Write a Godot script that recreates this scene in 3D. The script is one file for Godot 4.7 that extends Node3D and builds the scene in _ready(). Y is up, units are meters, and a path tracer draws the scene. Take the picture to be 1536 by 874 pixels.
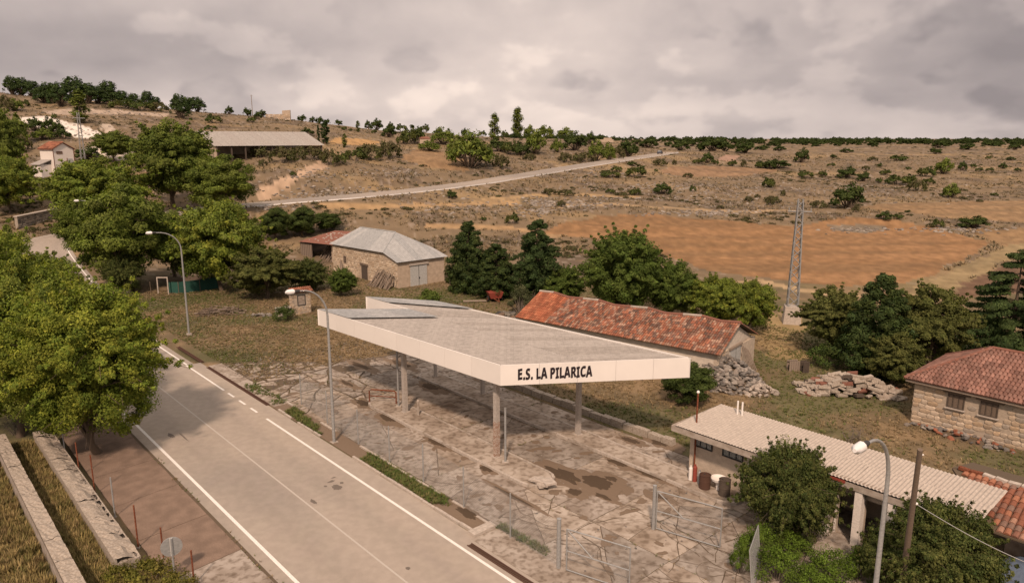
extends Node3D
# A disused roadside filling station seen from a drone. World: y up, metres, camera above the origin.
# Most of the place is laid out along the road: s runs along it away from the camera, t across it to the right.
const H := 18.0
const F := 1097.0
const PITCH := 0.20581
const UX := -0.6665
const UZ := -0.7455
const TURN := 0.72952          # local x = t, local z = -s
var used := {}
var M := {}
var T := {}
var rng := RandomNumberGenerator.new()
var nz := FastNoiseLite.new()
var nz2 := FastNoiseLite.new()
var road_path: Array[Vector3] = []

# ---------------------------------------------------------------- mesh builder
class MB:
	var v := PackedVector3Array()
	var n := PackedVector3Array()
	var c := PackedColorArray()
	var col := Color.WHITE
	func tri(a: Vector3, b: Vector3, d: Vector3) -> void:
		var k := (d - a).cross(b - a).normalized()
		v.append(a); v.append(b); v.append(d)
		n.append(k); n.append(k); n.append(k)
		c.append(col); c.append(col); c.append(col)
	func quad(a: Vector3, b: Vector3, d: Vector3, e: Vector3) -> void:
		tri(a, b, d)
		tri(a, d, e)
	func hexa(p: Array) -> void:     # p[0..3] bottom, p[4..7] top, clockwise seen from above
		quad(p[4], p[5], p[6], p[7])
		quad(p[3], p[2], p[1], p[0])
		for i in 4:
			var j := (i + 1) % 4
			quad(p[i], p[j], p[j + 4], p[i + 4])
	func box(lo: Vector3, hi: Vector3) -> void:
		hexa([Vector3(lo.x, lo.y, lo.z), Vector3(hi.x, lo.y, lo.z), Vector3(hi.x, lo.y, hi.z), Vector3(lo.x, lo.y, hi.z),
			Vector3(lo.x, hi.y, lo.z), Vector3(hi.x, hi.y, lo.z), Vector3(hi.x, hi.y, hi.z), Vector3(lo.x, hi.y, hi.z)])
	func obox(t: Transform3D, half: Vector3) -> void:
		var p := []
		for y in [-1.0, 1.0]:
			for q in [Vector2(-1, -1), Vector2(1, -1), Vector2(1, 1), Vector2(-1, 1)]:
				p.append(t * Vector3(q.x * half.x, y * half.y, q.y * half.z))
		hexa(p)
	func slab(poly: PackedVector2Array, y0: float, y1: float) -> void:   # poly in x,z
		var ids := Geometry2D.triangulate_polygon(poly)
		for i in range(0, ids.size(), 3):
			var a := poly[ids[i]]; var b := poly[ids[i + 1]]; var d := poly[ids[i + 2]]
			if (b - a).cross(d - a) < 0.0:
				var w := b; b = d; d = w
			tri(Vector3(a.x, y1, a.y), Vector3(b.x, y1, b.y), Vector3(d.x, y1, d.y))
		var cw := Geometry2D.is_polygon_clockwise(poly)
		for i in poly.size():
			var a := poly[i]; var b := poly[(i + 1) % poly.size()]
			if cw:
				var w := a; a = b; b = w
			quad(Vector3(a.x, y0, a.y), Vector3(b.x, y0, b.y), Vector3(b.x, y1, b.y), Vector3(a.x, y1, a.y))
	func tube(pts: Array, rad: Array, sides := 8, cap := true) -> void:
		var rings := []
		for i in pts.size():
			var d: Vector3 = (pts[mini(i + 1, pts.size() - 1)] - pts[maxi(i - 1, 0)]).normalized()
			var x := d.cross(Vector3(0.31, 0.2, 0.93) if absf(d.y) > 0.8 else Vector3.UP).normalized()
			var y := x.cross(d)
			var ring := []
			for k in sides:
				var a := TAU * k / sides
				ring.append(x * cos(a) + y * sin(a))
			rings.append(ring)
		for i in pts.size() - 1:
			for k in sides:
				var j := (k + 1) % sides
				var q := [[i, k], [i, j], [i + 1, j], [i + 1, k]]
				for m in [0, 1, 2, 0, 2, 3]:
					var e: Array = q[m]
					var o: Vector3 = rings[e[0]][e[1]]
					v.append(pts[e[0]] + o * rad[e[0]])
					n.append(o)
					c.append(col)
		if cap:
			for e in [0, pts.size() - 1]:
				for k in sides:
					tri(pts[e], pts[e] + rings[e][k] * rad[e], pts[e] + rings[e][(k + 1) % sides] * rad[e])
	func lathe(prof: Array, sides := 12, at := Vector3.ZERO) -> void:   # prof: Vector2(radius, y)
		for i in prof.size() - 1:
			for k in sides:
				var a := TAU * k / sides
				var b := TAU * (k + 1) / sides
				var p: Vector2 = prof[i]
				var q: Vector2 = prof[i + 1]
				quad(at + Vector3(p.x * cos(a), p.y, p.x * sin(a)), at + Vector3(p.x * cos(b), p.y, p.x * sin(b)), at + Vector3(q.x * cos(b), q.y, q.x * sin(b)), at + Vector3(q.x * cos(a), q.y, q.x * sin(a)))
	func mesh() -> ArrayMesh:
		var a := []
		a.resize(Mesh.ARRAY_MAX)
		a[Mesh.ARRAY_VERTEX] = v
		a[Mesh.ARRAY_NORMAL] = n
		a[Mesh.ARRAY_COLOR] = c
		var m := ArrayMesh.new()
		m.add_surface_from_arrays(Mesh.PRIMITIVE_TRIANGLES, a)
		return m

func rnd(a: float, b: float) -> float:
	return rng.randf_range(a, b)
func numbered(called: String) -> String:
	var k: int = used.get(called, 0)
	used[called] = k + 1
	return called if k == 0 else "%s_%03d" % [called, k]
func tag(o: Node, label: String, category := "", group := "", kind := "") -> Node:
	o.set_meta("label", label)
	if category: o.set_meta("category", category)
	if group: o.set_meta("group", group)
	if kind: o.set_meta("kind", kind)
	return o
func thing(called: String, label: String, category: String, at := Vector3.ZERO, turn := 0.0, group := "", kind := "") -> Node3D:
	var o := Node3D.new()
	o.name = numbered(called)
	add_child(o)
	o.position = at
	o.rotation.y = turn
	tag(o, label, category, group, kind)
	return o
func part(parent: Node, called: String, shape, m: Material, at := Transform3D()) -> MeshInstance3D:
	var o := MeshInstance3D.new()
	o.name = called
	o.mesh = shape.mesh() if shape is MB else shape
	o.material_override = m
	o.transform = at
	parent.add_child(o, true)
	return o
func solo(called: String, label: String, category: String, shape, m: Material, at := Vector3.ZERO, turn := 0.0, group := "", kind := "") -> MeshInstance3D:
	var o := part(self, numbered(called), shape, m)
	o.position = at
	o.rotation.y = turn
	tag(o, label, category, group, kind)
	return o
func many(parent: Node, called: String, mesh: Mesh, m: Material, xf: Array, cols: Array) -> MultiMeshInstance3D:
	var mm := MultiMesh.new()
	mm.transform_format = MultiMesh.TRANSFORM_3D
	mm.use_colors = cols.size() > 0
	mm.mesh = mesh
	mm.instance_count = xf.size()
	for i in xf.size():
		mm.set_instance_transform(i, xf[i])
		if cols.size(): mm.set_instance_color(i, cols[i])
	var o := MultiMeshInstance3D.new()
	o.name = called
	o.multimesh = mm
	o.material_override = m
	o.set_meta("kind", "stuff")
	parent.add_child(o, true)
	return o

# ---------------------------------------------------------------- layout
func W(s: float, t: float, y := 0.0) -> Vector3:
	return Vector3(s * UX - t * UZ, y, s * UZ + t * UX)
func st_of(p: Vector3) -> Vector2:
	return Vector2(p.x * UX + p.z * UZ, -p.x * UZ + p.z * UX)
func ray(px: float, py: float) -> Vector3:
	var x := (px - 768.0) / F
	var y := -(py - 437.0) / F
	return Vector3(x, y * cos(PITCH) - sin(PITCH), -y * sin(PITCH) - cos(PITCH))
func P(px: float, py: float, y := 0.0) -> Vector3:      # on the level y
	var r := ray(px, py)
	return Vector3(0, H, 0) + r * ((y - H) / r.y)
func PG(px: float, py: float) -> Vector3:               # on the terrain
	var r := ray(px, py)
	r /= Vector2(r.x, r.z).length()
	var d := 15.0
	var best := 1e9
	var at := Vector3.ZERO
	while d < 1500.0:
		var q := Vector3(0, H, 0) + r * d
		var h := raw_height(q.x, q.z)
		if q.y <= h:
			return Vector3(q.x, height(q.x, q.z), q.z)
		if d > 120.0 and (q.y - h) / d < best:
			best = (q.y - h) / d
			at = Vector3(q.x, height(q.x, q.z), q.z)
		d += maxf(0.2, minf((q.y - h) * 0.8, d * 0.02))
	return at

# terrain: heights over columns of bearing (given by where they cross the picture) and rows of distance
var COLS := [-400.0, 0.0, 150.0, 300.0, 450.0, 600.0, 750.0, 900.0, 1100.0, 1450.0, 1900.0]
var ROWS := [70.0, 100.0, 118.0, 130.0, 145.0, 170.0, 195.0, 225.0, 300.0, 400.0, 600.0, 1000.0, 2000.0, 5000.0]
var HT := [
	[0, 1, 2.5, 5, 8, 13, 19, 26, 38, 41, 40, 38, 32, 20],
	[0, 1, 2.2, 4, 7, 12.5, 17.5, 24, 36, 38, 36, 34, 28, 18],
	[0, 0.6, 2, 3.6, 6.5, 12, 17, 23, 33, 35, 33, 30, 25, 18],
	[0, 0, 0.6, 2.8, 5.6, 10.5, 14.5, 19, 28.6, 31, 29, 26, 22, 17],
	[0, 0, 0.5, 2.6, 5.5, 10.5, 14.2, 17.6, 24.6, 27, 26, 23, 20, 17],
	[0, 0, 0.5, 2.2, 4.6, 7.2, 10.4, 13.4, 18.8, 21.8, 21.5, 20, 18.5, 17],
	[0, 0, 0.4, 1.6, 3.4, 6.0, 8.3, 11.2, 15.8, 18.2, 18.6, 18, 17.5, 17],
	[0, 0, 0.3, 0.9, 2.0, 4.3, 6.6, 9.4, 13.0, 15.4, 16.4, 17, 17, 17],
	[0, 0, 0.1, 0.6, 1.2, 2.6, 4.0, 5.6, 8.8, 11.6, 14.2, 15.8, 16.8, 17],
	[0, 0, 0.0, 0.3, 0.7, 1.8, 2.8, 4.0, 7.0, 10.0, 13.2, 15.4, 16.8, 17],
	[0, 0, 0.0, 0.3, 0.7, 1.8, 2.8, 4.0, 7.0, 10.0, 13.2, 15.4, 16.8, 17]]
func cub(a: float, b: float, c: float, d: float, f: float) -> float:
	var m0 := (c - a) * 0.5
	var m1 := (d - b) * 0.5
	var f2 := f * f
	var f3 := f2 * f
	return (2 * f3 - 3 * f2 + 1) * b + (f3 - 2 * f2 + f) * m0 + (-2 * f3 + 3 * f2) * c + (f3 - f2) * m1
func raw_height(x: float, z: float) -> float:
	var d := -z
	if d <= 70.0: return 0.0
	var px := 768.0 + F * x / d
	var ci := 0
	while ci < COLS.size() - 2 and px > COLS[ci + 1]: ci += 1
	var cf := clampf((px - COLS[ci]) / (COLS[ci + 1] - COLS[ci]), 0, 1)
	var ri := 0
	while ri < ROWS.size() - 2 and d > ROWS[ri + 1]: ri += 1
	var rf := clampf((d - ROWS[ri]) / (ROWS[ri + 1] - ROWS[ri]), 0, 1)
	var g := [0.0, 0.0, 0.0, 0.0]
	for k in 4:
		var row: Array = HT[clampi(ci - 1 + k, 0, COLS.size() - 1)]
		g[k] = lerpf(row[ri], row[ri + 1], rf * rf * (3 - 2 * rf) * 0.35 + rf * 0.65)
	var h := cub(g[0], g[1], g[2], g[3], cf)
	var rough := smoothstep(100.0, 160.0, d)
	if rough > 0.0:
		h += rough * (nz.get_noise_2d(x * 0.55, z * 0.9) * 1.1 + nz.get_noise_2d(x * 2.2 + 300, z * 2.8) * 0.35)
	return h
func height(x: float, z: float) -> float:
	var h := raw_height(x, z)
	if z < -58.0 and z > -330.0 and x > -110.0 and x < 110.0 and road_path.size():
		var best := 1e9
		var y := 0.0
		var q := Vector2(x, z)
		for i in range(0, road_path.size() - 1):
			var a := Vector2(road_path[i].x, road_path[i].z)
			if absf(a.x - x) + absf(a.y - z) > 34.0: continue
			var b := Vector2(road_path[i + 1].x, road_path[i + 1].z)
			var f := clampf((q - a).dot(b - a) / (b - a).length_squared(), 0, 1)
			var e := q.distance_to(a.lerp(b, f))
			if e < best:
				best = e
				y = lerpf(road_path[i].y, road_path[i + 1].y, f)
		if best < 13.0:
			h = lerpf(y - 0.16, h, smoothstep(5.0, 13.0, best))
	return h
func ground(p: Vector3) -> Vector3:
	return Vector3(p.x, height(p.x, p.z), p.z)

# ---------------------------------------------------------------- materials
func noise_tex(freq: float, lo: Color, hi: Color, oct := 5, kind := FastNoiseLite.TYPE_SIMPLEX_SMOOTH, at := 7, mid := 0.5, size := 512) -> NoiseTexture2D:
	var f := FastNoiseLite.new()
	f.noise_type = kind
	f.frequency = freq
	f.fractal_octaves = oct
	f.seed = at
	var t := NoiseTexture2D.new()
	t.width = size
	t.height = size
	t.seamless = true
	t.noise = f
	var g := Gradient.new()
	g.set_color(0, lo.linear_to_srgb())
	g.set_color(1, hi.linear_to_srgb())
	g.set_offset(0, mid - 0.28)
	g.set_offset(1, mid + 0.28)
	t.color_ramp = g
	return t
func grey(v: float) -> Color:
	return Color(v, v, v)
func mat(called: String, lin: Color, rough := 0.9, tex: Texture2D = null, size := 1.0, over: Texture2D = null, oversize := 5.0, vc := false) -> StandardMaterial3D:
	var m := StandardMaterial3D.new()
	m.resource_name = called
	m.albedo_color = lin.linear_to_srgb()
	m.roughness = rough
	m.metallic_specular = 0.35
	m.vertex_color_use_as_albedo = vc
	if tex:
		m.albedo_texture = tex
		m.uv1_triplanar = true
		m.uv1_world_triplanar = true
		m.uv1_scale = Vector3.ONE / size
	if over:
		m.detail_enabled = true
		m.detail_albedo = over
		m.detail_blend_mode = BaseMaterial3D.BLEND_MODE_MUL
		m.detail_uv_layer = BaseMaterial3D.DETAIL_UV_2
		m.uv2_triplanar = true
		m.uv2_world_triplanar = true
		m.uv2_scale = Vector3.ONE / oversize
	M[called] = m
	return m
func leafy(called: String) -> StandardMaterial3D:
	var m := mat(called, Color.WHITE, 0.75, null, 1, null, 1, true)
	m.backlight_enabled = true
	m.backlight = Color(0.75, 0.8, 0.32)
	m.metallic_specular = 0.25
	return m

func materials() -> void:
	T.grain = noise_tex(0.03, grey(0.76), grey(1.0))
	T.blotch = noise_tex(0.012, grey(0.76), grey(1.0), 5, FastNoiseLite.TYPE_SIMPLEX_SMOOTH, 21)
	T.stain = noise_tex(0.014, Color(0.64, 0.60, 0.56), grey(1.0), 6, FastNoiseLite.TYPE_SIMPLEX_SMOOTH, 5, 0.44)
	T.dirt = noise_tex(0.016, Color(0.46, 0.42, 0.38), grey(1.0), 6, FastNoiseLite.TYPE_SIMPLEX_SMOOTH, 91, 0.26)
	T.warm = noise_tex(0.016, Color(0.82, 0.66, 0.55), Color(1, 1, 1), 5, FastNoiseLite.TYPE_SIMPLEX_SMOOTH, 33)
	T.rust = noise_tex(0.02, Color(0.42, 0.2, 0.12), Color(1, 1, 1), 5, FastNoiseLite.TYPE_SIMPLEX_SMOOTH, 12, 0.4)
	T.speck = noise_tex(0.09, grey(0.6), grey(1.0), 4, FastNoiseLite.TYPE_SIMPLEX_SMOOTH, 3, 0.42)
	T.flake = noise_tex(0.03, Color(0.62, 0.34, 0.3), Color(1, 0.97, 0.93), 4, FastNoiseLite.TYPE_CELLULAR, 8, 0.5)
	T.tarmac = noise_tex(0.02, grey(0.9), grey(1.0), 4, FastNoiseLite.TYPE_SIMPLEX_SMOOTH, 61)
	mat("asphalt", Color.WHITE, 0.93, T.grain, 0.5, T.tarmac, 7.0, true)
	mat("earth", Color.WHITE, 1.0, T.grain, 2.2, T.speck, 0.9, true)
	mat("line_paint", Color(0.82, 0.8, 0.76), 0.7, T.grain, 1.2)
	mat("line_worn", Color(0.52, 0.48, 0.43), 0.8, T.speck, 1.5)
	for i in 5:
		mat("slab%d" % i, [Color(0.39, 0.345, 0.30), Color(0.355, 0.312, 0.272), Color(0.42, 0.368, 0.315), Color(0.325, 0.292, 0.258), Color(0.39, 0.335, 0.28)][i], 0.95, T.stain, 12.0 + i * 2.3, T.dirt, 3.3 + i * 0.5)
	mat("soil", Color(0.105, 0.075, 0.05), 1.0, T.grain, 0.5, T.speck, 1.3)
	mat("joint", Color(0.13, 0.1, 0.07), 1.0, T.grain, 0.6)
	mat("concrete", Color(0.46, 0.41, 0.36), 0.93, T.stain, 3.1, T.grain, 0.8)
	mat("concrete_pale", Color(0.55, 0.49, 0.43), 0.93, T.blotch, 1.7, T.grain, 0.6)
	mat("concrete_rough", Color(0.46, 0.41, 0.35), 0.97, T.stain, 0.9, T.speck, 0.7)
	mat("paving_red", Color(0.255, 0.185, 0.142), 0.97, T.blotch, 7.0, T.grain, 1.1)
	mat("fascia", Color(0.74, 0.715, 0.685), 0.6, T.blotch, 14.0)
	M.fascia.albedo_texture = noise_tex(0.01, grey(0.94), grey(1.0), 4, FastNoiseLite.TYPE_SIMPLEX_SMOOTH, 40)
	mat("fascia_cool", Color(0.72, 0.695, 0.665), 0.6, M.fascia.albedo_texture, 9.0)
	mat("sheet_grey", Color(0.42, 0.40, 0.375), 0.95, T.blotch, 4.0, T.grain, 1.2)
	mat("fibre", Color(0.41, 0.385, 0.36), 0.95, T.blotch, 3.0, T.grain, 1.0)
	mat("fibre_b", Color(0.36, 0.335, 0.31), 0.95, T.blotch, 3.6, T.grain, 1.2)
	mat("zinc", Color(0.44, 0.45, 0.45), 0.65, T.blotch, 4.0, T.grain, 2.2)
	mat("zinc_b", Color(0.38, 0.395, 0.40), 0.65, T.blotch, 3.0, T.grain, 2.0)
	mat("letter", Color(0.022, 0.016, 0.02), 0.6)
	mat("column", Color(0.50, 0.46, 0.42), 0.75, T.blotch, 1.3, T.grain, 0.8)
	mat("column_rusty", Color(0.52, 0.47, 0.42), 0.8, T.rust, 1.1, T.grain, 0.6)
	mat("galv", Color(0.36, 0.37, 0.37), 0.5, T.blotch, 0.9)
	M.galv.metallic = 0.25
	mat("lamp_glass", Color(0.8, 0.8, 0.8), 0.2)
	mat("dark_metal", Color(0.05, 0.05, 0.05), 0.6)
	mat("rusty", Color(0.26, 0.105, 0.06), 0.9, T.rust, 0.8, T.grain, 0.4)
	mat("rust_roof", Color(0.27, 0.125, 0.09), 0.9, T.blotch, 1.8, T.speck, 1.6)
	mat("render_wall", Color(0.56, 0.455, 0.35), 0.95, T.blotch, 3.2, T.grain, 0.8)
	mat("render_cream", Color(0.62, 0.53, 0.43), 0.95, T.blotch, 3.0, T.grain, 0.9)
	mat("limewash", Color(0.72, 0.645, 0.55), 0.95, T.blotch, 2.6, T.grain, 0.9)
	mat("white_wall", Color(0.80, 0.75, 0.70), 0.9, T.grain, 2.0)
	mat("dust", Color(0.24, 0.18, 0.13), 1.0, T.speck, 0.8, T.grain, 0.4)
	mat("mortar", Color(0.52, 0.44, 0.35), 1.0, T.blotch, 1.3, T.grain, 0.5)
	mat("stone", Color.WHITE, 0.95, T.blotch, 0.9, T.grain, 0.4, true)
	mat("tile", Color.WHITE, 0.9, T.blotch, 0.8, T.grain, 0.3, true)
	mat("wood", Color(0.2, 0.155, 0.12), 0.95, T.blotch, 0.6, T.grain, 0.4)
	mat("wood_pale", Color(0.33, 0.27, 0.22), 0.95, T.blotch, 0.5, T.grain, 0.4)
	mat("wood_dark", Color(0.10, 0.08, 0.065), 0.95, T.blotch, 0.6)
	mat("bark", Color(0.13, 0.10, 0.075), 1.0, T.grain, 0.5)
	mat("bark_grey", Color(0.2, 0.17, 0.14), 1.0, T.grain, 0.5)
	mat("door_grey", Color(0.46, 0.47, 0.46), 0.7, T.blotch, 1.4)
	var gl := mat("pane_glass", Color(0.5, 0.55, 0.55), 0.08)
	gl.transparency = BaseMaterial3D.TRANSPARENCY_ALPHA
	gl.albedo_color.a = 0.35
	mat("net_green", Color(0.03, 0.10, 0.08), 0.9, T.blotch, 1.0)
	mat("cloth_blue", Color(0.12, 0.16, 0.23), 0.6, T.blotch, 1.0)
	mat("red_paint", Color(0.3, 0.07, 0.05), 0.7, T.blotch, 0.5)
	mat("white_paint", Color(0.75, 0.73, 0.7), 0.6)
	mat("car_dark", Color(0.05, 0.055, 0.07), 0.3)
	mat("rubber", Color(0.025, 0.024, 0.023), 0.9, T.grain, 0.3)
	mat("grate", Color(0.10, 0.055, 0.04), 0.9, T.grain, 0.4)
	mat("tar", Color(0.17, 0.145, 0.125), 0.9, T.speck, 0.3)
	leafy("leaf")
	mat("grass", Color.WHITE, 0.9, null, 1, null, 1, true)
	M.grass.backlight_enabled = true
	M.grass.backlight = Color(0.3, 0.28, 0.12)

# ---------------------------------------------------------------- sky
func sky_colour(az: float, el: float, n1: FastNoiseLite, n2: FastNoiseLite) -> Color:
	var dx := sin(deg_to_rad(az))
	var dz := -cos(deg_to_rad(az))
	var e := maxf(el, 0.0)
	var lift := e / (1.0 + e * 0.035)
	var warp := n1.get_noise_3d(dx * 130, lift * 9.0 + 50, dz * 130) * 1.6
	var broad := n1.get_noise_3d(dx * 62, lift * 7.5, dz * 62)
	var band := n2.get_noise_3d(dx * 130, (lift + warp) * 14.0, dz * 130)
	var puff := n2.get_noise_3d(dx * 420 + 400, (lift + warp * 0.5) * 17.0, dz * 420)
	var fine := n2.get_noise_3d(dx * 1100 + 90, (lift + warp * 0.3) * 44.0, dz * 1100)
	var v := 0.705 + broad * 0.10 + band * 0.12
	v += 0.095 * exp(-pow((az - 1.0) / 14.0, 2) - pow((el - 7.0) / 5.5, 2))
	v += 0.045 * exp(-pow((az + 3.0) / 13.0, 2) - pow((el - 2.2) / 1.2, 2))
	v -= 0.24 * exp(-pow((az - 40.0) / 19.0, 2)) * smoothstep(-9.0, 9.0, el)
	v -= 0.07 * exp(-pow((az + 26.0) / 14.0, 2) - pow((el - 6.2) / 2.0, 2))
	var dark := smoothstep(0.16, 0.42, puff + band * 0.35)
	v -= dark * (0.065 + fine * 0.12)
	var edge := smoothstep(0.1, 0.34, -puff + band * 0.5 + fine * 0.25)
	v += edge * 0.055
	v += fine * 0.04
	v += 0.22 * smoothstep(8.0, 60.0, el)      # an overcast sky is brighter overhead
	v = minf(v, 0.985)
	var k := clampf((v - 0.52) / 0.4, 0, 1)
	return Color(v, v * lerpf(0.935, 0.918, k), v * lerpf(0.935, 0.862, k))
func build_sky() -> Sky:
	var n1 := FastNoiseLite.new()
	n1.frequency = 0.01
	n1.fractal_octaves = 4
	n1.seed = 11
	var n2 := FastNoiseLite.new()
	n2.frequency = 0.01
	n2.fractal_octaves = 5
	n2.seed = 5
	var w := 4096
	var h := 2048
	var small := Image.create(512, 256, false, Image.FORMAT_RGB8)
	for y in 256:
		for x in 512:
			small.set_pixel(x, y, sky_colour(fposmod((x + 0.5) / 512.0 * 360.0 + 180.0, 360.0) - 180.0, 90.0 - (y + 0.5) / 256.0 * 180.0, n1, n2))
	small.resize(w, h, Image.INTERPOLATE_CUBIC)
	for y in range(int((90.0 - 16.0) / 180.0 * h), int(91.0 / 180.0 * h)):
		for k in range(int(-52.0 / 360.0 * w), int(52.0 / 360.0 * w)):
			small.set_pixel(posmod(k, w), y, sky_colour((k + 0.5) / w * 360.0, 90.0 - (y + 0.5) / h * 180.0, n1, n2))
	var m := PanoramaSkyMaterial.new()
	m.panorama = ImageTexture.create_from_image(small)
	var s := Sky.new()
	s.sky_material = m
	return s

# ---------------------------------------------------------------- ground
var fields := []      # [polygon in x,z, colour, softness, furrows]
func region(pix: Array, colour: Color, furrow := 0.0) -> void:
	var poly := PackedVector2Array()
	var box := Rect2()
	for k in pix:
		var q := PG(k[0], k[1])
		poly.append(Vector2(q.x, q.z))
		box = Rect2(poly[0], Vector2.ZERO) if poly.size() == 1 else box.expand(Vector2(q.x, q.z))
	fields.append([poly, colour, box, furrow])
func trail(pix: Array, wide: float, colour: Color) -> void:
	var a := PackedVector2Array()
	var b := PackedVector2Array()
	var pts := []
	for k in pix:
		var q := PG(k[0], k[1])
		pts.append(Vector2(q.x, q.z))
	for i in pts.size():
		var d: Vector2 = (pts[mini(i + 1, pts.size() - 1)] - pts[maxi(i - 1, 0)]).normalized().orthogonal() * wide * 0.5
		a.append(pts[i] + d)
		b.append(pts[i] - d)
	b.reverse()
	a.append_array(b)
	var box := Rect2(a[0], Vector2.ZERO)
	for q in a: box = box.expand(q)
	fields.append([a, colour, box, 0.0])
func earth_colour(x: float, z: float) -> Color:
	var d := -z
	var a := nz.get_noise_2d(x * 1.6, z * 2.6)
	var b := nz2.get_noise_2d(x * 9.0, z * 12.0)
	var e := nz2.get_noise_2d(x * 40.0 + 70, z * 40.0)
	var f := nz.get_noise_2d(x * 0.5 + 900, z * 1.5)
	var c := Color(0.225, 0.168, 0.105)
	c = c.lerp(Color(0.155, 0.118, 0.082), smoothstep(0.0, 0.3, a + b * 0.5))
	c = c.lerp(Color(0.325, 0.235, 0.13), smoothstep(0.1, 0.4, f + b * 0.5))
	c = c.lerp(Color(0.12, 0.10, 0.066), smoothstep(0.22, 0.45, b + e * 0.5) * 0.7)
	c = c.lerp(Color(0.36, 0.30, 0.25), smoothstep(0.34, 0.5, e + a * 0.3) * 0.45)
	if d < 110.0:    # the yards by the buildings keep some green
		var near := 1.0 - smoothstep(75.0, 108.0, d)
		var g := nz.get_noise_2d(x * 2.4 + 40, z * 3.4)
		var yard := Color(0.185, 0.142, 0.082).lerp(Color(0.135, 0.128, 0.06), smoothstep(-0.1, 0.3, g + b * 0.4))
		yard = yard.lerp(Color(0.255, 0.18, 0.10), smoothstep(0.1, 0.4, -g + e * 0.6))
		yard = yard.lerp(Color(0.10, 0.088, 0.05), smoothstep(0.2, 0.5, b) * 0.6)
		c = c.lerp(yard, near * 0.85)
	var q := Vector2(x + b * 1.6, z + a * 2.0)
	for k in fields:
		if k[2].has_point(q) and Geometry2D.is_point_in_polygon(q, k[0]):
			var w: Color = k[1]
			if k[3] > 0.0:
				var r := nz.get_noise_2d(x * 0.35 + 20, (z + x * 0.12) * 5.0)
				w = w.lerp(Color(w.r * 0.74, w.g * 0.79, w.b * 0.85), smoothstep(-0.05, 0.35, r + b * 0.3) * k[3])
				w = w.lerp(Color(w.r * 1.12, w.g * 1.14, w.b * 1.2), smoothstep(0.0, 0.4, -r + e * 0.3) * k[3])
			c = w * (1.0 + e * 0.18 + b * 0.14)
	var m := 1.1 * (1.0 + e * 0.2)
	return Color(c.r * m, c.g * m, c.b * m)
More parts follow.
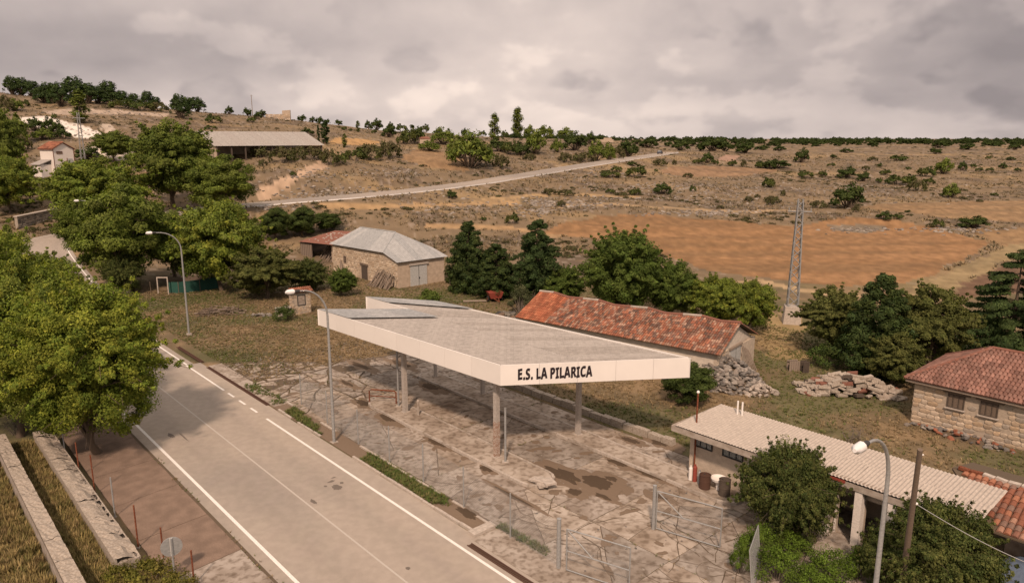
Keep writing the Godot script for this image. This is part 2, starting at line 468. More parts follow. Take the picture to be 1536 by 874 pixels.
func build_ground() -> void:
	region([[812, 352], [840, 336], [900, 322], [985, 321], [1100, 332], [1180, 339], [1275, 326], [1330, 328], [1400, 340], [1490, 363], [1460, 385], [1360, 425], [1250, 430], [1130, 415], [1040, 400], [940, 360]], Color(0.305, 0.175, 0.082), 0.7)
	region([[985, 258], [1010, 249], [1100, 250], [1170, 256], [1120, 264], [1030, 266]], Color(0.29, 0.185, 0.105), 0.6)
	region([[1290, 310], [1400, 304], [1536, 300], [1600, 310], [1600, 330], [1536, 335], [1400, 325]], Color(0.29, 0.19, 0.10), 0.7)
	region([[1450, 340], [1500, 345], [1600, 340], [1600, 380], [1510, 372]], Color(0.30, 0.195, 0.10), 0.6)
	region([[1350, 440], [1420, 408], [1520, 366], [1560, 366], [1450, 420], [1400, 445]], Color(0.31, 0.235, 0.125), 0.5)
	region([[1410, 445], [1470, 412], [1570, 372], [1620, 400], [1540, 440]], Color(0.17, 0.105, 0.065), 0.5)
	region([[1250, 342], [1240, 337], [1290, 336], [1330, 342], [1300, 350], [1260, 347]], Color(0.22, 0.18, 0.13), 0.0)
	region([[24, 180], [60, 174], [100, 182], [130, 190], [152, 200], [138, 208], [110, 206], [95, 198], [40, 190]], Color(0.80, 0.74, 0.67), 0.0)
	region([[150, 188], [165, 186], [175, 196], [160, 200]], Color(0.5, 0.42, 0.34), 0.0)
	region([[60, 166], [110, 163], [150, 165], [255, 170], [250, 175], [160, 171], [80, 172]], Color(0.45, 0.36, 0.28), 0.0)
	region([[118, 226], [140, 218], [215, 216], [214, 236], [200, 246], [150, 236]], Color(0.62, 0.54, 0.45), 0.0)
	region([[490, 215], [498, 208], [512, 206], [540, 208], [570, 212], [560, 218], [520, 217]], Color(0.46, 0.29, 0.13), 0.0)
	region([[600, 240], [625, 222], [660, 226], [710, 245], [700, 258], [640, 250]], Color(0.30, 0.195, 0.105), 0.3)
	region([[1075, 240], [1090, 232], [1110, 233], [1104, 243]], Color(0.38, 0.25, 0.18), 0.0)
	trail([[386, 290], [420, 276], [450, 263], [475, 250], [486, 242]], 3.2, Color(0.47, 0.34, 0.235))
	trail([[700, 303], [760, 296], [800, 293], [850, 291], [900, 293], [960, 296]], 3.5, Color(0.40, 0.28, 0.15))
	trail([[480, 311], [560, 311], [640, 309], [720, 306], [780, 302]], 3.5, Color(0.42, 0.285, 0.15))
	trail([[840, 310], [930, 306], [1040, 313], [1120, 318], [1200, 316]], 2.6, Color(0.40, 0.29, 0.17))
	trail([[640, 339], [720, 340], [790, 345], [840, 356]], 3.0, Color(0.40, 0.27, 0.145))
	trail([[1085, 424], [1130, 420], [1200, 432], [1280, 444]], 2.2, Color(0.42, 0.31, 0.18))
	trail([[1180, 470], [1165, 500], [1180, 540]], 3.5, Color(0.36, 0.265, 0.135))
	var bear := []
	var a := -180.0
	while a < 179.9:
		bear.append(a)
		a += 0.115 if absf(a + 0.01) <= 42.0 else 3.0
	var rad := [0.5]
	var r := 5.0
	while r < 5200.0:
		rad.append(r)
		r *= 1.0128
	var nc := bear.size()
	var v := PackedVector3Array()
	var c := PackedColorArray()
	for ri in rad.size():
		for k in nc:
			var x: float = rad[ri] * sin(deg_to_rad(bear[k]))
			var z: float = -rad[ri] * cos(deg_to_rad(bear[k]))
			v.append(Vector3(x, height(x, z), z))
			c.append(earth_colour(x, z))
	var n := PackedVector3Array()
	n.resize(v.size())
	var ids := PackedInt32Array()
	for ri in rad.size():
		for k in nc:
			var at := ri * nc + k
			var right := ri * nc + (k + 1) % nc
			var left := ri * nc + (k + nc - 1) % nc
			var out := mini(ri + 1, rad.size() - 1) * nc + k
			var inn := maxi(ri - 1, 0) * nc + k
			var m := (v[right] - v[left]).cross(v[out] - v[inn]).normalized()
			n[at] = m if m.y > 0 else -m
			if ri < rad.size() - 1:
				ids.append_array([at, out, right, right, out, out - k + (k + 1) % nc])
	var arr := []
	arr.resize(Mesh.ARRAY_MAX)
	arr[Mesh.ARRAY_VERTEX] = v
	arr[Mesh.ARRAY_NORMAL] = n
	arr[Mesh.ARRAY_COLOR] = c
	arr[Mesh.ARRAY_INDEX] = ids
	var m := ArrayMesh.new()
	m.add_surface_from_arrays(Mesh.PRIMITIVE_TRIANGLES, arr)
	solo("ground", "dry grassland and ploughed orange fields rising to low hills", "ground", m, M.earth, Vector3.ZERO, 0, "", "structure")

# ---------------------------------------------------------------- road
func plan_road() -> void:
	var pts: Array[Vector3] = []
	for k in [[-16, 14.83], [20, 14.83], [56, 14.83], [72, 14.9], [84, 15.6]]:
		pts.append(W(k[0], k[1]))
	for k in [[60, 371], [100, 355], [180, 334], [275, 316], [395, 304], [510, 295.5], [640, 284], [725, 272], [800, 260.5], [880, 247], [945, 237], [990, 231], [1006, 227.5], [995, 223.5]]:
		var q := PG(k[0], k[1])
		if q == Vector3.ZERO or absf(q.z) < 60: continue
		pts.append(q)
	for i in range(1, pts.size() - 2):
		var steps := maxi(2, int(pts[i].distance_to(pts[i + 1]) / 5.0))
		for k in steps:
			var f := float(k) / steps
			road_path.append(Vector3(cub(pts[i - 1].x, pts[i].x, pts[i + 1].x, pts[i + 2].x, f), lerpf(pts[i].y, pts[i + 1].y, f), cub(pts[i - 1].z, pts[i].z, pts[i + 1].z, pts[i + 2].z, f)))
	for pas in 3:
		for i in range(1, road_path.size() - 1):
			road_path[i].y = (road_path[i - 1].y + road_path[i].y * 2 + road_path[i + 1].y) / 4.0
func asphalt_colour(p: Vector3, across: float) -> Color:
	var a := nz.get_noise_2d(p.x * 1.2, p.z * 1.2)
	var e := st_of(p)
	var b := nz2.get_noise_2d(e.x * 3.0, e.y * 34.0)
	var c := Color(0.41, 0.36, 0.308)
	c = c.lerp(Color(0.325, 0.29, 0.255), smoothstep(-0.05, 0.4, a * 1.2 + b * 0.3))
	c = c.lerp(Color(0.46, 0.395, 0.33), smoothstep(0.1, 0.5, b - a) * 0.4)
	c = c.lerp(Color(0.335, 0.295, 0.255), 0.55 * exp(-pow((absf(absf(across) - 1.75)) / 0.55, 2)))     # tyre-worn wheel tracks
	return c
func ribbon(path: Array, t0: float, t1: float, lift: float, cells: int, tint := false, skirt := 0.0) -> MB:
	var b := MB.new()
	for i in path.size() - 1:
		var p: Vector3 = path[i]
		var q: Vector3 = path[i + 1]
		var dp: Vector3 = path[mini(i + 1, path.size() - 1)] - path[maxi(i - 1, 0)]
		var dq: Vector3 = path[mini(i + 2, path.size() - 1)] - path[i]
		var rp := Vector3(-dp.z, 0, dp.x).normalized()
		var rq := Vector3(-dq.z, 0, dq.x).normalized()
		var up := Vector3(0, lift, 0)
		for k in cells:
			var f := lerpf(t0, t1, float(k) / cells)
			var g := lerpf(t0, t1, float(k + 1) / cells)
			b.quad(p + rp * f + up, q + rq * f + up, q + rq * g + up, p + rp * g + up)
			if tint:
				var c0 := asphalt_colour(p + rp * f, f)
				var c1 := asphalt_colour(q + rq * f, f)
				var c2 := asphalt_colour(q + rq * g, g)
				var c3 := asphalt_colour(p + rp * g, g)
				var at := b.c.size() - 6
				for e in [[0, c0], [1, c1], [2, c2], [3, c0], [4, c2], [5, c3]]: b.c[at + e[0]] = e[1]
		if skirt > 0.0:
			b.quad(p + rp * t0 + up, p + rp * t0 - Vector3(0, skirt, 0), q + rq * t0 - Vector3(0, skirt, 0), q + rq * t0 + up)
			b.quad(p + rp * t1 + up, q + rq * t1 + up, q + rq * t1 - Vector3(0, skirt, 0), p + rp * t1 - Vector3(0, skirt, 0))
	return b
func straight(s0: float, s1: float, step := 1.0) -> Array:
	var out := []
	var k := int(ceil((s1 - s0) / step))
	for i in k + 1:
		out.append(W(lerpf(s0, s1, float(i) / k), 14.83))
	return out
func build_road() -> void:
	var road := thing("road", "pale worn two lane road with white edge lines", "road", Vector3.ZERO, 0, "", "structure")
	var far: Array = []
	for p in road_path:
		var s := st_of(p)
		if s.x > 60.0 or p.z < -64.0: far.append(p)
	far.push_front(W(60.0, 14.83))
	part(road, "carriageway", ribbon(straight(-16, 60, 0.5), -3.95, 4.45, 0.02, 16, true), M.asphalt)
	part(road, "carriageway", ribbon(far, -3.9, 3.9, 0.025, 8, true, 0.6), M.asphalt)
	var lines := [["edge_line", -16, 60, -3.36, 0.16, "line_paint"], ["edge_line", -16, 44.5, 3.33, 0.15, "line_paint"], ["edge_line", 51.9, 60, 3.33, 0.15, "line_paint"]]
	for k in 3: lines.append(["dash", 46.0 + k * 2.0, 47.1 + k * 2.0, 3.33, 0.15, "line_paint"])
	lines.append(["centre_line", -16, 60, 0.03, 0.09, "line_worn"])
	for k in lines:
		part(road, k[0], ribbon(straight(k[1], k[2], 2.0), k[3] - k[4] * 0.5, k[3] + k[4] * 0.5, 0.025, 1), M[k[5]])
	part(road, "edge_line", ribbon(far, -3.45, -3.3, 0.06, 1), M.line_paint)
	part(road, "edge_line", ribbon(far, 3.3, 3.45, 0.06, 1), M.line_paint)
	# cracks, the broken patch and oil spots on the surface
	for k in [[505, 731, 0.35, 0.22], [496, 722, 0.1, 0.2], [512, 724, 0.12, 0.1], [488, 729, 0.1, 0.08], [500, 716, 0.06, 0.14], [470, 752, 0.3, 0.1], [612, 852, 0.12, 0.1], [256, 653, 0.45, 0.14], [275, 655, 0.8, 0.05]]:
		part(road, "surface_damage", patch(P(k[0], k[1], 0.022), k[2], k[3], 0.004, 40 + int(k[0])), M.tar)
	# gutter along the left lane: grit and weeds in the joint
	part(road, "gutter_joint", ribbon(straight(-16, 60, 1.0), -4.1, -3.95, 0.012, 1), M.joint)

func patch(at: Vector3, rs: float, rt: float, thick: float, seed_at: int, mid := 1.0) -> MB:
	var b := MB.new()
	var n := FastNoiseLite.new()
	n.seed = seed_at
	n.frequency = 0.9
	var u := Vector3(UX, 0, UZ)
	var r := Vector3(-UZ, 0, UX)
	var k := 36
	for ring in 3:
		for i in k:
			var q := []
			for e in [[ring, i], [ring, i + 1], [ring + 1, i + 1], [ring + 1, i]]:
				var a := TAU * float(e[1] % k) / k
				var w := 1.0 + n.get_noise_2d(cos(a) * 1.4, sin(a) * 1.4) * 0.5 + n.get_noise_2d(cos(a) * 4, sin(a) * 4) * 0.22
				var f := float(e[0]) / 3.0
				q.append(at + (u * cos(a) * rs + r * sin(a) * rt) * w * f + Vector3(0, thick * (1.0 - f * f) * mid + 0.002 - (0.03 if e[0] == 3 and thick > 0.01 else 0.0), 0))
			b.quad(q[0], q[3], q[2], q[1])
	return b

# ---------------------------------------------------------------- forecourt
func split(poly: PackedVector2Array, out: Array, target: float) -> void:
	var area := 0.0
	var mid := Vector2.ZERO
	for i in poly.size():
		area += poly[i].cross(poly[(i + 1) % poly.size()]) * 0.5
		mid += poly[i] / poly.size()
	area = absf(area)
	if area < target * rnd(0.8, 2.0) or area < 0.25:
		out.append(poly)
		return
	# cut across the longest way, at a slant
	var far := Vector2.RIGHT
	for i in poly.size():
		for j in i:
			if (poly[i] - poly[j]).length() > far.length(): far = poly[i] - poly[j]
	var dir := far.orthogonal().normalized().rotated(rnd(-0.7, 0.7))
	mid += far * rnd(-0.12, 0.12)
	for side in [1.0, -1.0]:
		var half := PackedVector2Array([mid + dir * 60, mid - dir * 60, mid - dir * 60 + dir.orthogonal() * 60 * side, mid + dir * 60 + dir.orthogonal() * 60 * side])
		for piece in Geometry2D.intersect_polygons(poly, half):
			split(piece, out, target)
func ragged(poly: PackedVector2Array, amount: float) -> PackedVector2Array:
	var out := PackedVector2Array()
	for i in poly.size():
		var a := poly[i]
		var b := poly[(i + 1) % poly.size()]
		var k := clampi(int(a.distance_to(b) / 0.45), 1, 12)
		for j in k:
			var q := a.lerp(b, float(j) / k)
			out.append(q + Vector2(nz2.get_noise_2d(q.x * 60, q.y * 60) + 1.6 * nz2.get_noise_2d(q.x * 22, q.y * 22), nz2.get_noise_2d(q.x * 60 + 500, q.y * 60) + 1.6 * nz2.get_noise_2d(q.x * 22 + 300, q.y * 22)) * amount)
	return out
func build_forecourt() -> void:
	var f := thing("forecourt", "cracked concrete forecourt of the filling station", "paving", Vector3.ZERO, TURN, "", "structure")
	var base := PackedVector2Array()
	for k in [[3, 20.5], [58.5, 20.2], [57, 23.6], [53, 27.2], [51.5, 31.5], [51.5, 33.9], [3, 33.9]]: base.append(Vector2(k[1], -k[0]))
	var b := MB.new()
	b.slab(base, -0.1, 0.014)
	part(f, "soil_bed", b, M.joint)
	var whole := PackedVector2Array()
	for k in [[4, 20.75], [58, 20.4], [56.5, 23.4], [52.6, 27.0], [51.2, 31.3], [51.2, 33.75], [4, 33.75]]: whole.append(Vector2(k[1], -k[0]))
	var cells := []
	var sgrid := [3.0, 7.6, 12.2, 16.8, 21.4, 25.8, 30.2, 34.6, 39.0, 43.4, 47.6, 51.6, 58.2]
	var tgrid := [20.3, 24.2, 26.6, 30.3, 34.0]
	for i in sgrid.size() - 1:
		for j in tgrid.size() - 1:
			var rect := PackedVector2Array([Vector2(tgrid[j], -sgrid[i]), Vector2(tgrid[j + 1], -sgrid[i]), Vector2(tgrid[j + 1], -sgrid[i + 1]), Vector2(tgrid[j], -sgrid[i + 1])])
			for piece in Geometry2D.intersect_polygons(rect, whole):
				var s: float = sgrid[i]
				var target := 8.0
				if s < 20: target = 4.0
				if s > 39: target = 2.6
				if s > 43: target = 1.3
				if s > 51: target = 0.8
				if j > 1 and s < 46: target = 11.0
				if s < 20 and j > 1: target = 5.0
				split(piece, cells, target)
	var count := 0
	for poly in cells:
		var mid := Vector2.ZERO
		for q in poly: mid += q / poly.size()
		var s := -mid.y
		var gap := rnd(0.010, 0.028)
		if s > 43: gap = rnd(0.04, 0.1)
		if s > 51: gap = rnd(0.06, 0.2)
		if s > 50 and rng.randf() < 0.22: continue
		for inner in Geometry2D.offset_polygon(poly, -gap, Geometry2D.JOIN_MITER):
			if inner.size() < 3: continue
			var rag := ragged(inner, 0.035 if s < 43 else 0.14)
			if Geometry2D.triangulate_polygon(rag).is_empty(): rag = inner
			var m := MB.new()
			m.slab(rag, 0.0, 0.05 + rnd(0, 0.014))
			part(f, "slab", m, M["slab%d" % (rng.randi() % 5)])
			count += 1
	# islands
	for k in [[25.3, 42.6, 24.2, 26.3, "long low concrete pump island under the canopy columns beside the fence"], [17.5, 45.2, 30.25, 32.0, "long low concrete pump island on the far side under the canopy"]]:
		var i := thing("pump_island", k[4], "pump island", W((k[0] + k[1]) * 0.5, (k[2] + k[3]) * 0.5), TURN)
		var hl: float = (k[1] - k[0]) * 0.5
		var hw: float = (k[3] - k[2]) * 0.5
		var rim := PackedVector2Array()
		var core := PackedVector2Array()
		for e in 2:
			for a in 9:
				var g := PI * a / 8.0 + (PI if e else 0.0)
				var c := Vector2(0, (hl - hw) * (1 if e == 0 else -1))
				rim.append(c + Vector2(cos(g), sin(g)) * hw)
				core.append(c + Vector2(cos(g), sin(g)) * (hw - 0.16))
		m_slab(i, "top", ragged(core, 0.02), 0.0, 0.2, M.slab2)
		# kerb stones round the rim
		for e in rim.size():
			var p := rim[e]
			var q := rim[(e + 1) % rim.size()]
			var steps := maxi(1, int(p.distance_to(q) / 1.0))
			for g in steps:
				var x := p.lerp(q, (g + 0.015) / steps)
				var y := p.lerp(q, (g + 0.985) / steps)
				var inw := (y - x).orthogonal().normalized() * 0.15
				if inw.dot(-x) < 0: inw = -inw
				m_slab(i, "kerb_stone", PackedVector2Array([x, y, y + inw, x + inw]), 0.0, 0.215 + rnd(-0.01, 0.01), M.concrete_pale if rng.randf() < 0.6 else M.concrete)
	# finer cracks filled with soil, wandering over the slabs
	var ck := MB.new()
	for i in 100:
		var q := Vector2(rnd(20.9, 33.6), -rnd(9.0, 50.0))
		if i < 40: q = Vector2(rnd(20.9, 30.0), -rnd(9.0, 24.0))
		var ang := rnd(0, TAU)
		var wd := rnd(0.008, 0.03)
		for k in rng.randi_range(5, 16):
			ang += rnd(-0.4, 0.4)
			var nx := q + Vector2(cos(ang), sin(ang)) * rnd(0.15, 0.4)
			if nx.x < 20.9 or nx.x > 33.6: break
			var side := Vector2(-sin(ang), cos(ang)) * wd * rnd(0.5, 1.2)
			ck.quad(Vector3(q.x - side.x, 0.0685, q.y - side.y), Vector3(nx.x - side.x, 0.0685, nx.y - side.y), Vector3(nx.x + side.x, 0.0685, nx.y + side.y), Vector3(q.x + side.x, 0.0685, q.y + side.y))
			q = nx
	part(f, "crack_fill", ck, M.joint).set_meta("kind", "stuff")
	var sm := MB.new()
	for i in 170:
		var q := Vector2(rnd(20.9, 33.5), -rnd(10.0, 50.0))
		var k := rnd(0.05, 0.3)
		var long := rnd(0.6, 2.6)
		var turn := rnd(0, TAU)
		var rim := []
		for e in 11:
			var a := TAU * e / 11.0
			var v := (Vector2(cos(a) * long, sin(a)) * k * rnd(0.6, 1.25)).rotated(turn) + q
			rim.append(Vector3(v.x, 0.0672, v.y))
		for e in 11: sm.tri(Vector3(q.x, 0.076, q.y), rim[e], rim[(e + 1) % 11])
	part(f, "soil_smudge", sm, M.dust).set_meta("kind", "stuff")
	# soil blown and washed onto the concrete
	var soils := [[545, 605, 1.0, 0.45], [583, 627, 1.1, 0.5], [656, 663, 1.1, 0.4], [731, 703, 0.55, 0.4], [845, 712, 1.7, 0.7], [895, 722, 1.3, 0.8], [930, 695, 0.8, 0.4], [862, 738, 0.5, 0.45], [918, 718, 0.5, 0.3], [990, 664, 0.8, 0.5], [645, 580, 1.3, 0.6], [700, 770, 0.9, 0.35], [770, 745, 2.0, 0.15], [990, 745, 0.6, 0.25], [600, 545, 1.6, 0.5], [540, 548, 1.8, 0.4], [945, 660, 0.9, 0.35], [520, 575, 1.2, 0.25], [905, 745, 0.7, 0.2], [975, 712, 1.3, 0.3]]
	for k in soils:
		solo("dust_patch", "thin brown dust spread around dark soil on the forecourt", "dust", patch(P(k[0] + 4, k[1] + 1, 0.066), k[2] * 1.7, k[3] * 1.7, 0.012, int(k[0]) + 77), M.dust, Vector3.ZERO, 0, "dust patches on the forecourt", "structure")
		solo("soil_patch", "dark soil lying on the cracked forecourt concrete", "soil", patch(P(k[0], k[1], 0.068), k[2], k[3], 0.035, int(k[0])), M.soil, Vector3.ZERO, 0, "soil patches on the forecourt", "structure")
func m_slab(parent: Node, called: String, poly: PackedVector2Array, y0: float, y1: float, m: Material) -> void:
	var b := MB.new()
	b.slab(poly, y0, y1)
	part(parent, called, b, m)
func st_box(b: MB, s0: float, s1: float, t0: float, t1: float, y0: float, y1: float, o := Vector2.ZERO) -> void:
	b.box(Vector3(t0 - o.y, y0, -(s1 - o.x)), Vector3(t1 - o.y, y1, -(s0 - o.x)))
func build_edges() -> void:
	# verge between road and fence: kerb stones, rusty drain grates
	var verge := thing("verge", "narrow grassy verge with broken kerbs between road and fence", "verge", Vector3.ZERO, TURN, "", "structure")
	var b := MB.new()
	st_box(b, 24.4, 46.2, 19.36, 20.5, -0.05, 0.05)
	part(verge, "soil_bed", b, M.dust)
	var s := 24.4
	while s < 46.0:
		for t in [19.3, 20.36]:
			if t > 20 and rng.randf() < 0.2: continue
			if s > 33 and t < 20 and rng.randf() < 0.35: continue
			b = MB.new()
			var k := rnd(-0.03, 0.03)
			st_box(b, s + 0.02, s + 0.98, t + k, t + 0.13 + k, -0.05, rnd(0.1, 0.15))
			part(verge, "kerb_stone", b, M.concrete_pale)
		s += 1.0
	b = MB.new()
	st_box(b, 24.0, 24.5, 19.15, 20.5, -0.05, 0.16)
	part(verge, "kerb_stone", b, M.concrete_pale)
	for k in [[46.8, 58.3, 19.15, 19.42], [60.0, 66.0, 19.3, 19.58], [14.0, 23.7, 18.46, 18.74]]:
		var g := thing("drain_channel", "rusty drain channel grate between kerb and road edge", "drain", W((k[0] + k[1]) * 0.5, (k[2] + k[3]) * 0.5), TURN, "rusty drain channels")
		var l: float = (k[1] - k[0]) * 0.5
		var w: float = (k[3] - k[2]) * 0.5
		b = MB.new()
		b.box(Vector3(-w, 0, -l), Vector3(-w + 0.04, 0.06, l))
		b.box(Vector3(w - 0.04, 0, -l), Vector3(w, 0.06, l))
		part(g, "frame", b, M.grate)
		b = MB.new()
		b.box(Vector3(-w + 0.04, 0, -l), Vector3(w - 0.04, 0.026, l))
		part(g, "channel_bottom", b, M.soil)
		b = MB.new()
		var z := -l + 0.1
		while z < l:
			b.box(Vector3(-w + 0.04, 0.03, z), Vector3(w - 0.04, 0.055, z + 0.035))
			z += 0.11
		var bars := part(g, "grate_bars", b, M.grate)
		bars.set_meta("kind", "stuff")
	# shoulder of pale concrete between road and forecourt
	var sh := MB.new()
	st_box(sh, 46.2, 58.6, 19.42, 20.5, -0.1, 0.03)
	st_box(sh, -10, 24.0, 18.95, 20.7, -0.1, 0.03)
	solo("shoulder", "pale broken concrete shoulder beside the road", "shoulder", sh, M.slab0, Vector3.ZERO, TURN, "", "structure")
	# left pavement: reddish earth over concrete
	var pv := thing("pavement", "reddish concrete pavement left of the road", "pavement", Vector3.ZERO, TURN, "", "structure")
	s = -8.0
	while s < 62.0:
		var poly := PackedVector2Array([Vector2(7.45, -s - 0.02), Vector2(10.72, -s - 0.02 - 0.4), Vector2(10.72, -s - 4.18 - 0.4), Vector2(7.45, -s - 4.18)])
		m_slab(pv, "slab", ragged(poly, 0.03), -0.1, 0.035 + rnd(0, 0.006), M.paving_red if s > 27.5 else M.slab1)
		s += 4.2
	# low stone kerb wall at the back of the forecourt
	var lw := thing("low_wall", "low mossy stone kerb wall along the back of the forecourt", "wall", W(38, 34.2), TURN)
	s = 24.0
	while s < 52.0:
		var l := rnd(0.7, 1.3)
		b = MB.new()
		var hgt := rnd(0.38, 0.5)
		var j := rnd(-0.03, 0.03)
		b.hexa(beveled(Vector3(j, 0, -(s - 38 + l - 0.03)), Vector3(0.45 + j, hgt, -(s - 38 + 0.02))))
		part(lw, "stone", b, M.concrete_rough)
		s += l
	# two concrete walls in the bottom left corner, made of long blocks
	for w in [[25.0, 49.5, 4.0, 4.62, 1.2, 1.95, "thick concrete wall with rough pitted top slabs in the grass", 1], [31.4, 49.5, 5.95, 6.95, 0.9, 2.1, "broken concrete wall with crumbling top beside reddish pavement", 2]]:
		var o := Vector2((w[0] + w[1]) * 0.5, (w[2] + w[3]) * 0.5)
		var g := thing("concrete_wall", w[6], "wall", W(o.x, o.y), TURN)
		b = MB.new()
		st_box(b, w[0], w[1], w[2] + 0.06, w[3] - 0.06, 0, w[4] - 0.2, o)
		part(g, "footing", b, M.concrete)
		s = w[0]
		while s < w[1] - 0.1:
			var l: float = minf(rnd(w[5] * 0.8, w[5] * 1.25), w[1] - s)
			b = MB.new()
			# a rough top: grid of small height changes
			var nx := 6
			var ns := maxi(2, int(l / 0.2))
			var top: float = w[4] + rnd(-0.03, 0.03)
			for i in nx:
				for k in ns:
					var q := []
					for e in [[i, k], [i + 1, k], [i + 1, k + 1], [i, k + 1]]:
						var x: float = lerpf(w[2], w[3], float(e[0]) / nx) - o.y
						var zz: float = -(lerpf(s + 0.02, s + l - 0.02, float(e[1]) / ns) - o.x)
						var dip := 0.0
						if w[7] == 2: dip = -0.26 * smoothstep(0.35, 1.0, float(e[0]) / nx) * (1.0 + 0.9 * nz2.get_noise_2d(zz * 50, x * 90))
						q.append(Vector3(x, top + dip + nz2.get_noise_2d(x * 160 + 9, zz * 160) * 0.07 + nz2.get_noise_2d(x * 420, zz * 420) * 0.06, zz))
					b.quad(q[3], q[2], q[1], q[0])
			st_box(b, s + 0.02, s + l - 0.02, w[2], w[3], w[4] - 0.2, top - 0.06 - (0.26 if w[7] == 2 else 0.0), o)
			st_box(b, s + 0.02, s + l - 0.02, w[2], w[2] + 0.1, w[4] - 0.2, top - 0.02, o)
			part(g, "coping_block", b, M.concrete_rough)
			s += l
func beveled(lo: Vector3, hi: Vector3) -> Array:
	var j := func() -> float: return rnd(0.0, 0.05)
	return [Vector3(lo.x, lo.y, lo.z), Vector3(hi.x, lo.y, lo.z), Vector3(hi.x, lo.y, hi.z), Vector3(lo.x, lo.y, hi.z),
		Vector3(lo.x + j.call(), hi.y - j.call(), lo.z + j.call()), Vector3(hi.x - j.call(), hi.y - j.call(), lo.z + j.call()), Vector3(hi.x - j.call(), hi.y - j.call(), hi.z - j.call()), Vector3(lo.x + j.call(), hi.y - j.call(), hi.z - j.call())]

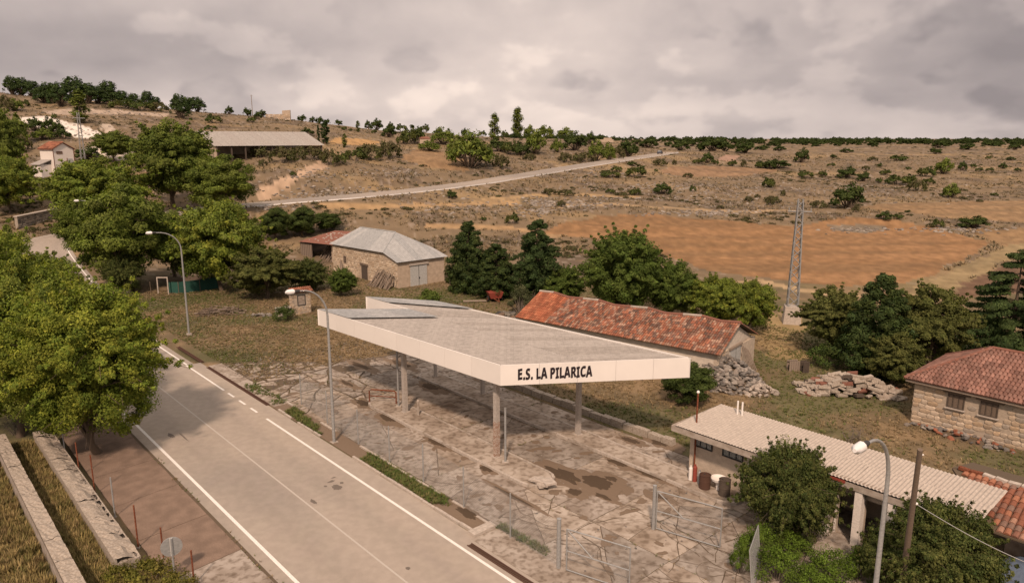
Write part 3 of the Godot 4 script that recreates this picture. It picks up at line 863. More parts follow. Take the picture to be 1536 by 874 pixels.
# ---------------------------------------------------------------- canopy
func V2(s: float, t: float) -> Vector2:
	return Vector2(s, t)
func build_canopy() -> void:
	var o := V2(35, 28)
	var c := thing("canopy", "cream filling station canopy lettered E.S. LA PILARICA on slender columns", "canopy", W(o.x, o.y), TURN)
	var L := func(p: Vector2, y: float) -> Vector3: return Vector3(p.y - o.y, y, -(p.x - o.x))
	var A := V2(28.45, 24.6)
	var B := V2(47.1, 23.5)
	var N := V2(42.8, 28.4)
	var C := V2(48.5, 28.28)
	var D := V2(43.65, 31.4)
	var E := V2(22.45, 33.4)
	var Mid := A.lerp(E, 0.47)
	var top := 6.1
	var low := 4.95
	# fascia panels
	for side in [[A, E, 5], [B, A, 8], [N, B, 3], [C, N, 3], [D, C, 3], [E, D, 9]]:
		var p: Vector2 = side[0]
		var q: Vector2 = side[1]
		var inw := (q - p).orthogonal().normalized() * 0.07
		var mid := (A + B + C + D + E) / 5.0
		if inw.dot(mid - (p + q) * 0.5) < 0: inw = -inw
		if side[0] == C: inw = V2(0, 0.07)
		if side[0] == N: inw = (V2(-1, -0.9)).normalized() * 0.07
		for k in side[2]:
			var a := p.lerp(q, (k + (0.0 if k == 0 else 0.003)) / side[2])
			var b := p.lerp(q, (k + (1.0 if k == side[2] - 1 else 0.997)) / side[2])
			var m := MB.new()
			var v := [L.call(a, low), L.call(b, low), L.call(b + inw, low), L.call(a + inw, low), L.call(a, top), L.call(b, top), L.call(b + inw, top), L.call(a + inw, top)]
			if (v[1] - v[0]).cross(v[2] - v[1]).y > 0: v = [v[1], v[0], v[3], v[2], v[5], v[4], v[7], v[6]]
			m.hexa(v)
			part(c, "fascia_panel", m, M.fascia if (k + side[2]) % 3 else M.fascia_cool)
	# corrugated deck, one mesh per sheet
	var ends := Vector2(0.0, 0.0)
	for half in [[A, B, Mid, N, 17], [Mid, C, E, D, 22]]:
		for k in half[4]:
			var f0: float = (k + 0.004) / half[4]
			var f1: float = (k + 0.996) / half[4]
			var m := MB.new()
			var waves := 10
			for w in waves:
				var g0 := lerpf(f0, f1, float(w) / waves)
				var g1 := lerpf(f0, f1, float(w + 1) / waves)
				var y0 := top - 0.1 + (0.035 if w % 2 else 0.0) + rnd(-0.002, 0.002)
				var y1 := top - 0.1 + (0.0 if w % 2 else 0.035)
				var l0: Vector2 = half[0].lerp(half[1], g0)
				var l1: Vector2 = half[0].lerp(half[1], g1)
				var r0: Vector2 = half[2].lerp(half[3], g0)
				var r1: Vector2 = half[2].lerp(half[3], g1)
				m.quad(L.call(l0, y0), L.call(l1, y1), L.call(r1, y1), L.call(r0, y0))
			part(c, "roof_sheet", m, M.fibre if rng.randf() < 0.6 else M.fibre_b)
	var sof := MB.new()
	var ring := PackedVector2Array()
	for p in [A, B, N, C, D, E]: ring.append(V2(p.y - o.y, -(p.x - o.x)))
	var inner: PackedVector2Array = Geometry2D.offset_polygon(ring, -0.08)[0]
	sof.slab(inner, low + 0.06, low + 0.12)
	part(c, "soffit", sof, M.fascia)
	# metal flashing over the two far ends
	for k in [[B, N, A, Mid, 0.21, 0.198, 0.0], [C, D, N, E, 0.5, 0.185, 0.0]]:
		var a: Vector2 = k[0]
		var b: Vector2 = k[1]
		var a2: Vector2 = a.lerp(k[2], k[4])
		var b2: Vector2 = b.lerp(k[3], k[5])
		for h in 3:
			var m := MB.new()
			var x0 := a.lerp(b, h / 3.0 + 0.002)
			var x1 := a.lerp(b, (h + 1) / 3.0 - 0.002)
			var z0 := a2.lerp(b2, h / 3.0 + 0.002)
			var z1 := a2.lerp(b2, (h + 1) / 3.0 - 0.002)
			var v := [L.call(z0, top + 0.05), L.call(x0, top + 0.004), L.call(x1, top + 0.004), L.call(z1, top + 0.05), L.call(z0, top + 0.08), L.call(x0, top + 0.03), L.call(x1, top + 0.03), L.call(z1, top + 0.08)]
			m.hexa(v)
			part(c, "end_flashing", m, M.zinc if h % 2 else M.zinc_b)
	# columns
	for k in [[29.66, 25.34, 0.135, 1], [39.04, 25.37, 0.135, 0], [28.78, 31.18, 0.13, 0], [38.39, 31.51, 0.11, 0], [43.75, 31.25, 0.09, 0]]:
		var m := MB.new()
		var x: float = k[1] - o.y
		var z: float = -(k[0] - o.x)
		var r: float = k[2]
		m.box(Vector3(x - r, 2.35, z - r), Vector3(x + r, low + 0.07, z + r))
		var col := part(c, "column", m, M.column)
		m = MB.new()
		m.box(Vector3(x - r - 0.004, 0.1, z - r - 0.004), Vector3(x + r + 0.004, 2.345, z + r + 0.004))
		part(col, "lower_casing", m, M.column_rusty if k[3] else M.column)
		m = MB.new()
		m.box(Vector3(x - r - 0.1, 0.03, z - r - 0.1), Vector3(x + r + 0.1, 0.25, z + r + 0.1))
		part(col, "foot", m, M.concrete_pale)
	# lettering on the end fascia
	var tm := TextMesh.new()
	var fnt := SystemFont.new()
	fnt.font_names = PackedStringArray(["Droid Sans"])
	fnt.font_weight = 700
	tm.text = "E.S. LA PILARICA"
	var bold := FontVariation.new()
	bold.base_font = fnt
	bold.variation_embolden = 0.85
	bold.variation_transform = Transform2D(Vector2(1, 0), Vector2(0.12, 1), Vector2.ZERO)
	tm.font = bold
	tm.font_size = 64
	tm.pixel_size = 0.01
	tm.depth = 0.012
	tm.horizontal_alignment = HORIZONTAL_ALIGNMENT_LEFT
	tm.vertical_alignment = VERTICAL_ALIGNMENT_CENTER
	var box := tm.get_aabb()
	var dir: Vector3 = (L.call(E, 0.0) - L.call(A, 0.0))
	var wide := dir.length()
	dir = dir.normalized()
	var face := dir.cross(Vector3.UP)
	if face.z < 0: face = -face
	var want := 4.12
	var tall := 0.68
	var sx := want / box.size.x
	var sy := tall / box.size.y
	var bs := Basis(dir * sx, Vector3.UP * sy, face)
	var at: Vector3 = L.call(A, low + 0.6) + dir * 0.95 + face * 0.009
	for k in 1:
		part(c, "lettering", tm, M.letter, Transform3D(bs, at + dir * 0.014 * k + face * 0.003 * k - bs * Vector3(box.position.x, box.position.y + box.size.y * 0.5, 0)))

# ---------------------------------------------------------------- street furniture
func post_mesh(r: float, h: float, sides := 8) -> MB:
	var b := MB.new()
	b.tube([Vector3(0, 0, 0), Vector3(0, h, 0)], [r, r], sides)
	return b
func lamp_foot(head: Vector3) -> Vector3:
	var q := st_of(head)
	return W(q.x, q.y + 2.3)
func build_lamps() -> void:
	for k in [[P(283, 501), 9.75, 2.15, "grey street lamp with curved arm in the grass beside the road bend"], [P(501, 664), 9.6, 1.75, "grey street lamp with curved arm in front of the canopy"], [lamp_foot(P(1290, 671, 9.78)), 9.75, 1.9, "grey street lamp with curved arm in front of the office"], [PG(162, 413), 9.7, 2.2, "thin street lamp half hidden by roadside trees near the bend"]]:
		var l := thing("street_lamp", k[3], "street lamp", k[0], TURN, "street lamps along the road")
		var h: float = k[1]
		var arm: float = k[2]
		var b := MB.new()
		b.tube([Vector3(0, -0.1, 0), Vector3(0, h * 0.5, 0), Vector3(0, h - 1.7, 0)], [0.095, 0.08, 0.065], 10)
		part(l, "pole", b, M.galv)
		b = MB.new()
		b.box(Vector3(-0.2, -0.1, -0.2), Vector3(0.2, 0.08, 0.2))
		part(l, "foot", b, M.concrete)
		b = MB.new()
		var pts := []
		var rad := []
		for i in 10:
			var a := PI * 0.5 * i / 9.0
			pts.append(Vector3(-(1.0 - cos(a)) * (arm - 0.2), h - 1.7 + sin(a) * 1.7, 0))
			rad.append(0.062 - 0.002 * i)
		pts.append(Vector3(-arm, h + 0.02, 0))
		rad.append(0.04)
		b.tube(pts, rad, 8)
		part(l, "arm", b, M.galv)
		b = MB.new()
		b.tube([Vector3(-arm + 0.1, h + 0.02, 0), Vector3(-arm - 0.2, h + 0.03, 0)], [0.08, 0.09], 8)
		part(l, "lamp_housing", b, M.dark_metal)
		b = MB.new()
		b.tube([Vector3(-arm - 0.2, h + 0.03, 0), Vector3(-arm - 0.28, h + 0.03, 0), Vector3(-arm - 0.6, h + 0.03, 0), Vector3(-arm - 0.72, h + 0.03, 0)], [0.09, 0.15, 0.14, 0.06], 10)
		part(l, "lamp_cover", b, M.lamp_glass)
	# old timber pole with its cable
	var base := P(1354, 874, 0.9)
	base.y = 0
	var p := thing("timber_pole", "bare weathered timber pole with one cable beside the office", "pole", base)
	var tip := P(1381, 674, 7.6) - base
	var b := MB.new()
	b.tube([Vector3(0, -0.1, 0), tip * 0.5, tip], [0.12, 0.105, 0.085], 9)
	part(p, "shaft", b, M.wood)
	b = MB.new()
	var hook := tip * 0.68 + Vector3(0.1, 0, 0)
	b.tube([hook - Vector3(0.12, 0, 0), hook + Vector3(0.06, 0.0, 0)], [0.05, 0.05], 6)
	b.tube([tip * 0.97, tip * 0.97 + Vector3(0.14, 0, 0)], [0.03, 0.03], 6)
	part(p, "insulator", b, M.white_paint)
	var cab := MB.new()
	var a0 := base + hook
	var a1 := P(1600, 868, 4.0)
	var pts := []
	var rad := []
	for i in 15:
		var f := i / 14.0
		pts.append(a0.lerp(a1, f) - Vector3(0, sin(PI * f) * 0.18, 0))
		rad.append(0.014)
	cab.tube(pts, rad, 5)
	solo("cable", "thin pale cable running from the timber pole past the office", "cable", cab, M.galv)
	# lattice pylon
	var at := P(1187, 484)
	var y := thing("lattice_pylon", "grey steel lattice mast on a square concrete block", "pylon", at, -0.25)
	b = MB.new()
	b.hexa([Vector3(-0.85, -0.1, -0.85), Vector3(0.85, -0.1, -0.85), Vector3(0.85, -0.1, 0.85), Vector3(-0.85, -0.1, 0.85), Vector3(-0.72, 1.75, -0.72), Vector3(0.72, 1.75, -0.72), Vector3(0.72, 1.75, 0.72), Vector3(-0.72, 1.75, 0.72)])
	part(y, "concrete_block", b, M.concrete_pale)
	var top := 12.3
	var wd := func(h: float) -> float: return lerpf(0.5, 0.22, (h - 1.7) / (top - 1.7))
	for q in [[-1, -1], [1, -1], [1, 1], [-1, 1]]:
		b = MB.new()
		b.tube([Vector3(q[0] * 0.5, 1.7, q[1] * 0.5), Vector3(q[0] * 0.22, top, q[1] * 0.22)], [0.075, 0.065], 5)
		part(y, "leg", b, M.galv)
	var h := 1.75
	var flip := 1.0
	while h < top - 0.5:
		var step: float = wd.call(h) * 1.6 + 0.12
		var w0: float = wd.call(h)
		var w1: float = wd.call(minf(h + step, top))
		for q in 4:
			var t := Basis(Vector3.UP, q * PI / 2)
			b = MB.new()
			b.tube([t * Vector3(-w0 * flip, h, w0), t * Vector3(w1 * flip, minf(h + step, top), w1)], [0.045, 0.045], 4, false)
			part(y, "brace", b, M.galv)
		flip = -flip
		h += step
	b = MB.new()
	b.tube([Vector3(-1.1, top - 1.2, 0), Vector3(1.1, top - 1.2, 0)], [0.06, 0.06], 5)
	part(y, "crossarm", b, M.galv)
	for x in [-1.0, 0.0, 1.0]:
		b = MB.new()
		b.tube([Vector3(x, top - 1.2, 0), Vector3(x, top - 0.85, 0)], [0.05, 0.05], 6)
		part(y, "insulator", b, M.galv)

func wire_mesh(wide: float, tall: float, gap: float, r: float) -> MB:
	var b := MB.new()
	var k := -tall
	while k < wide:
		for d in [1, -1]:
			var x0 := maxf(k, 0.0)
			var x1 := minf(k + tall, wide)
			if x1 - x0 < 0.02: continue
			var y0 := x0 - k
			var y1 := x1 - k
			if d < 0:
				y0 = tall - y0
				y1 = tall - y1
			b.tube([Vector3(x0, y0, 0), Vector3(x1, y1, 0)], [r, r], 3, false)
		k += gap
	return b
func fence_run(called: String, label: String, pts: Array, tall: float, wire := true) -> Node3D:
	var f := thing(called, label, "fence", pts[0])
	var shape := post_mesh(0.035, tall).mesh()
	for i in pts.size():
		part(f, "post", shape, M.galv, Transform3D(Basis(), pts[i] - pts[0]))
		if wire and i < pts.size() - 1:
			var d: Vector3 = pts[i + 1] - pts[i]
			var t := Transform3D(Basis(d.normalized(), Vector3.UP, d.normalized().cross(Vector3.UP)), pts[i] - pts[0] + Vector3(0, 0.12, 0))
			var w := part(f, "wire_mesh", wire_mesh(d.length(), tall - 0.2, 0.12, 0.0038), M.galv, t)
			w.set_meta("kind", "stuff")
	return f
func build_fences() -> void:
	var pts := []
	for k in [[45.3, 21.0], [41.0, 20.7], [36.81, 20.52], [33.35, 20.52], [30.08, 20.55], [26.47, 20.45], [22.88, 20.35], [19.8, 20.3]]: pts.append(W(k[0], k[1], 0.0))
	fence_run("chain_link_fence", "grey chain link fence along the forecourt beside the verge", pts, 2.25)
	# gate: two posts and two leaves, one open inwards, one drooping
	var gp := thing("gate_post", "thick grey steel gate post at the fence end by the verge", "gate post", W(19.72, 20.3), TURN)
	part(gp, "pipe", post_mesh(0.09, 2.3, 10), M.galv)
	var cap := MB.new()
	cap.lathe([Vector2(0.1, 2.3), Vector2(0.1, 2.33), Vector2(0.0, 2.36)], 10)
	part(gp, "cap", cap, M.galv)
	var gq := thing("gate_post", "thick grey steel gate post on the open forecourt", "gate post", W(18.95, 25.85), TURN)
	part(gq, "pipe", post_mesh(0.085, 2.25, 10), M.galv)
	cap = MB.new()
	cap.lathe([Vector2(0.095, 2.25), Vector2(0.095, 2.28), Vector2(0.0, 2.31)], 10)
	part(gq, "cap", cap, M.galv)
	gate_leaf(W(18.95, 25.85) + Vector3(0.12, 0, 0.03), P(1080, 824) + Vector3(0, 0, 0), "steel pipe gate leaf with wire mesh standing open before the office")
	gate_leaf(W(19.3, 20.35), W(16.6, 21.2), "steel pipe gate leaf with diagonal brace beside the road")
	# leaning mesh panel by the hedge
	var lp := thing("mesh_panel", "loose wire mesh panel propped beside the green hedge", "panel", P(1135, 872), 1.1)
	var b := wire_mesh(2.2, 1.9, 0.1, 0.004)
	part(lp, "wire_mesh", b, M.galv, Transform3D(Basis(Vector3.RIGHT, -0.12), Vector3(-1.1, 0.03, 0))).set_meta("kind", "stuff")
	b = MB.new()
	for e in [[Vector3(-1.1, 0, 0), Vector3(-1.1, 1.95, -0.22)], [Vector3(1.1, 0, 0), Vector3(1.1, 1.95, -0.22)], [Vector3(-1.1, 1.95, -0.22), Vector3(1.1, 1.95, -0.22)]]:
		b.tube(e, [0.022, 0.022], 6)
	part(lp, "frame", b, M.galv)
	# steel posts under the canopy
	for k in [[28.86, 25.3, 3.4, "plain grey steel pipe post standing next to the rusty canopy column"], [40.27, 25.65, 4.98, "tall grey steel pipe post reaching the canopy underside"]]:
		var sp := thing("steel_post", k[3], "post", W(k[0], k[1], 0.2))
		part(sp, "pipe", post_mesh(0.065, k[2] - 0.2), M.galv)
		var pl := MB.new()
		pl.box(Vector3(-0.18, -0.005, -0.18), Vector3(0.18, 0.02, 0.18))
		part(sp, "base_plate", pl, M.concrete_pale)
	var bo := thing("bollard", "short grey bollard on the pump island beside the canopy column", "bollard", W(38.0, 25.7, 0.2))
	part(bo, "shaft", post_mesh(0.07, 0.95), M.concrete)
	var dm := MB.new()
	dm.lathe([Vector2(0.085, 0.95), Vector2(0.085, 1.0), Vector2(0.05, 1.06), Vector2(0, 1.07)], 10)
	part(bo, "cap", dm, M.concrete_pale)
	# rusty hoop barrier at the island's far end
	var hb := thing("hoop_barrier", "bent rusty hoop barrier at the far end of the pump island", "barrier", W(41.6, 25.2, 0.2), TURN)
	b = MB.new()
	b.tube([Vector3(-0.6, 0, -0.7), Vector3(-0.6, 0.8, -0.7), Vector3(-0.5, 0.9, -0.6), Vector3(0.5, 0.9, 0.7), Vector3(0.6, 0.8, 0.8), Vector3(0.6, 0, 0.8)], [0.05, 0.05, 0.05, 0.05, 0.05, 0.05], 7)
	part(hb, "hoop", b, M.rusty)
	b = MB.new()
	b.tube([Vector3(-0.55, 0.45, -0.65), Vector3(0.55, 0.45, 0.75)], [0.03, 0.03], 6)
	part(hb, "rail", b, M.rusty)
	# stones at the island's near end
	var st := thing("stone_slab_stack", "small stack of pale broken slabs at the pump island end", "stones", W(25.6, 25.1, 0.2), TURN)
	for i in 6:
		b = MB.new()
		b.obox(Transform3D(Basis.from_euler(Vector3(rnd(-0.06, 0.06), rnd(-0.5, 0.5), rnd(-0.06, 0.06))), Vector3(rnd(-0.4, 0.4), 0.06 + 0.1 * (i / 2), rnd(-0.6, 0.6))), Vector3(rnd(0.2, 0.35), 0.05, rnd(0.25, 0.45)))
		part(st, "slab", b, M.concrete_pale)
	# rusty posts left of the road
	for k in [[207, 822, 2.1, "rusty", "tall rusty iron post on the reddish pavement"], [245, 838, 1.5, "rusty", "short rusty iron post on the reddish pavement near the sign"], [172, 776, 2.1, "galv", "thin grey steel post on the reddish pavement"], [142, 742, 2.2, "rusty", "thin brown iron post at the foot of the roadside tree"], [119, 715, 2.0, "rusty", "thin brown iron post beside the crumbling wall"], [98, 688, 2.6, "galv", "leaning grey steel post at the wall end under the tree"], [291, 878, 1.6, "rusty", "rusty iron post with a thin stay wire beside the bush"]]:
		var sp := thing("iron_post", k[4], "post", P(k[0], k[1]), 0, "old fence posts along the pavement")
		part(sp, "shaft", post_mesh(0.035, k[2], 6), M[k[3]])
		b = MB.new()
		b.box(Vector3(-0.07, -0.02, -0.07), Vector3(0.07, 0.06, 0.07))
		part(sp, "footing", b, M.concrete)
	# round sign seen from behind
	var sg := thing("round_sign", "round road sign seen from its grey back in the bushes", "sign", P(262, 870), 0.5)
	part(sg, "pole", post_mesh(0.04, 1.9), M.galv)
	b = MB.new()
	var disc := []
	for i in 24:
		var a := TAU * i / 24.0
		disc.append(Vector3(cos(a) * 0.42, 1.5 + sin(a) * 0.42, 0))
	for i in 24:
		var q: Vector3 = disc[(i + 1) % 24]
		b.tri(Vector3(0, 1.5, 0.05), q + Vector3(0, 0, 0.05), disc[i] + Vector3(0, 0, 0.05))
		b.tri(Vector3(0, 1.5, -0.0), disc[i], q)
		b.quad(disc[i], disc[i] + Vector3(0, 0, 0.05), q + Vector3(0, 0, 0.05), q)
	part(sg, "disc", b, M.galv, Transform3D(Basis(), Vector3(0, 0, -0.1)))
	b = MB.new()
	b.box(Vector3(-0.05, 1.1, -0.05), Vector3(0.05, 1.9, -0.03))
	part(sg, "stiffener", b, M.white_paint)
	# blue tarpaulin whose edge shows by the office yard
	var tp := MB.new()
	var o := P(1560, 890, 0.0)
	for i in 8:
		for k in 8:
			var q := []
			for e in [[i, k], [i, k + 1], [i + 1, k + 1], [i + 1, k]]:
				var fx: float = e[0] / 8.0 * 2 - 1
				var fz: float = e[1] / 8.0 * 2 - 1
				q.append(Vector3(fx * 1.3, 1.15 * (1 - pow(absf(fx), 3)) * (1 - pow(absf(fz), 4)) + 0.02 * sin(e[0] * 3.0 + e[1] * 2.0), fz * 1.9))
			tp.quad(q[0], q[3], q[2], q[1])
	solo("tarpaulin", "blue grey tarpaulin draped over a heap beside the office yard", "tarpaulin", tp, M.cloth_blue, o, 0.6)
func gate_leaf(a: Vector3, b: Vector3, label: String) -> void:
	var d := b - a
	d.y = 0
	var w := d.length()
	var g := thing("gate_leaf", label, "gate", a, atan2(-d.z, d.x))
	var tall := 2.0
	for e in [["stile", Vector3(0, 0.12, 0), Vector3(0, tall, 0)], ["stile", Vector3(w, 0.12, 0), Vector3(w, tall, 0)], ["rail", Vector3(0, tall, 0), Vector3(w, tall, 0)], ["rail", Vector3(0, 0.12, 0), Vector3(w, 0.12, 0)], ["rail", Vector3(0.0, 1.0, 0), Vector3(w, 1.0, 0)], ["brace", Vector3(0.05, 1.95, 0), Vector3(w * 0.42, 1.02, 0)]]:
		var m := MB.new()
		m.tube([e[1], e[2]], [0.03, 0.03], 6)
		part(g, e[0], m, M.galv)
	part(g, "wire_mesh", wire_mesh(w, tall - 0.14, 0.1, 0.002), M.galv, Transform3D(Basis(), Vector3(0, 0.13, 0))).set_meta("kind", "stuff")

# ---------------------------------------------------------------- masonry and roofing helpers
func tile_mesh(r: float, l: float) -> ArrayMesh:      # half barrel, along local z from 0 (low end) to -l
	var b := MB.new()
	for i in 5:
		var a := PI * i / 5.0
		var c := PI * (i + 1) / 5.0
		b.quad(Vector3(-cos(a) * r, sin(a) * r * 0.75, 0), Vector3(-cos(a) * r * 0.85, sin(a) * r * 0.7, -l), Vector3(-cos(c) * r * 0.85, sin(c) * r * 0.7, -l), Vector3(-cos(c) * r, sin(c) * r * 0.75, 0))
		b.tri(Vector3(0, 0, 0.0), Vector3(-cos(a) * r, sin(a) * r * 0.75, 0), Vector3(-cos(c) * r, sin(c) * r * 0.75, 0))
	return b.mesh()
func tiles(parent: Node, e0: Vector3, e1: Vector3, r0: Vector3, r1: Vector3, step: float, course: float, cols: Array, wild := 0.0, single := false) -> void:
	var up := ((r0 + r1) - (e0 + e1)).normalized()
	var along := (e1 - e0).normalized()
	up = (up - along * up.dot(along)).normalized()
	var nrm := along.cross(up).normalized()
	if nrm.y < 0: nrm = -nrm
	var x := up.cross(nrm) * -1.0
	var bs := Basis(nrm.cross(-up).normalized() * 1.0, nrm, -up)
	if bs.determinant() < 0: bs.x = -bs.x
	var shape := tile_mesh(step * 0.5, course * 1.2)
	var xf := []
	var cc := []
	var rows := maxi(1, int(round(((r0 + r1) * 0.5 - (e0 + e1) * 0.5).length() / course)))
	for j in rows:
		var v := float(j) / rows
		var a := e0.lerp(r0, v)
		var b := e1.lerp(r1, v)
		var n := maxi(1, int(round(a.distance_to(b) / step)))
		for i in n:
			var f := (i + 0.5) / n
			var q := a.lerp(b, f) + nrm * (0.03 + wild * nz2.get_noise_2d(i * 22.0 + e0.x * 9, j * 30.0) * 0.5)
			var t := Transform3D(bs * Basis.from_euler(Vector3(-0.05 + rnd(-0.5, 0.5) * wild, rnd(-1, 1) * wild, rnd(-0.6, 0.6) * wild)), q)
			xf.append(t)
			var k: Color = cols[rng.randi() % cols.size()]
			var big := 1.0 + 0.5 * nz2.get_noise_2d(i * 16.0, j * 26.0 + e0.x * 5)
			k = k * (rnd(0.78, 1.18) * big)
			k.a = 1.0
			cc.append(k)
	if single:
		var made := {}
		for i in xf.size():
			var key := rng.randi() % 6
			if not made.has(key):
				made[key] = mat("tile_single%d" % key, cols[key % cols.size()] * (0.75 + 0.1 * key), 0.9, T.blotch, 0.8)
			part(parent, "tile", shape, made[key], xf[i])
	else:
		many(parent, "roof_tile", shape, M.tile, xf, cc)
var rock_shape: ArrayMesh
func rock_mesh(seed_at: int, boxy: float) -> ArrayMesh:
	var b := MB.new()
	var r := RandomNumberGenerator.new()
	r.seed = seed_at
	var rings := 5
	var segs := 8
	var pt := []
	for i in rings + 1:
		var row := []
		for k in segs:
			var th := PI * i / rings
			var ph := TAU * k / segs
			var d := Vector3(sin(th) * cos(ph), cos(th), sin(th) * sin(ph))
			var m := pow(pow(absf(d.x), boxy) + pow(absf(d.y), boxy) + pow(absf(d.z), boxy), 1.0 / boxy)
			row.append(d / m * 0.5 * (1.0 if i == 0 or i == rings else r.randf_range(0.88, 1.1)))
		pt.append(row)
	for i in rings:
		for k in segs:
			var j := (k + 1) % segs
			if i > 0: b.tri(pt[i][k], pt[i + 1][k], pt[i][j])
			if i < rings - 1: b.tri(pt[i][j], pt[i + 1][k], pt[i + 1][j])
	return b.mesh()
var STONES := [Color(0.62, 0.50, 0.37), Color(0.56, 0.455, 0.34), Color(0.66, 0.55, 0.43), Color(0.50, 0.39, 0.28), Color(0.58, 0.44, 0.30), Color(0.47, 0.41, 0.34)]
var PLASTER := [Color(0.70, 0.58, 0.44), Color(0.66, 0.54, 0.40), Color(0.74, 0.63, 0.49), Color(0.60, 0.47, 0.34)]
var GREYS := [Color(0.27, 0.245, 0.22), Color(0.21, 0.195, 0.18), Color(0.33, 0.30, 0.265), Color(0.16, 0.15, 0.138), Color(0.25, 0.215, 0.185), Color(0.36, 0.325, 0.285)]
var CLAY := [Color(0.34, 0.135, 0.082), Color(0.29, 0.12, 0.075), Color(0.37, 0.165, 0.10), Color(0.22, 0.11, 0.078), Color(0.33, 0.19, 0.135), Color(0.18, 0.115, 0.09), Color(0.38, 0.245, 0.18)]
# a face of rubble masonry: stones proud of the wall between o, o + u and o + v, leaving out the holes [u0, u1, v0, v1]
func stone_face(parent: Node, o: Vector3, u: Vector3, v: Vector3, size: float, holes: Array, cols: Array) -> void:
	if rock_shape == null: rock_shape = rock_mesh(4, 5.0)
	var wu := u.length()
	var wv := v.length()
	var x := u / wu
	var y := v / wv
	var n := x.cross(y)
	var xf := []
	var cc := []
	var yy := 0.0
	while yy < wv - 0.04:
		var hh := minf(size * rnd(0.55, 0.95), wv - yy)
		var xx := 0.0
		while xx < wu - 0.03:
			var ww := minf(size * rnd(0.8, 1.9), wu - xx)
			var skip := false
			for h in holes:
				if xx + ww > h[0] and xx < h[1] and yy + hh > h[2] and yy < h[3]: skip = true
			if not skip and not (rng.randf() < 0.06):
				var t := Transform3D(Basis(x * (ww - 0.025), y * (hh - 0.022), n * rnd(0.05, 0.1)) * Basis(Vector3(0, 0, 1), rnd(-0.05, 0.05)), o + x * (xx + ww * 0.5) + y * (yy + hh * 0.5) + n * 0.005)
				xf.append(t)
				cc.append(cols[rng.randi() % cols.size()] * rnd(0.8, 1.15))
			xx += ww
		yy += hh
	many(parent, "masonry_stone", rock_shape, M.stone, xf, cc)
func heap(called: String, label: String, at: Vector3, rx: float, rz: float, tall: float, n: int, lo: float, hi: float, cols: Array, turn := 0.0, flat := 0.6) -> Node3D:
	var g := thing(called, label, "stone heap", at, turn)
	var xf := []
	var cc := []
	var b := MB.new()
	var f := func(x: float, z: float) -> float: return tall * maxf(0.0, 1.0 - pow(x / rx, 2) - pow(z / rz, 2)) * (1.0 + 0.35 * nz2.get_noise_2d((at.x + x) * 40, (at.z + z) * 40))
	for i in 10:
		for k in 10:
			var q := []
			for e in [[i, k], [i, k + 1], [i + 1, k + 1], [i + 1, k]]:
				var x: float = (e[0] / 5.0 - 1.0) * rx
				var z: float = (e[1] / 5.0 - 1.0) * rz
				q.append(Vector3(x, f.call(x, z) - 0.12, z))
			b.quad(q[0], q[3], q[2], q[1])
	part(g, "core", b, M.joint)
	for i in n:
		var a := rnd(0, TAU)
		var r := sqrt(rng.randf()) * 1.04
		var x := cos(a) * r * rx
		var z := sin(a) * r * rz
		var s := rnd(lo, hi)
		xf.append(Transform3D(Basis.from_euler(Vector3(rnd(-0.5, 0.5), rnd(0, TAU), rnd(-0.5, 0.5))).scaled_local(Vector3(s * rnd(0.9, 1.7), s * flat, s)), Vector3(x, f.call(x, z) + s * 0.12, z)))
		cc.append(cols[rng.randi() % cols.size()] * rnd(0.75, 1.2))
	many(g, "stone", rock_mesh(7, 3.5), M.stone, xf, cc)
	return g
func sheet(b: MB, a: Vector3, c: Vector3, d: Vector3, e: Vector3, waves: int, amp: float) -> void:   # corrugated sheet a-c low edge, e-d high edge; ribs run up the slope
	var n := (c - a).cross(e - a).normalized()
	if n.y < 0: n = -n
	for w in waves * 2:
		var f0 := float(w) / (waves * 2)
		var f1 := float(w + 1) / (waves * 2)
		var h0 := n * (amp if w % 2 else 0.0)
		var h1 := n * (0.0 if w % 2 else amp)
		b.quad(a.lerp(c, f0) + h0, e.lerp(d, f0) + h0, e.lerp(d, f1) + h1, a.lerp(c, f1) + h1)
func window(parent: Node, at: Vector3, u: Vector3, n: Vector3, w: float, h: float, frame: Material, pane: Material, bars := 1, sill: Material = null) -> void:
	var b := MB.new()
	var bs := Basis(u, Vector3.UP, n)
	for k in [[0, h * 0.5 - 0.03, w, 0.06], [0, -h * 0.5 + 0.03, w, 0.06], [-w * 0.5 + 0.03, 0, 0.06, h - 0.12], [w * 0.5 - 0.03, 0, 0.06, h - 0.12]]:
		b.obox(Transform3D(bs, at + u * k[0] + Vector3.UP * k[1] + n * 0.03), Vector3(k[2] * 0.5, k[3] * 0.5, 0.035))
	for k in bars:
		b.obox(Transform3D(bs, at + u * (w * ((k + 1.0) / (bars + 1) - 0.5)) + n * 0.03), Vector3(0.02, h * 0.5 - 0.06, 0.025))
	var win := part(parent, "window", b, frame)
	b = MB.new()
	b.obox(Transform3D(bs, at + n * 0.005), Vector3(w * 0.5 - 0.03, h * 0.5 - 0.03, 0.012))
	part(win, "pane", b, pane)
	if sill:
		b = MB.new()
		b.obox(Transform3D(bs, at - Vector3.UP * (h * 0.5 + 0.04) + n * 0.06), Vector3(w * 0.5 + 0.1, 0.035, 0.1))
		part(win, "sill", b, sill)

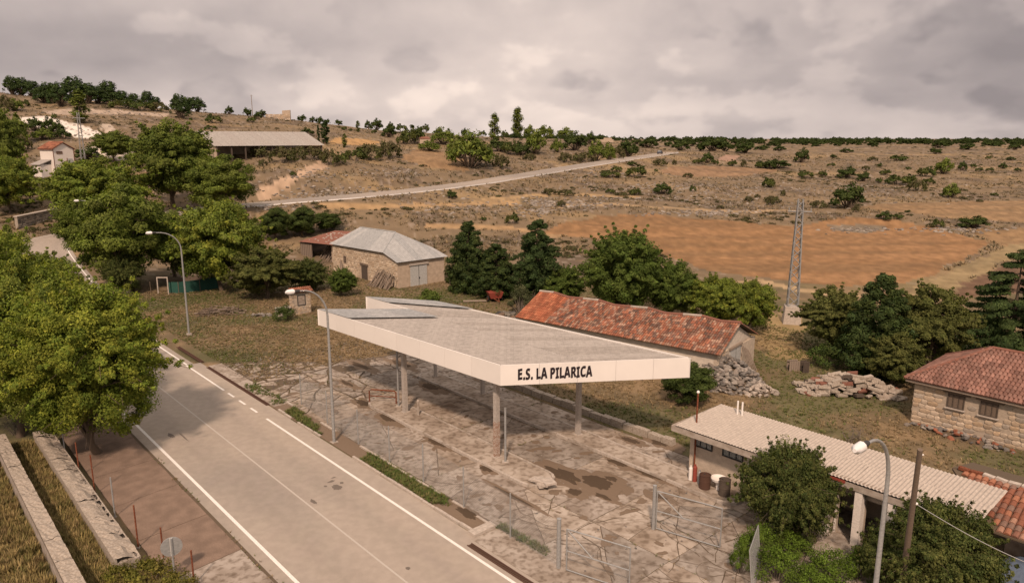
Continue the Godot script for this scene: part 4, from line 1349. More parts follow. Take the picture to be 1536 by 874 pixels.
# a wall of thickness th behind the face o..o+u*ln, with real openings [u0, u1, v0, v1] sorted along u
func wall_holes(parent: Node, o: Vector3, u: Vector3, ln: float, h: float, n: Vector3, th: float, holes: Array, m: Material) -> void:
	var b := MB.new()
	var bs := Basis(u, Vector3.UP, n)
	var piece := func(u0: float, u1: float, v0: float, v1: float) -> void:
		if u1 - u0 > 0.01 and v1 - v0 > 0.01: b.obox(Transform3D(bs, o + u * (u0 + u1) * 0.5 + Vector3.UP * (v0 + v1) * 0.5 - n * th * 0.5), Vector3((u1 - u0) * 0.5, (v1 - v0) * 0.5, th * 0.5))
	var at := 0.0
	for k in holes:
		piece.call(at, k[0], 0.0, h)
		piece.call(k[0], k[1], 0.0, k[2])
		piece.call(k[0], k[1], k[3], h)
		at = k[1]
	piece.call(at, ln, 0.0, h)
	part(parent, "wall", b, m)
# ---------------------------------------------------------------- buildings
func build_office() -> void:
	var o := V2(14.5, 33)
	var g := thing("station_office", "low cream station office with pale corrugated roof behind shrubs", "office", W(o.x, o.y), TURN)
	var L := func(s: float, t: float, y: float) -> Vector3: return Vector3(t - o.y, y, -(s - o.x))
	var b := MB.new()
	st_box(b, 8.3, 21.2, 34.4, 34.6, 0, 2.73, o)
	st_box(b, 8.3, 8.5, 32.1, 34.4, 0, 2.73, o)
	st_box(b, 21.0, 21.2, 32.1, 34.4, 0, 2.82, o)
	part(g, "wall", b, M.render_cream)
	wall_holes(g, L.call(21.2, 31.9, 0.0), Vector3(0, 0, 1), 12.9, 2.8, Vector3(-1, 0, 0), 0.2, [[0.3, 1.4, 1.85, 2.35], [2.0, 3.2, 1.85, 2.35], [3.55, 4.45, 0.0, 2.1], [8.1, 9.1, 0.0, 2.2], [9.3, 10.3, 0.0, 2.2]], M.render_cream)
	b = MB.new()
	st_box(b, 8.5, 21.0, 32.1, 34.4, 0, 0.1, o)
	part(g, "inner_floor", b, M.concrete)
	b = MB.new()
	st_box(b, 14.2, 21.6, 30.68, 34.8, 2.82, 3.14, o)
	part(g, "roof_slab", b, M.concrete)
	b = MB.new()
	st_box(b, 7.6, 14.19, 31.25, 34.8, 2.74, 3.02, o)
	part(g, "roof_slab", b, M.concrete)
	b = MB.new()
	st_box(b, 12.6, 14.1, 31.19, 31.25, 2.95, 3.06, o)
	part(g, "brick_course", b, M.red_paint)
	# sheets in two courses, ribs across the building, not quite meeting
	var s := 7.35
	while s < 21.0:
		var l := 1.02
		var front := 30.62 if s > 13.9 else 31.2
		var lift := 0.0 if s > 13.9 else -0.08
		for row in 2:
			b = MB.new()
			var j := rnd(-0.04, 0.04)
			var dy := rnd(0, 0.03)
			if row == 0:
				sheet(b, L.call(s, front, 3.2 + lift), L.call(s + l, front, 3.2 + lift), L.call(s + l, 33.02 + j, 3.27 + dy), L.call(s, 33.02 + j, 3.27 + dy + rnd(-0.03, 0.03)), 6, 0.045)
			else:
				sheet(b, L.call(s, 32.93 + j, 3.225), L.call(s + l, 32.93 + j, 3.225), L.call(s + l, 34.95, 3.3), L.call(s, 34.95, 3.3), 6, 0.045)
			part(g, "roof_sheet", b, M.concrete_pale)
		s += l - 0.02
	b = MB.new()
	st_box(b, 7.5, 21.5, 31.3, 34.75, 3.145, 3.16, o)
	part(g, "underlay", b, M.wood_pale)
	for k in [[20.35, 1.1], [18.6, 1.2]]:
		window(g, L.call(k[0], 31.9, 2.1), Vector3(0, 0, 1), Vector3(-1, 0, 0), k[1], 0.5, M.dark_metal, M.pane_glass, 2)
	for k in [[17.2, 0.9, 2.1], [12.6, 1.0, 2.2], [11.4, 1.0, 2.2]]:
		if k[0] > 15:
			b = MB.new()
			st_box(b, k[0] - k[1] * 0.5 + 0.01, k[0] + k[1] * 0.5 - 0.01, 31.94, 31.98, 0.02, k[2] - 0.01, o)
			part(g, "door", b, M.door_grey)
		b = MB.new()
		st_box(b, k[0] - k[1] * 0.5 - 0.08, k[0] - k[1] * 0.5, 31.82, 31.9, 0, k[2] + 0.08, o)
		st_box(b, k[0] + k[1] * 0.5, k[0] + k[1] * 0.5 + 0.08, 31.82, 31.9, 0, k[2] + 0.08, o)
		part(g, "door_frame", b, M.white_wall)
	for q in [12.0, 13.4, 10.6]:
		b = MB.new()
		st_box(b, q - 0.16, q + 0.16, 31.3, 31.6, 0, 2.74, o)
		part(g, "pillar", b, M.white_wall)
	b = MB.new()
	st_box(b, 9.5, 14.2, 29.6, 31.85, 0, 0.12, o)
	part(g, "porch_floor", b, M.concrete)
	for k in [0.0, 0.28]:
		b = MB.new()
		b.tube([L.call(19.9 - k, 34.3, 3.2), L.call(19.9 - k, 34.3, 4.05)], [0.05, 0.05], 8)
		part(g, "vent_pipe", b, M.white_paint)
	b = MB.new()
	b.tube([L.call(20.75, 31.72, 0), L.call(20.75, 31.72, 2.8)], [0.05, 0.05], 7)
	b.tube([L.call(20.75, 31.72, 2.8), L.call(20.75, 31.72, 4.9)], [0.05, 0.045], 7)
	var mast := part(g, "rusty_mast", b, M.rusty)
	b = MB.new()
	b.lathe([Vector2(0.05, 0), Vector2(0.09, 0.06), Vector2(0.05, 0.14), Vector2(0, 0.15)], 8, L.call(20.75, 31.72, 4.88))
	part(mast, "white_cap", b, M.white_paint)
	# drums and bits by the wall
	for k in [[19.55, 30.95, 0.95, "upright rusty oil drum by the office wall below the mast"], [18.45, 31.05, 1.05, "dark rusty oil drum by the office wall near the shrub"]]:
		var dr := thing("oil_drum", k[3], "drum", W(k[0], k[1]), rnd(0, 3), "oil drums by the office wall")
		b = MB.new()
		var pr := [Vector2(0.3, 0.0), Vector2(0.31, 0.02), Vector2(0.29, 0.05), Vector2(0.29, 0.3), Vector2(0.305, 0.32), Vector2(0.29, 0.34), Vector2(0.29, 0.62), Vector2(0.305, 0.64), Vector2(0.29, 0.66), Vector2(0.29, k[2] - 0.03), Vector2(0.31, k[2]), Vector2(0.28, k[2]), Vector2(0.27, k[2] - 0.06), Vector2(0.0, k[2] - 0.06)]
		b.lathe(pr, 18)
		part(dr, "barrel", b, M.grate if k[0] > 19 else M.wood_dark)
		b = MB.new()
		b.lathe([Vector2(0.04, k[2] - 0.06), Vector2(0.04, k[2] - 0.03), Vector2(0, k[2] - 0.03)], 8, Vector3(0.15, 0, 0.05))
		part(dr, "bung", b, M.dark_metal)
	var ba := thing("washbasin", "old white basin between the two oil drums", "basin", W(19.0, 31.35), 0)
	b = MB.new()
	b.lathe([Vector2(0.12, 0.0), Vector2(0.14, 0.55), Vector2(0.38, 0.72), Vector2(0.42, 0.85), Vector2(0.39, 0.86), Vector2(0.33, 0.74), Vector2(0.0, 0.66)], 16)
	part(ba, "bowl", b, M.white_paint)
	var hp := thing("hose_stand", "small red and white pump stand at the office corner", "pump stand", W(20.6, 31.2), TURN)
	for k in [[0.0, "white_paint", 0.85], [0.26, "red_paint", 1.0], [0.55, "galv", 0.8]]:
		b = MB.new()
		b.tube([Vector3(0, 0, k[0]), Vector3(0, k[2], k[0])], [0.11, 0.11], 10)
		b.lathe([Vector2(0.11, k[2]), Vector2(0.06, k[2] + 0.08), Vector2(0.05, k[2] + 0.16), Vector2(0, k[2] + 0.16)], 10, Vector3(0, 0, k[0]))
		part(hp, "cylinder", b, M[k[1]])
	b = MB.new()
	b.box(Vector3(-0.16, 0, -0.16), Vector3(0.16, 0.05, 0.72))
	part(hp, "plinth", b, M.concrete)
	# tiled outhouse at the right
	var t := thing("tiled_outhouse", "small outhouse with weathered orange barrel tiles behind the office", "outhouse", W(4.5, 35.5), TURN)
	o = V2(4.5, 35.5)
	L = func(s: float, t: float, y: float) -> Vector3: return Vector3(t - o.y, y, -(s - o.x))
	b = MB.new()
	st_box(b, -1, 7.2, 35.1, 39.5, 0, 2.2, o)
	part(t, "wall", b, M.concrete)
	b = MB.new()
	b.hexa([L.call(10.0, 36.7, 2.78), L.call(10.0, 39.8, 2.1), L.call(-1.2, 39.8, 2.1), L.call(-1.2, 36.7, 2.78), L.call(10.0, 36.7, 2.9), L.call(10.0, 39.8, 2.2), L.call(-1.2, 39.8, 2.2), L.call(-1.2, 36.7, 2.9)])
	b.hexa([L.call(7.3, 33.4, 1.95), L.call(10.0, 36.69, 2.78), L.call(-1.2, 36.69, 2.78), L.call(-1.2, 33.4, 1.95), L.call(7.3, 33.4, 2.02), L.call(10.0, 36.69, 2.88), L.call(-1.2, 36.69, 2.88), L.call(-1.2, 33.4, 2.02)])
	part(t, "roof_deck", b, M.joint)
	tiles(t, L.call(-1.0, 33.45, 2.03), L.call(7.25, 33.45, 2.03), L.call(-1.0, 36.7, 2.9), L.call(9.8, 36.7, 2.9), 0.27, 0.38, CLAY, 0.06, true)
	for i in 22:
		b = MB.new()
		var ss := -1.0 + i * 0.5
		b.obox(Transform3D(Basis.from_euler(Vector3(rnd(-0.1, 0.1), rnd(-0.1, 0.1), rnd(-0.1, 0.1))), L.call(ss, 36.72, 2.98)), Vector3(0.12, 0.07, 0.23))
		part(t, "ridge_tile", b, M.concrete_pale if rng.randf() < 0.6 else M.rusty)
func build_house() -> void:
	var o := V2(8, 52)
	var g := thing("stone_house", "single storey rubble stone house with hipped red tile roof", "house", W(o.x, o.y), TURN)
	var L := func(s: float, t: float, y: float) -> Vector3: return Vector3(t - o.y, y, -(s - o.x))
	var b := MB.new()
	st_box(b, -4, 16.15, 49.3, 55.9, 0, 2.75, o)
	part(g, "wall", b, M.mortar)
	var holes := []
	for k in [13.7, 11.9]:
		holes.append([16.15 - k - 0.62, 16.15 - k + 0.62, 1.45, 2.6])
	stone_face(g, L.call(16.15, 49.3, 0.0), Vector3(0, 0, 20.0), Vector3(0, 2.7, 0), 0.36, holes, STONES)
	stone_face(g, L.call(16.15, 55.9, 0.0), Vector3(-6.6, 0, 0), Vector3(0, 2.7, 0), 0.4, [], STONES)
	for k in [13.7, 11.9]:
		window(g, L.call(k, 49.28, 2.03), Vector3(0, 0, 1), Vector3(-1, 0, 0), 0.95, 0.9, M.wood_dark, M.wood, 2, M.concrete_pale)
		b = MB.new()
		st_box(b, k - 0.75, k + 0.75, 49.2, 49.3, 2.49, 2.66, o)
		part(g, "lintel", b, M.wood)
	b = MB.new()
	st_box(b, -4.5, 16.6, 48.9, 56.3, 2.72, 2.9, o)
	part(g, "eaves_board", b, M.wood_pale)
	var e := [L.call(16.68, 48.82, 2.9), L.call(16.68, 56.38, 2.9), L.call(-4.6, 56.38, 2.9), L.call(-4.6, 48.82, 2.9)]
	var r0: Vector3 = L.call(12.95, 52.6, 4.95)
	var r1: Vector3 = L.call(-4.6, 52.6, 4.95)
	b = MB.new()
	b.quad(e[3], r1, r0, e[0])
	b.tri(e[0], r0, e[1])
	b.quad(e[1], r0, r1, e[2])
	part(g, "roof_deck", b, M.rusty)
	var reds := [Color(0.29, 0.155, 0.12), Color(0.265, 0.143, 0.112), Color(0.31, 0.172, 0.135), Color(0.28, 0.16, 0.126)]
	tiles(g, e[3], e[0], r1, r0, 0.24, 0.36, reds, 0.008)
	tiles(g, e[0], e[1], r0, r0 + Vector3(0.05, 0, 0), 0.24, 0.36, reds, 0.008)
	for k in [[e[0], r0], [e[1], r0], [r0, r1]]:
		b = MB.new()
		b.tube([k[0] + Vector3(0, 0.06, 0), k[1] + Vector3(0, 0.06, 0)], [0.11, 0.11], 8)
		part(g, "ridge_capping", b, M.rust_roof)
	# rubble at the foot
	heap("wall_rubble", "broken stones and bricks along the foot of the stone house", W(13.2, 48.6), 0.55, 3.0, 0.3, 90, 0.14, 0.34, GREYS + CLAY.slice(0, 2), TURN)
func build_shed() -> void:
	var a := P(775, 475, 2.6)
	var bb := P(1080, 532, 2.6)
	var ex := (bb - a).normalized()
	var q := Vector3(-ex.z, 0, ex.x)
	if q.x < 0: q = -q
	var ln := a.distance_to(bb)
	var g := thing("long_tiled_shed", "long low shed with sagging orange barrel tile roof and cream wall", "shed", Vector3(bb.x, 0, bb.z), atan2(-q.z, q.x))
	# local x = q (away), local z = towards the gable end (ex) ; shed runs along -z
	var w := 7.2
	var ev := 2.55
	var b := MB.new()
	b.box(Vector3(w - 0.45, 0, -ln + 0.45), Vector3(w - 0.2, ev - 0.05, -0.56))
	b.box(Vector3(0.3, 0, -ln + 0.2), Vector3(w - 0.2, ev - 0.05, -ln + 0.449))
	b.box(Vector3(0.3, 0, -0.559), Vector3(w - 0.2, ev - 0.05, -0.3))
	part(g, "wall", b, M.render_cream)
	wall_holes(g, Vector3(0.3, 0, -ln + 0.45), Vector3(0, 0, 1), ln - 1.01, ev - 0.05, Vector3(-1, 0, 0), 0.25, [[2.33, 3.37, 1.36, 2.08]], M.limewash)
	b = MB.new()
	b.tri(Vector3(0.3, ev - 0.05, -0.302), Vector3(w - 0.2, ev - 0.05, -0.302), Vector3(w * 0.5, 4.15, -0.302))
	b.tri(Vector3(0.3, ev - 0.05, -ln + 0.22), Vector3(w * 0.5, 4.15, -ln + 0.22), Vector3(w - 0.2, ev - 0.05, -ln + 0.22))
	part(g, "gable", b, M.limewash)
	stone_face(g, Vector3(0.4, 0.0, -0.3), Vector3(w * 0.62, 0, 0), Vector3(0, 2.5, 0), 0.34, [[2.15, 4.35, 0, 2.35]], PLASTER)
	# right lean-to wall
	b = MB.new()
	b.box(Vector3(w - 2.2, 0, -0.7), Vector3(w + 0.5, 2.3, -0.2))
	part(g, "side_wall", b, M.render_cream)
	var rg := 4.25
	var segs := 12
	var dk := MB.new()
	for i in segs:
		var z0 := -ln - 0.1 + (ln + 0.2) * i / segs
		var z1 := -ln - 0.1 + (ln + 0.2) * (i + 1) / segs
		var y0 := rg - 0.12 * sin(PI * i / segs) + 0.12 * sin(i * 2.1) * (1.0 if i % segs else 0.0)
		var y1 := rg - 0.12 * sin(PI * (i + 1) / segs) + 0.12 * sin((i + 1) * 2.1) * (1.0 if (i + 1) % segs else 0.0)
		var e0 := Vector3(-0.12, ev, z0)
		var e1 := Vector3(-0.12, ev, z1)
		var r0 := Vector3(w * 0.5, y0, z0)
		var r1 := Vector3(w * 0.5, y1, z1)
		dk.quad(e0, r0, r1, e1)
		dk.quad(r0, Vector3(w + 0.3, ev, z0), Vector3(w + 0.3, ev, z1), r1)
		var cols: Array = CLAY if i > 1 else [Color(0.40, 0.14, 0.075), Color(0.37, 0.13, 0.07), Color(0.42, 0.165, 0.09)]
		tiles(g, e1, e0, r1, r0, 0.2, 0.33, cols, 0.05 if i > 1 else 0.012)
		tiles(g, Vector3(w + 0.3, ev, z0), Vector3(w + 0.3, ev, z1), r0, r1, 0.26, 0.4, CLAY, 0.03)
		var rc := MB.new()
		rc.tube([r0 + Vector3(0, 0.07, 0), r1 + Vector3(0, 0.07, 0)], [0.12, 0.12], 7)
		part(g, "ridge_tile", rc, M.rust_roof if i % 3 else M.concrete)
	part(g, "roof_deck", dk, M.joint)
	window(g, Vector3(0.29, 1.72, -ln + 3.3), Vector3(0, 0, 1), Vector3(-1, 0, 0), 1.05, 0.75, M.wood_pale, M.pane_glass, 0)
	b = MB.new()
	b.box(Vector3(2.6, 0.0, -0.3), Vector3(4.7, 2.3, -0.18))
	var d := part(g, "door", b, M.door_grey)
	b = MB.new()
	b.box(Vector3(2.5, 2.3, -0.3), Vector3(4.85, 2.46, -0.12))
	part(d, "lintel", b, M.wood_pale)
	b = MB.new()
	b.box(Vector3(3.63, 0.02, -0.18), Vector3(3.66, 2.28, -0.165))
	part(d, "seam", b, M.dark_metal)
	# boards leaning by the door
	for i in 5:
		var bo := MB.new()
		bo.tube([Vector3(0, 0, 0), Vector3(-0.5 + i * 0.1, 2.4 - i * 0.2, -0.75)], [0.045, 0.035], 5)
		var at := g.transform * Vector3(4.9 + i * 0.28, 0, 0.7)
		solo("leaning_board", "grey timber board leaning against the shed gable beside the door", "board", bo, M.wood_pale, at, g.rotation.y, "boards leaning on the shed gable")
	heap("stone_heap", "big heap of grey building stones before the shed gable", P(1085, 575), 3.0, 2.3, 1.9, 760, 0.16, 0.42, GREYS, -0.5)
	heap("stone_heap", "long bank of grey stones piled against the shed's cream wall", P(1020, 560), 5.2, 1.3, 1.5, 620, 0.14, 0.36, GREYS, -0.67)
	heap("stone_heap", "low spill of pale stones at the corner of the big heap", P(1140, 590), 1.3, 0.8, 0.5, 90, 0.16, 0.4, [Color(0.5, 0.44, 0.38), Color(0.4, 0.35, 0.3)], 0.2)
	# old flags and timber heap further right, big enough to see each piece
	var rb := thing("salvage_heap", "heap of salvaged stone slabs and broken tiles beneath the trees", "rubble heap", P(1272, 588), -0.2)
	for i in 230:
		var x := rnd(-3.3, 3.3)
		var z := rnd(-1.3, 1.3)
		var m := MB.new()
		var y := 1.45 * maxf(0.05, 1 - pow(x / 3.5, 2) - pow(z / 1.5, 2))
		var s := Vector3(rnd(0.18, 0.5), rnd(0.05, 0.12), rnd(0.12, 0.26))
		m.obox(Transform3D(Basis.from_euler(Vector3(rnd(-0.35, 0.35), rnd(-0.6, 0.6), rnd(-0.35, 0.35))), Vector3(x, y * rnd(0.35, 1.0) + 0.04, z)), s)
		var pick := rng.randf()
		part(rb, "slab", m, M.concrete_rough if pick < 0.4 else M.concrete if pick < 0.58 else M.rust_roof if pick < 0.66 else M.concrete_rough if pick < 0.92 else M.wood_dark)
	for k in [[1190, 549, 0.9, 0.8, "grey timber crate side standing behind the salvage heap"], [1207, 552, 0.5, 0.9, "dark timber box standing at the salvage heap end"]]:
		var cr := thing("timber_crate", k[4], "crate", P(k[0], k[1] + 6), 0.1)
		for i in 5:
			var m := MB.new()
			m.box(Vector3(-k[2] * 0.5 + k[2] * i / 5.0 + 0.01, 0, -0.25), Vector3(-k[2] * 0.5 + k[2] * (i + 1) / 5.0 - 0.01, k[3], -0.2))
			m.box(Vector3(-k[2] * 0.5 + k[2] * i / 5.0 + 0.01, 0, 0.2), Vector3(-k[2] * 0.5 + k[2] * (i + 1) / 5.0 - 0.01, k[3], 0.25))
			part(cr, "board", m, M.wood_pale if k[0] < 1200 else M.wood_dark)
		for z in [-0.19, 0.17]:
			var m := MB.new()
			m.box(Vector3(-k[2] * 0.5, 0.1, z), Vector3(k[2] * 0.5, 0.2, z + 0.03))
			m.box(Vector3(-k[2] * 0.5, k[3] - 0.2, z), Vector3(k[2] * 0.5, k[3] - 0.1, z + 0.03))
			part(cr, "batten", m, M.wood_dark)
func build_barn() -> void:
	var o := V2(83, 51.8)
	var g := thing("stone_barn", "old stone barn with grey metal roof and pale double door", "barn", W(o.x, o.y), TURN)
	var L := func(s: float, t: float, y: float) -> Vector3: return Vector3(t - o.y, y, -(s - o.x))
	# walls as a ring of faces whose tops follow the roof
	var tops := [[91.3, 48.3, 3.7], [77.8, 48.3, 4.05], [75.0, 48.3, 3.15], [75.1, 55.4, 3.1], [78.0, 55.4, 3.9], [91.3, 55.4, 3.7]]
	var b := MB.new()
	for i in tops.size():
		var p: Array = tops[i]
		var q: Array = tops[(i + 1) % tops.size()]
		b.quad(L.call(p[0], p[1], -0.2), L.call(q[0], q[1], -0.2), L.call(q[0], q[1], q[2]), L.call(p[0], p[1], p[2]))
	part(g, "wall", b, M.render_wall)
	stone_face(g, L.call(91.3, 48.3, 0.0), Vector3(0, 0, 16.2), Vector3(0, 3.2, 0), 0.34, [[7.3, 9.2, 0, 1.95], [2.9, 3.8, 1.5, 2.6]], PLASTER)
	stone_face(g, L.call(91.3, 48.3, 3.2), Vector3(0, 0, 13.2), Vector3(0, 0.5, 0), 0.3, [], PLASTER)
	b = MB.new()
	st_box(b, 82.2, 83.6, 48.22, 48.32, 0, 1.85, o)
	var d := part(g, "doorway", b, M.wood_dark)
	b = MB.new()
	st_box(b, 82.0, 83.9, 48.16, 48.3, 1.85, 2.05, o)
	part(d, "lintel", b, M.wood)
	window(g, L.call(87.95, 48.28, 2.05), Vector3(0, 0, 1), Vector3(-1, 0, 0), 0.55, 0.85, M.wood_dark, M.wood, 0)
	b = MB.new()
	b.obox(Transform3D(Basis(), L.call(75.02, 51.35, 1.3)), Vector3(1.25, 1.3, 0.06))
	var dd := part(g, "double_door", b, M.door_grey)
	b = MB.new()
	b.obox(Transform3D(Basis(), L.call(74.95, 51.35, 1.3)), Vector3(0.02, 1.28, 0.015))
	part(dd, "seam", b, M.dark_metal)
	b = MB.new()
	b.obox(Transform3D(Basis(), L.call(74.94, 51.42, 0.95)), Vector3(0.08, 0.1, 0.02))
	part(dd, "handle", b, M.dark_metal)
	b = MB.new()
	b.obox(Transform3D(Basis(), L.call(74.93, 51.35, 2.72)), Vector3(1.45, 0.1, 0.09))
	part(dd, "lintel", b, M.concrete_pale)
	# roof: ribbed sheets on the long slopes, a broken front slope
	var e1: Vector3 = L.call(91.7, 47.95, 3.78)
	var e2: Vector3 = L.call(77.7, 47.95, 4.15)
	var e3: Vector3 = L.call(74.65, 48.0, 3.25)
	var f3: Vector3 = L.call(74.75, 55.85, 3.2)
	var b2: Vector3 = L.call(78.0, 55.75, 4.0)
	var b1: Vector3 = L.call(91.7, 55.75, 3.78)
	var r1: Vector3 = L.call(89.7, 51.8, 5.97)
	var r2: Vector3 = L.call(80.7, 51.8, 6.12)
	for k in 11:
		var m := MB.new()
		var f := k / 11.0
		var h := (k + 0.99) / 11.0
		sheet(m, e1.lerp(e2, f), e1.lerp(e2, h), r1.lerp(r2, h), r1.lerp(r2, f), 5, 0.03)
		part(g, "roof_sheet", m, M.zinc if rng.randf() < 0.6 else M.zinc_b)
		m = MB.new()
		sheet(m, b1.lerp(b2, f), b1.lerp(b2, h), r1.lerp(r2, h), r1.lerp(r2, f), 4, 0.03)
		part(g, "roof_sheet", m, M.zinc_b)
	for k in 8:
		var m := MB.new()
		var f := k / 8.0
		var h := (k + 0.99) / 8.0
		var low := func(u: float) -> Vector3: return e3.lerp(f3, u)
		var hi := func(u: float) -> Vector3: return e2.lerp(r2, clampf(u * 2.0, 0, 1)) if u < 0.5 else r2.lerp(b2, clampf(u * 2.0 - 1.0, 0, 1))
		sheet(m, low.call(f), low.call(h), hi.call(h), hi.call(f), 4, 0.03)
		part(g, "roof_sheet", m, M.zinc if k % 3 else M.zinc_b)
	b = MB.new()
	b.tri(e1, r1, b1)
	part(g, "roof_end", b, M.zinc_b)
	b = MB.new()
	b.tube([r1, r2], [0.1, 0.1], 6)
	b.tube([r2, e2], [0.07, 0.07], 6)
	part(g, "ridge_capping", b, M.zinc_b)
	# poles stacked against the wall
	var st := thing("pole_stack", "stack of cut wooden poles leaning against the stone barn", "poles", W(77.2, 47.0), TURN)
	for i in 70:
		var m := MB.new()
		var z := rnd(-2.0, 2.6)
		var h := rnd(1.3, 2.1)
		m.tube([Vector3(rnd(-0.8, 0.1), 0, z), Vector3(rnd(0.75, 1.1), h, z * 0.8 + rnd(-0.4, 0.4))], [rnd(0.03, 0.06), rnd(0.02, 0.04)], 5)
		part(st, "pole", m, M.wood_pale if i % 3 else M.wood)
	var pk := MB.new()
	for e in [[Vector3(0, 0, 0), Vector3(0.5, 1.9, -0.5)], [Vector3(0.0, 0, 0.6), Vector3(0.5, 1.5, -0.2)], [Vector3(0.1, 0, 1.2), Vector3(0.4, 0.8, 0.1)]]: pk.tube(e, [0.09, 0.08], 6)
	solo("propped_beam", "pale beams propped against the barn below its small window", "beam", pk, M.wood_pale, W(88.3, 47.6), TURN)
	# lean-to with rusty roof behind
	o = V2(100, 53)
	L = func(s: float, t: float, y: float) -> Vector3: return Vector3(t - o.y, y, -(s - o.x))
	var s := thing("rusty_leanto", "timber lean-to with rusty red sheet roof beside the stone barn", "lean-to", W(o.x, o.y), TURN)
	b = MB.new()
	st_box(b, 94, 97.2, 51.2, 56.5, 0, 3.2, o)
	part(s, "wall", b, M.render_wall)
	for i in 13:
		b = MB.new()
		st_box(b, 102.2 + i * 0.3, 102.48 + i * 0.3, 50.6, 50.66, 0, 2.3 + rnd(-0.1, 0.1), o)
		part(s, "board", b, M.wood_pale if i % 2 else M.wood)
	b = MB.new()
	st_box(b, 97.2, 102.2, 53.5, 53.6, 0, 2.8, o)
	st_box(b, 106.0, 106.1, 50.7, 56, 0, 2.6, o)
	part(s, "back_wall", b, M.wood)
	for i in 9:
		b = MB.new()
		var s0 := 93.6 + i * 1.4
		var y0 := 3.1 - i * 0.08
		sheet(b, L.call(s0, 50.3, y0), L.call(s0 + 1.39, 50.3, y0 - 0.08), L.call(s0 + 1.39, 56.8, y0 + 1.1), L.call(s0, 56.8, y0 + 1.2), 6, 0.035)
		part(s, "roof_sheet", b, M.rust_roof)
	for i in 40:
		b = MB.new()
		var ss := rnd(94.5, 105.5)
		var tt := rnd(50.6, 56)
		var yy := 3.1 - (ss - 93.6) / 1.4 * 0.08 + (tt - 50.3) * 0.18 + 0.08
		b.obox(Transform3D(Basis.from_euler(Vector3(0, rnd(0, 3), 0.18)), L.call(ss, tt, yy)), Vector3(rnd(0.08, 0.2), 0.04, rnd(0.06, 0.14)))
		part(s, "roof_stone", b, M.concrete_pale)
	for i in 16:
		b = MB.new()
		b.tube([L.call(97.6 + i * 0.27, 50.8 + rnd(0, 0.8), 0), L.call(98.4 + i * 0.25, 53.3, rnd(1.4, 2.5))], [0.06, 0.05], 5)
		part(s, "stored_timber", b, M.wood if i % 2 else M.wood_pale)
	# clutter in the barn yard
	var ov := thing("stone_oven", "small round stone oven with dark mouth by the barn corner", "oven", W(72.8, 55.6), TURN)
	b = MB.new()
	var pr := [Vector2(0.95, 0), Vector2(0.96, 0.3), Vector2(0.95, 0.6), Vector2(0.85, 0.95), Vector2(0.55, 1.25), Vector2(0, 1.38)]
	var inside := MB.new()
	for i in pr.size() - 1:
		for k in 16:
			var a0 := TAU * k / 16.0
			var a1 := TAU * (k + 1) / 16.0
			if (i == 1 or i == 2) and k >= 4 and k <= 6: continue      # the open mouth
			var p: Vector2 = pr[i]
			var q: Vector2 = pr[i + 1]
			b.quad(Vector3(p.x * cos(a0), p.y, p.x * sin(a0)), Vector3(p.x * cos(a1), p.y, p.x * sin(a1)), Vector3(q.x * cos(a1), q.y, q.x * sin(a1)), Vector3(q.x * cos(a0), q.y, q.x * sin(a0)))
			inside.quad(Vector3(q.x * cos(a0), q.y, q.x * sin(a0)) * 0.9, Vector3(q.x * cos(a1), q.y, q.x * sin(a1)) * 0.9, Vector3(p.x * cos(a1), p.y, p.x * sin(a1)) * 0.9, Vector3(p.x * cos(a0), p.y, p.x * sin(a0)) * 0.9)
	part(ov, "dome", b, M.concrete_rough)
	part(ov, "lining", inside, M.concrete_rough)
	var fm := thing("farm_trailer", "small rusty red farm machine with two wheels in the yard", "farm machine", P(742, 452), 0.3)
	b = MB.new()
	b.hexa([Vector3(-0.6, 0.45, -0.55), Vector3(0.6, 0.45, -0.55), Vector3(0.6, 0.45, 0.55), Vector3(-0.6, 0.45, 0.55), Vector3(-0.85, 1.15, -0.75), Vector3(0.85, 1.15, -0.75), Vector3(0.85, 1.15, 0.75), Vector3(-0.85, 1.15, 0.75)])
	part(fm, "hopper", b, M.red_paint)
	for x in [-0.8, 0.8]:
		b = MB.new()
		b.tube([Vector3(x - 0.07, 0.36, 0), Vector3(x + 0.07, 0.36, 0)], [0.36, 0.36], 14)
		var wh := part(fm, "wheel", b, M.rubber)
		b = MB.new()
		b.tube([Vector3(x - 0.08, 0.36, 0), Vector3(x + 0.08, 0.36, 0)], [0.18, 0.18], 10)
		part(wh, "rim", b, M.rusty)
	b = MB.new()
	b.tube([Vector3(-0.3, 0.5, 0.5), Vector3(0, 0.35, 1.9)], [0.05, 0.05], 6)
	b.tube([Vector3(0.3, 0.5, 0.5), Vector3(0, 0.35, 1.9)], [0.05, 0.05], 6)
	part(fm, "drawbar", b, M.rusty)
	heap("scrap_heap", "dark heap of tyres and scrap beside the shed end", P(758, 480), 1.6, 1.3, 0.7, 60, 0.3, 0.6, [Color(0.08, 0.075, 0.07), Color(0.14, 0.13, 0.12), Color(0.2, 0.18, 0.15), Color(0.24, 0.17, 0.12)], 0.3)
	var lg := MB.new()
	lg.tube([Vector3(-1.3, 0.12, 0), Vector3(1.3, 0.14, 0.1)], [0.13, 0.11], 7)
	solo("felled_log", "pale log lying on the grass beside the farm machine", "log", lg, M.wood_pale, P(712, 453), 0.1)
	# notice board pillar
	var nb := thing("notice_pillar", "square stone pillar with tiled cap holding a framed notice board", "notice board", P(451, 470), 0.62)
	b = MB.new()
	b.box(Vector3(-1.0, -0.1, -0.35), Vector3(1.0, 2.35, 0.35))
	part(nb, "core", b, M.mortar)
	stone_face(nb, Vector3(-1.0, 0, 0.35), Vector3(2.0, 0, 0), Vector3(0, 2.35, 0), 0.2, [[0.55, 1.45, 0.95, 2.1]], STONES)
	stone_face(nb, Vector3(1.0, 0, 0.35), Vector3(0, 0, -0.7), Vector3(0, 2.35, 0), 0.2, [], STONES)
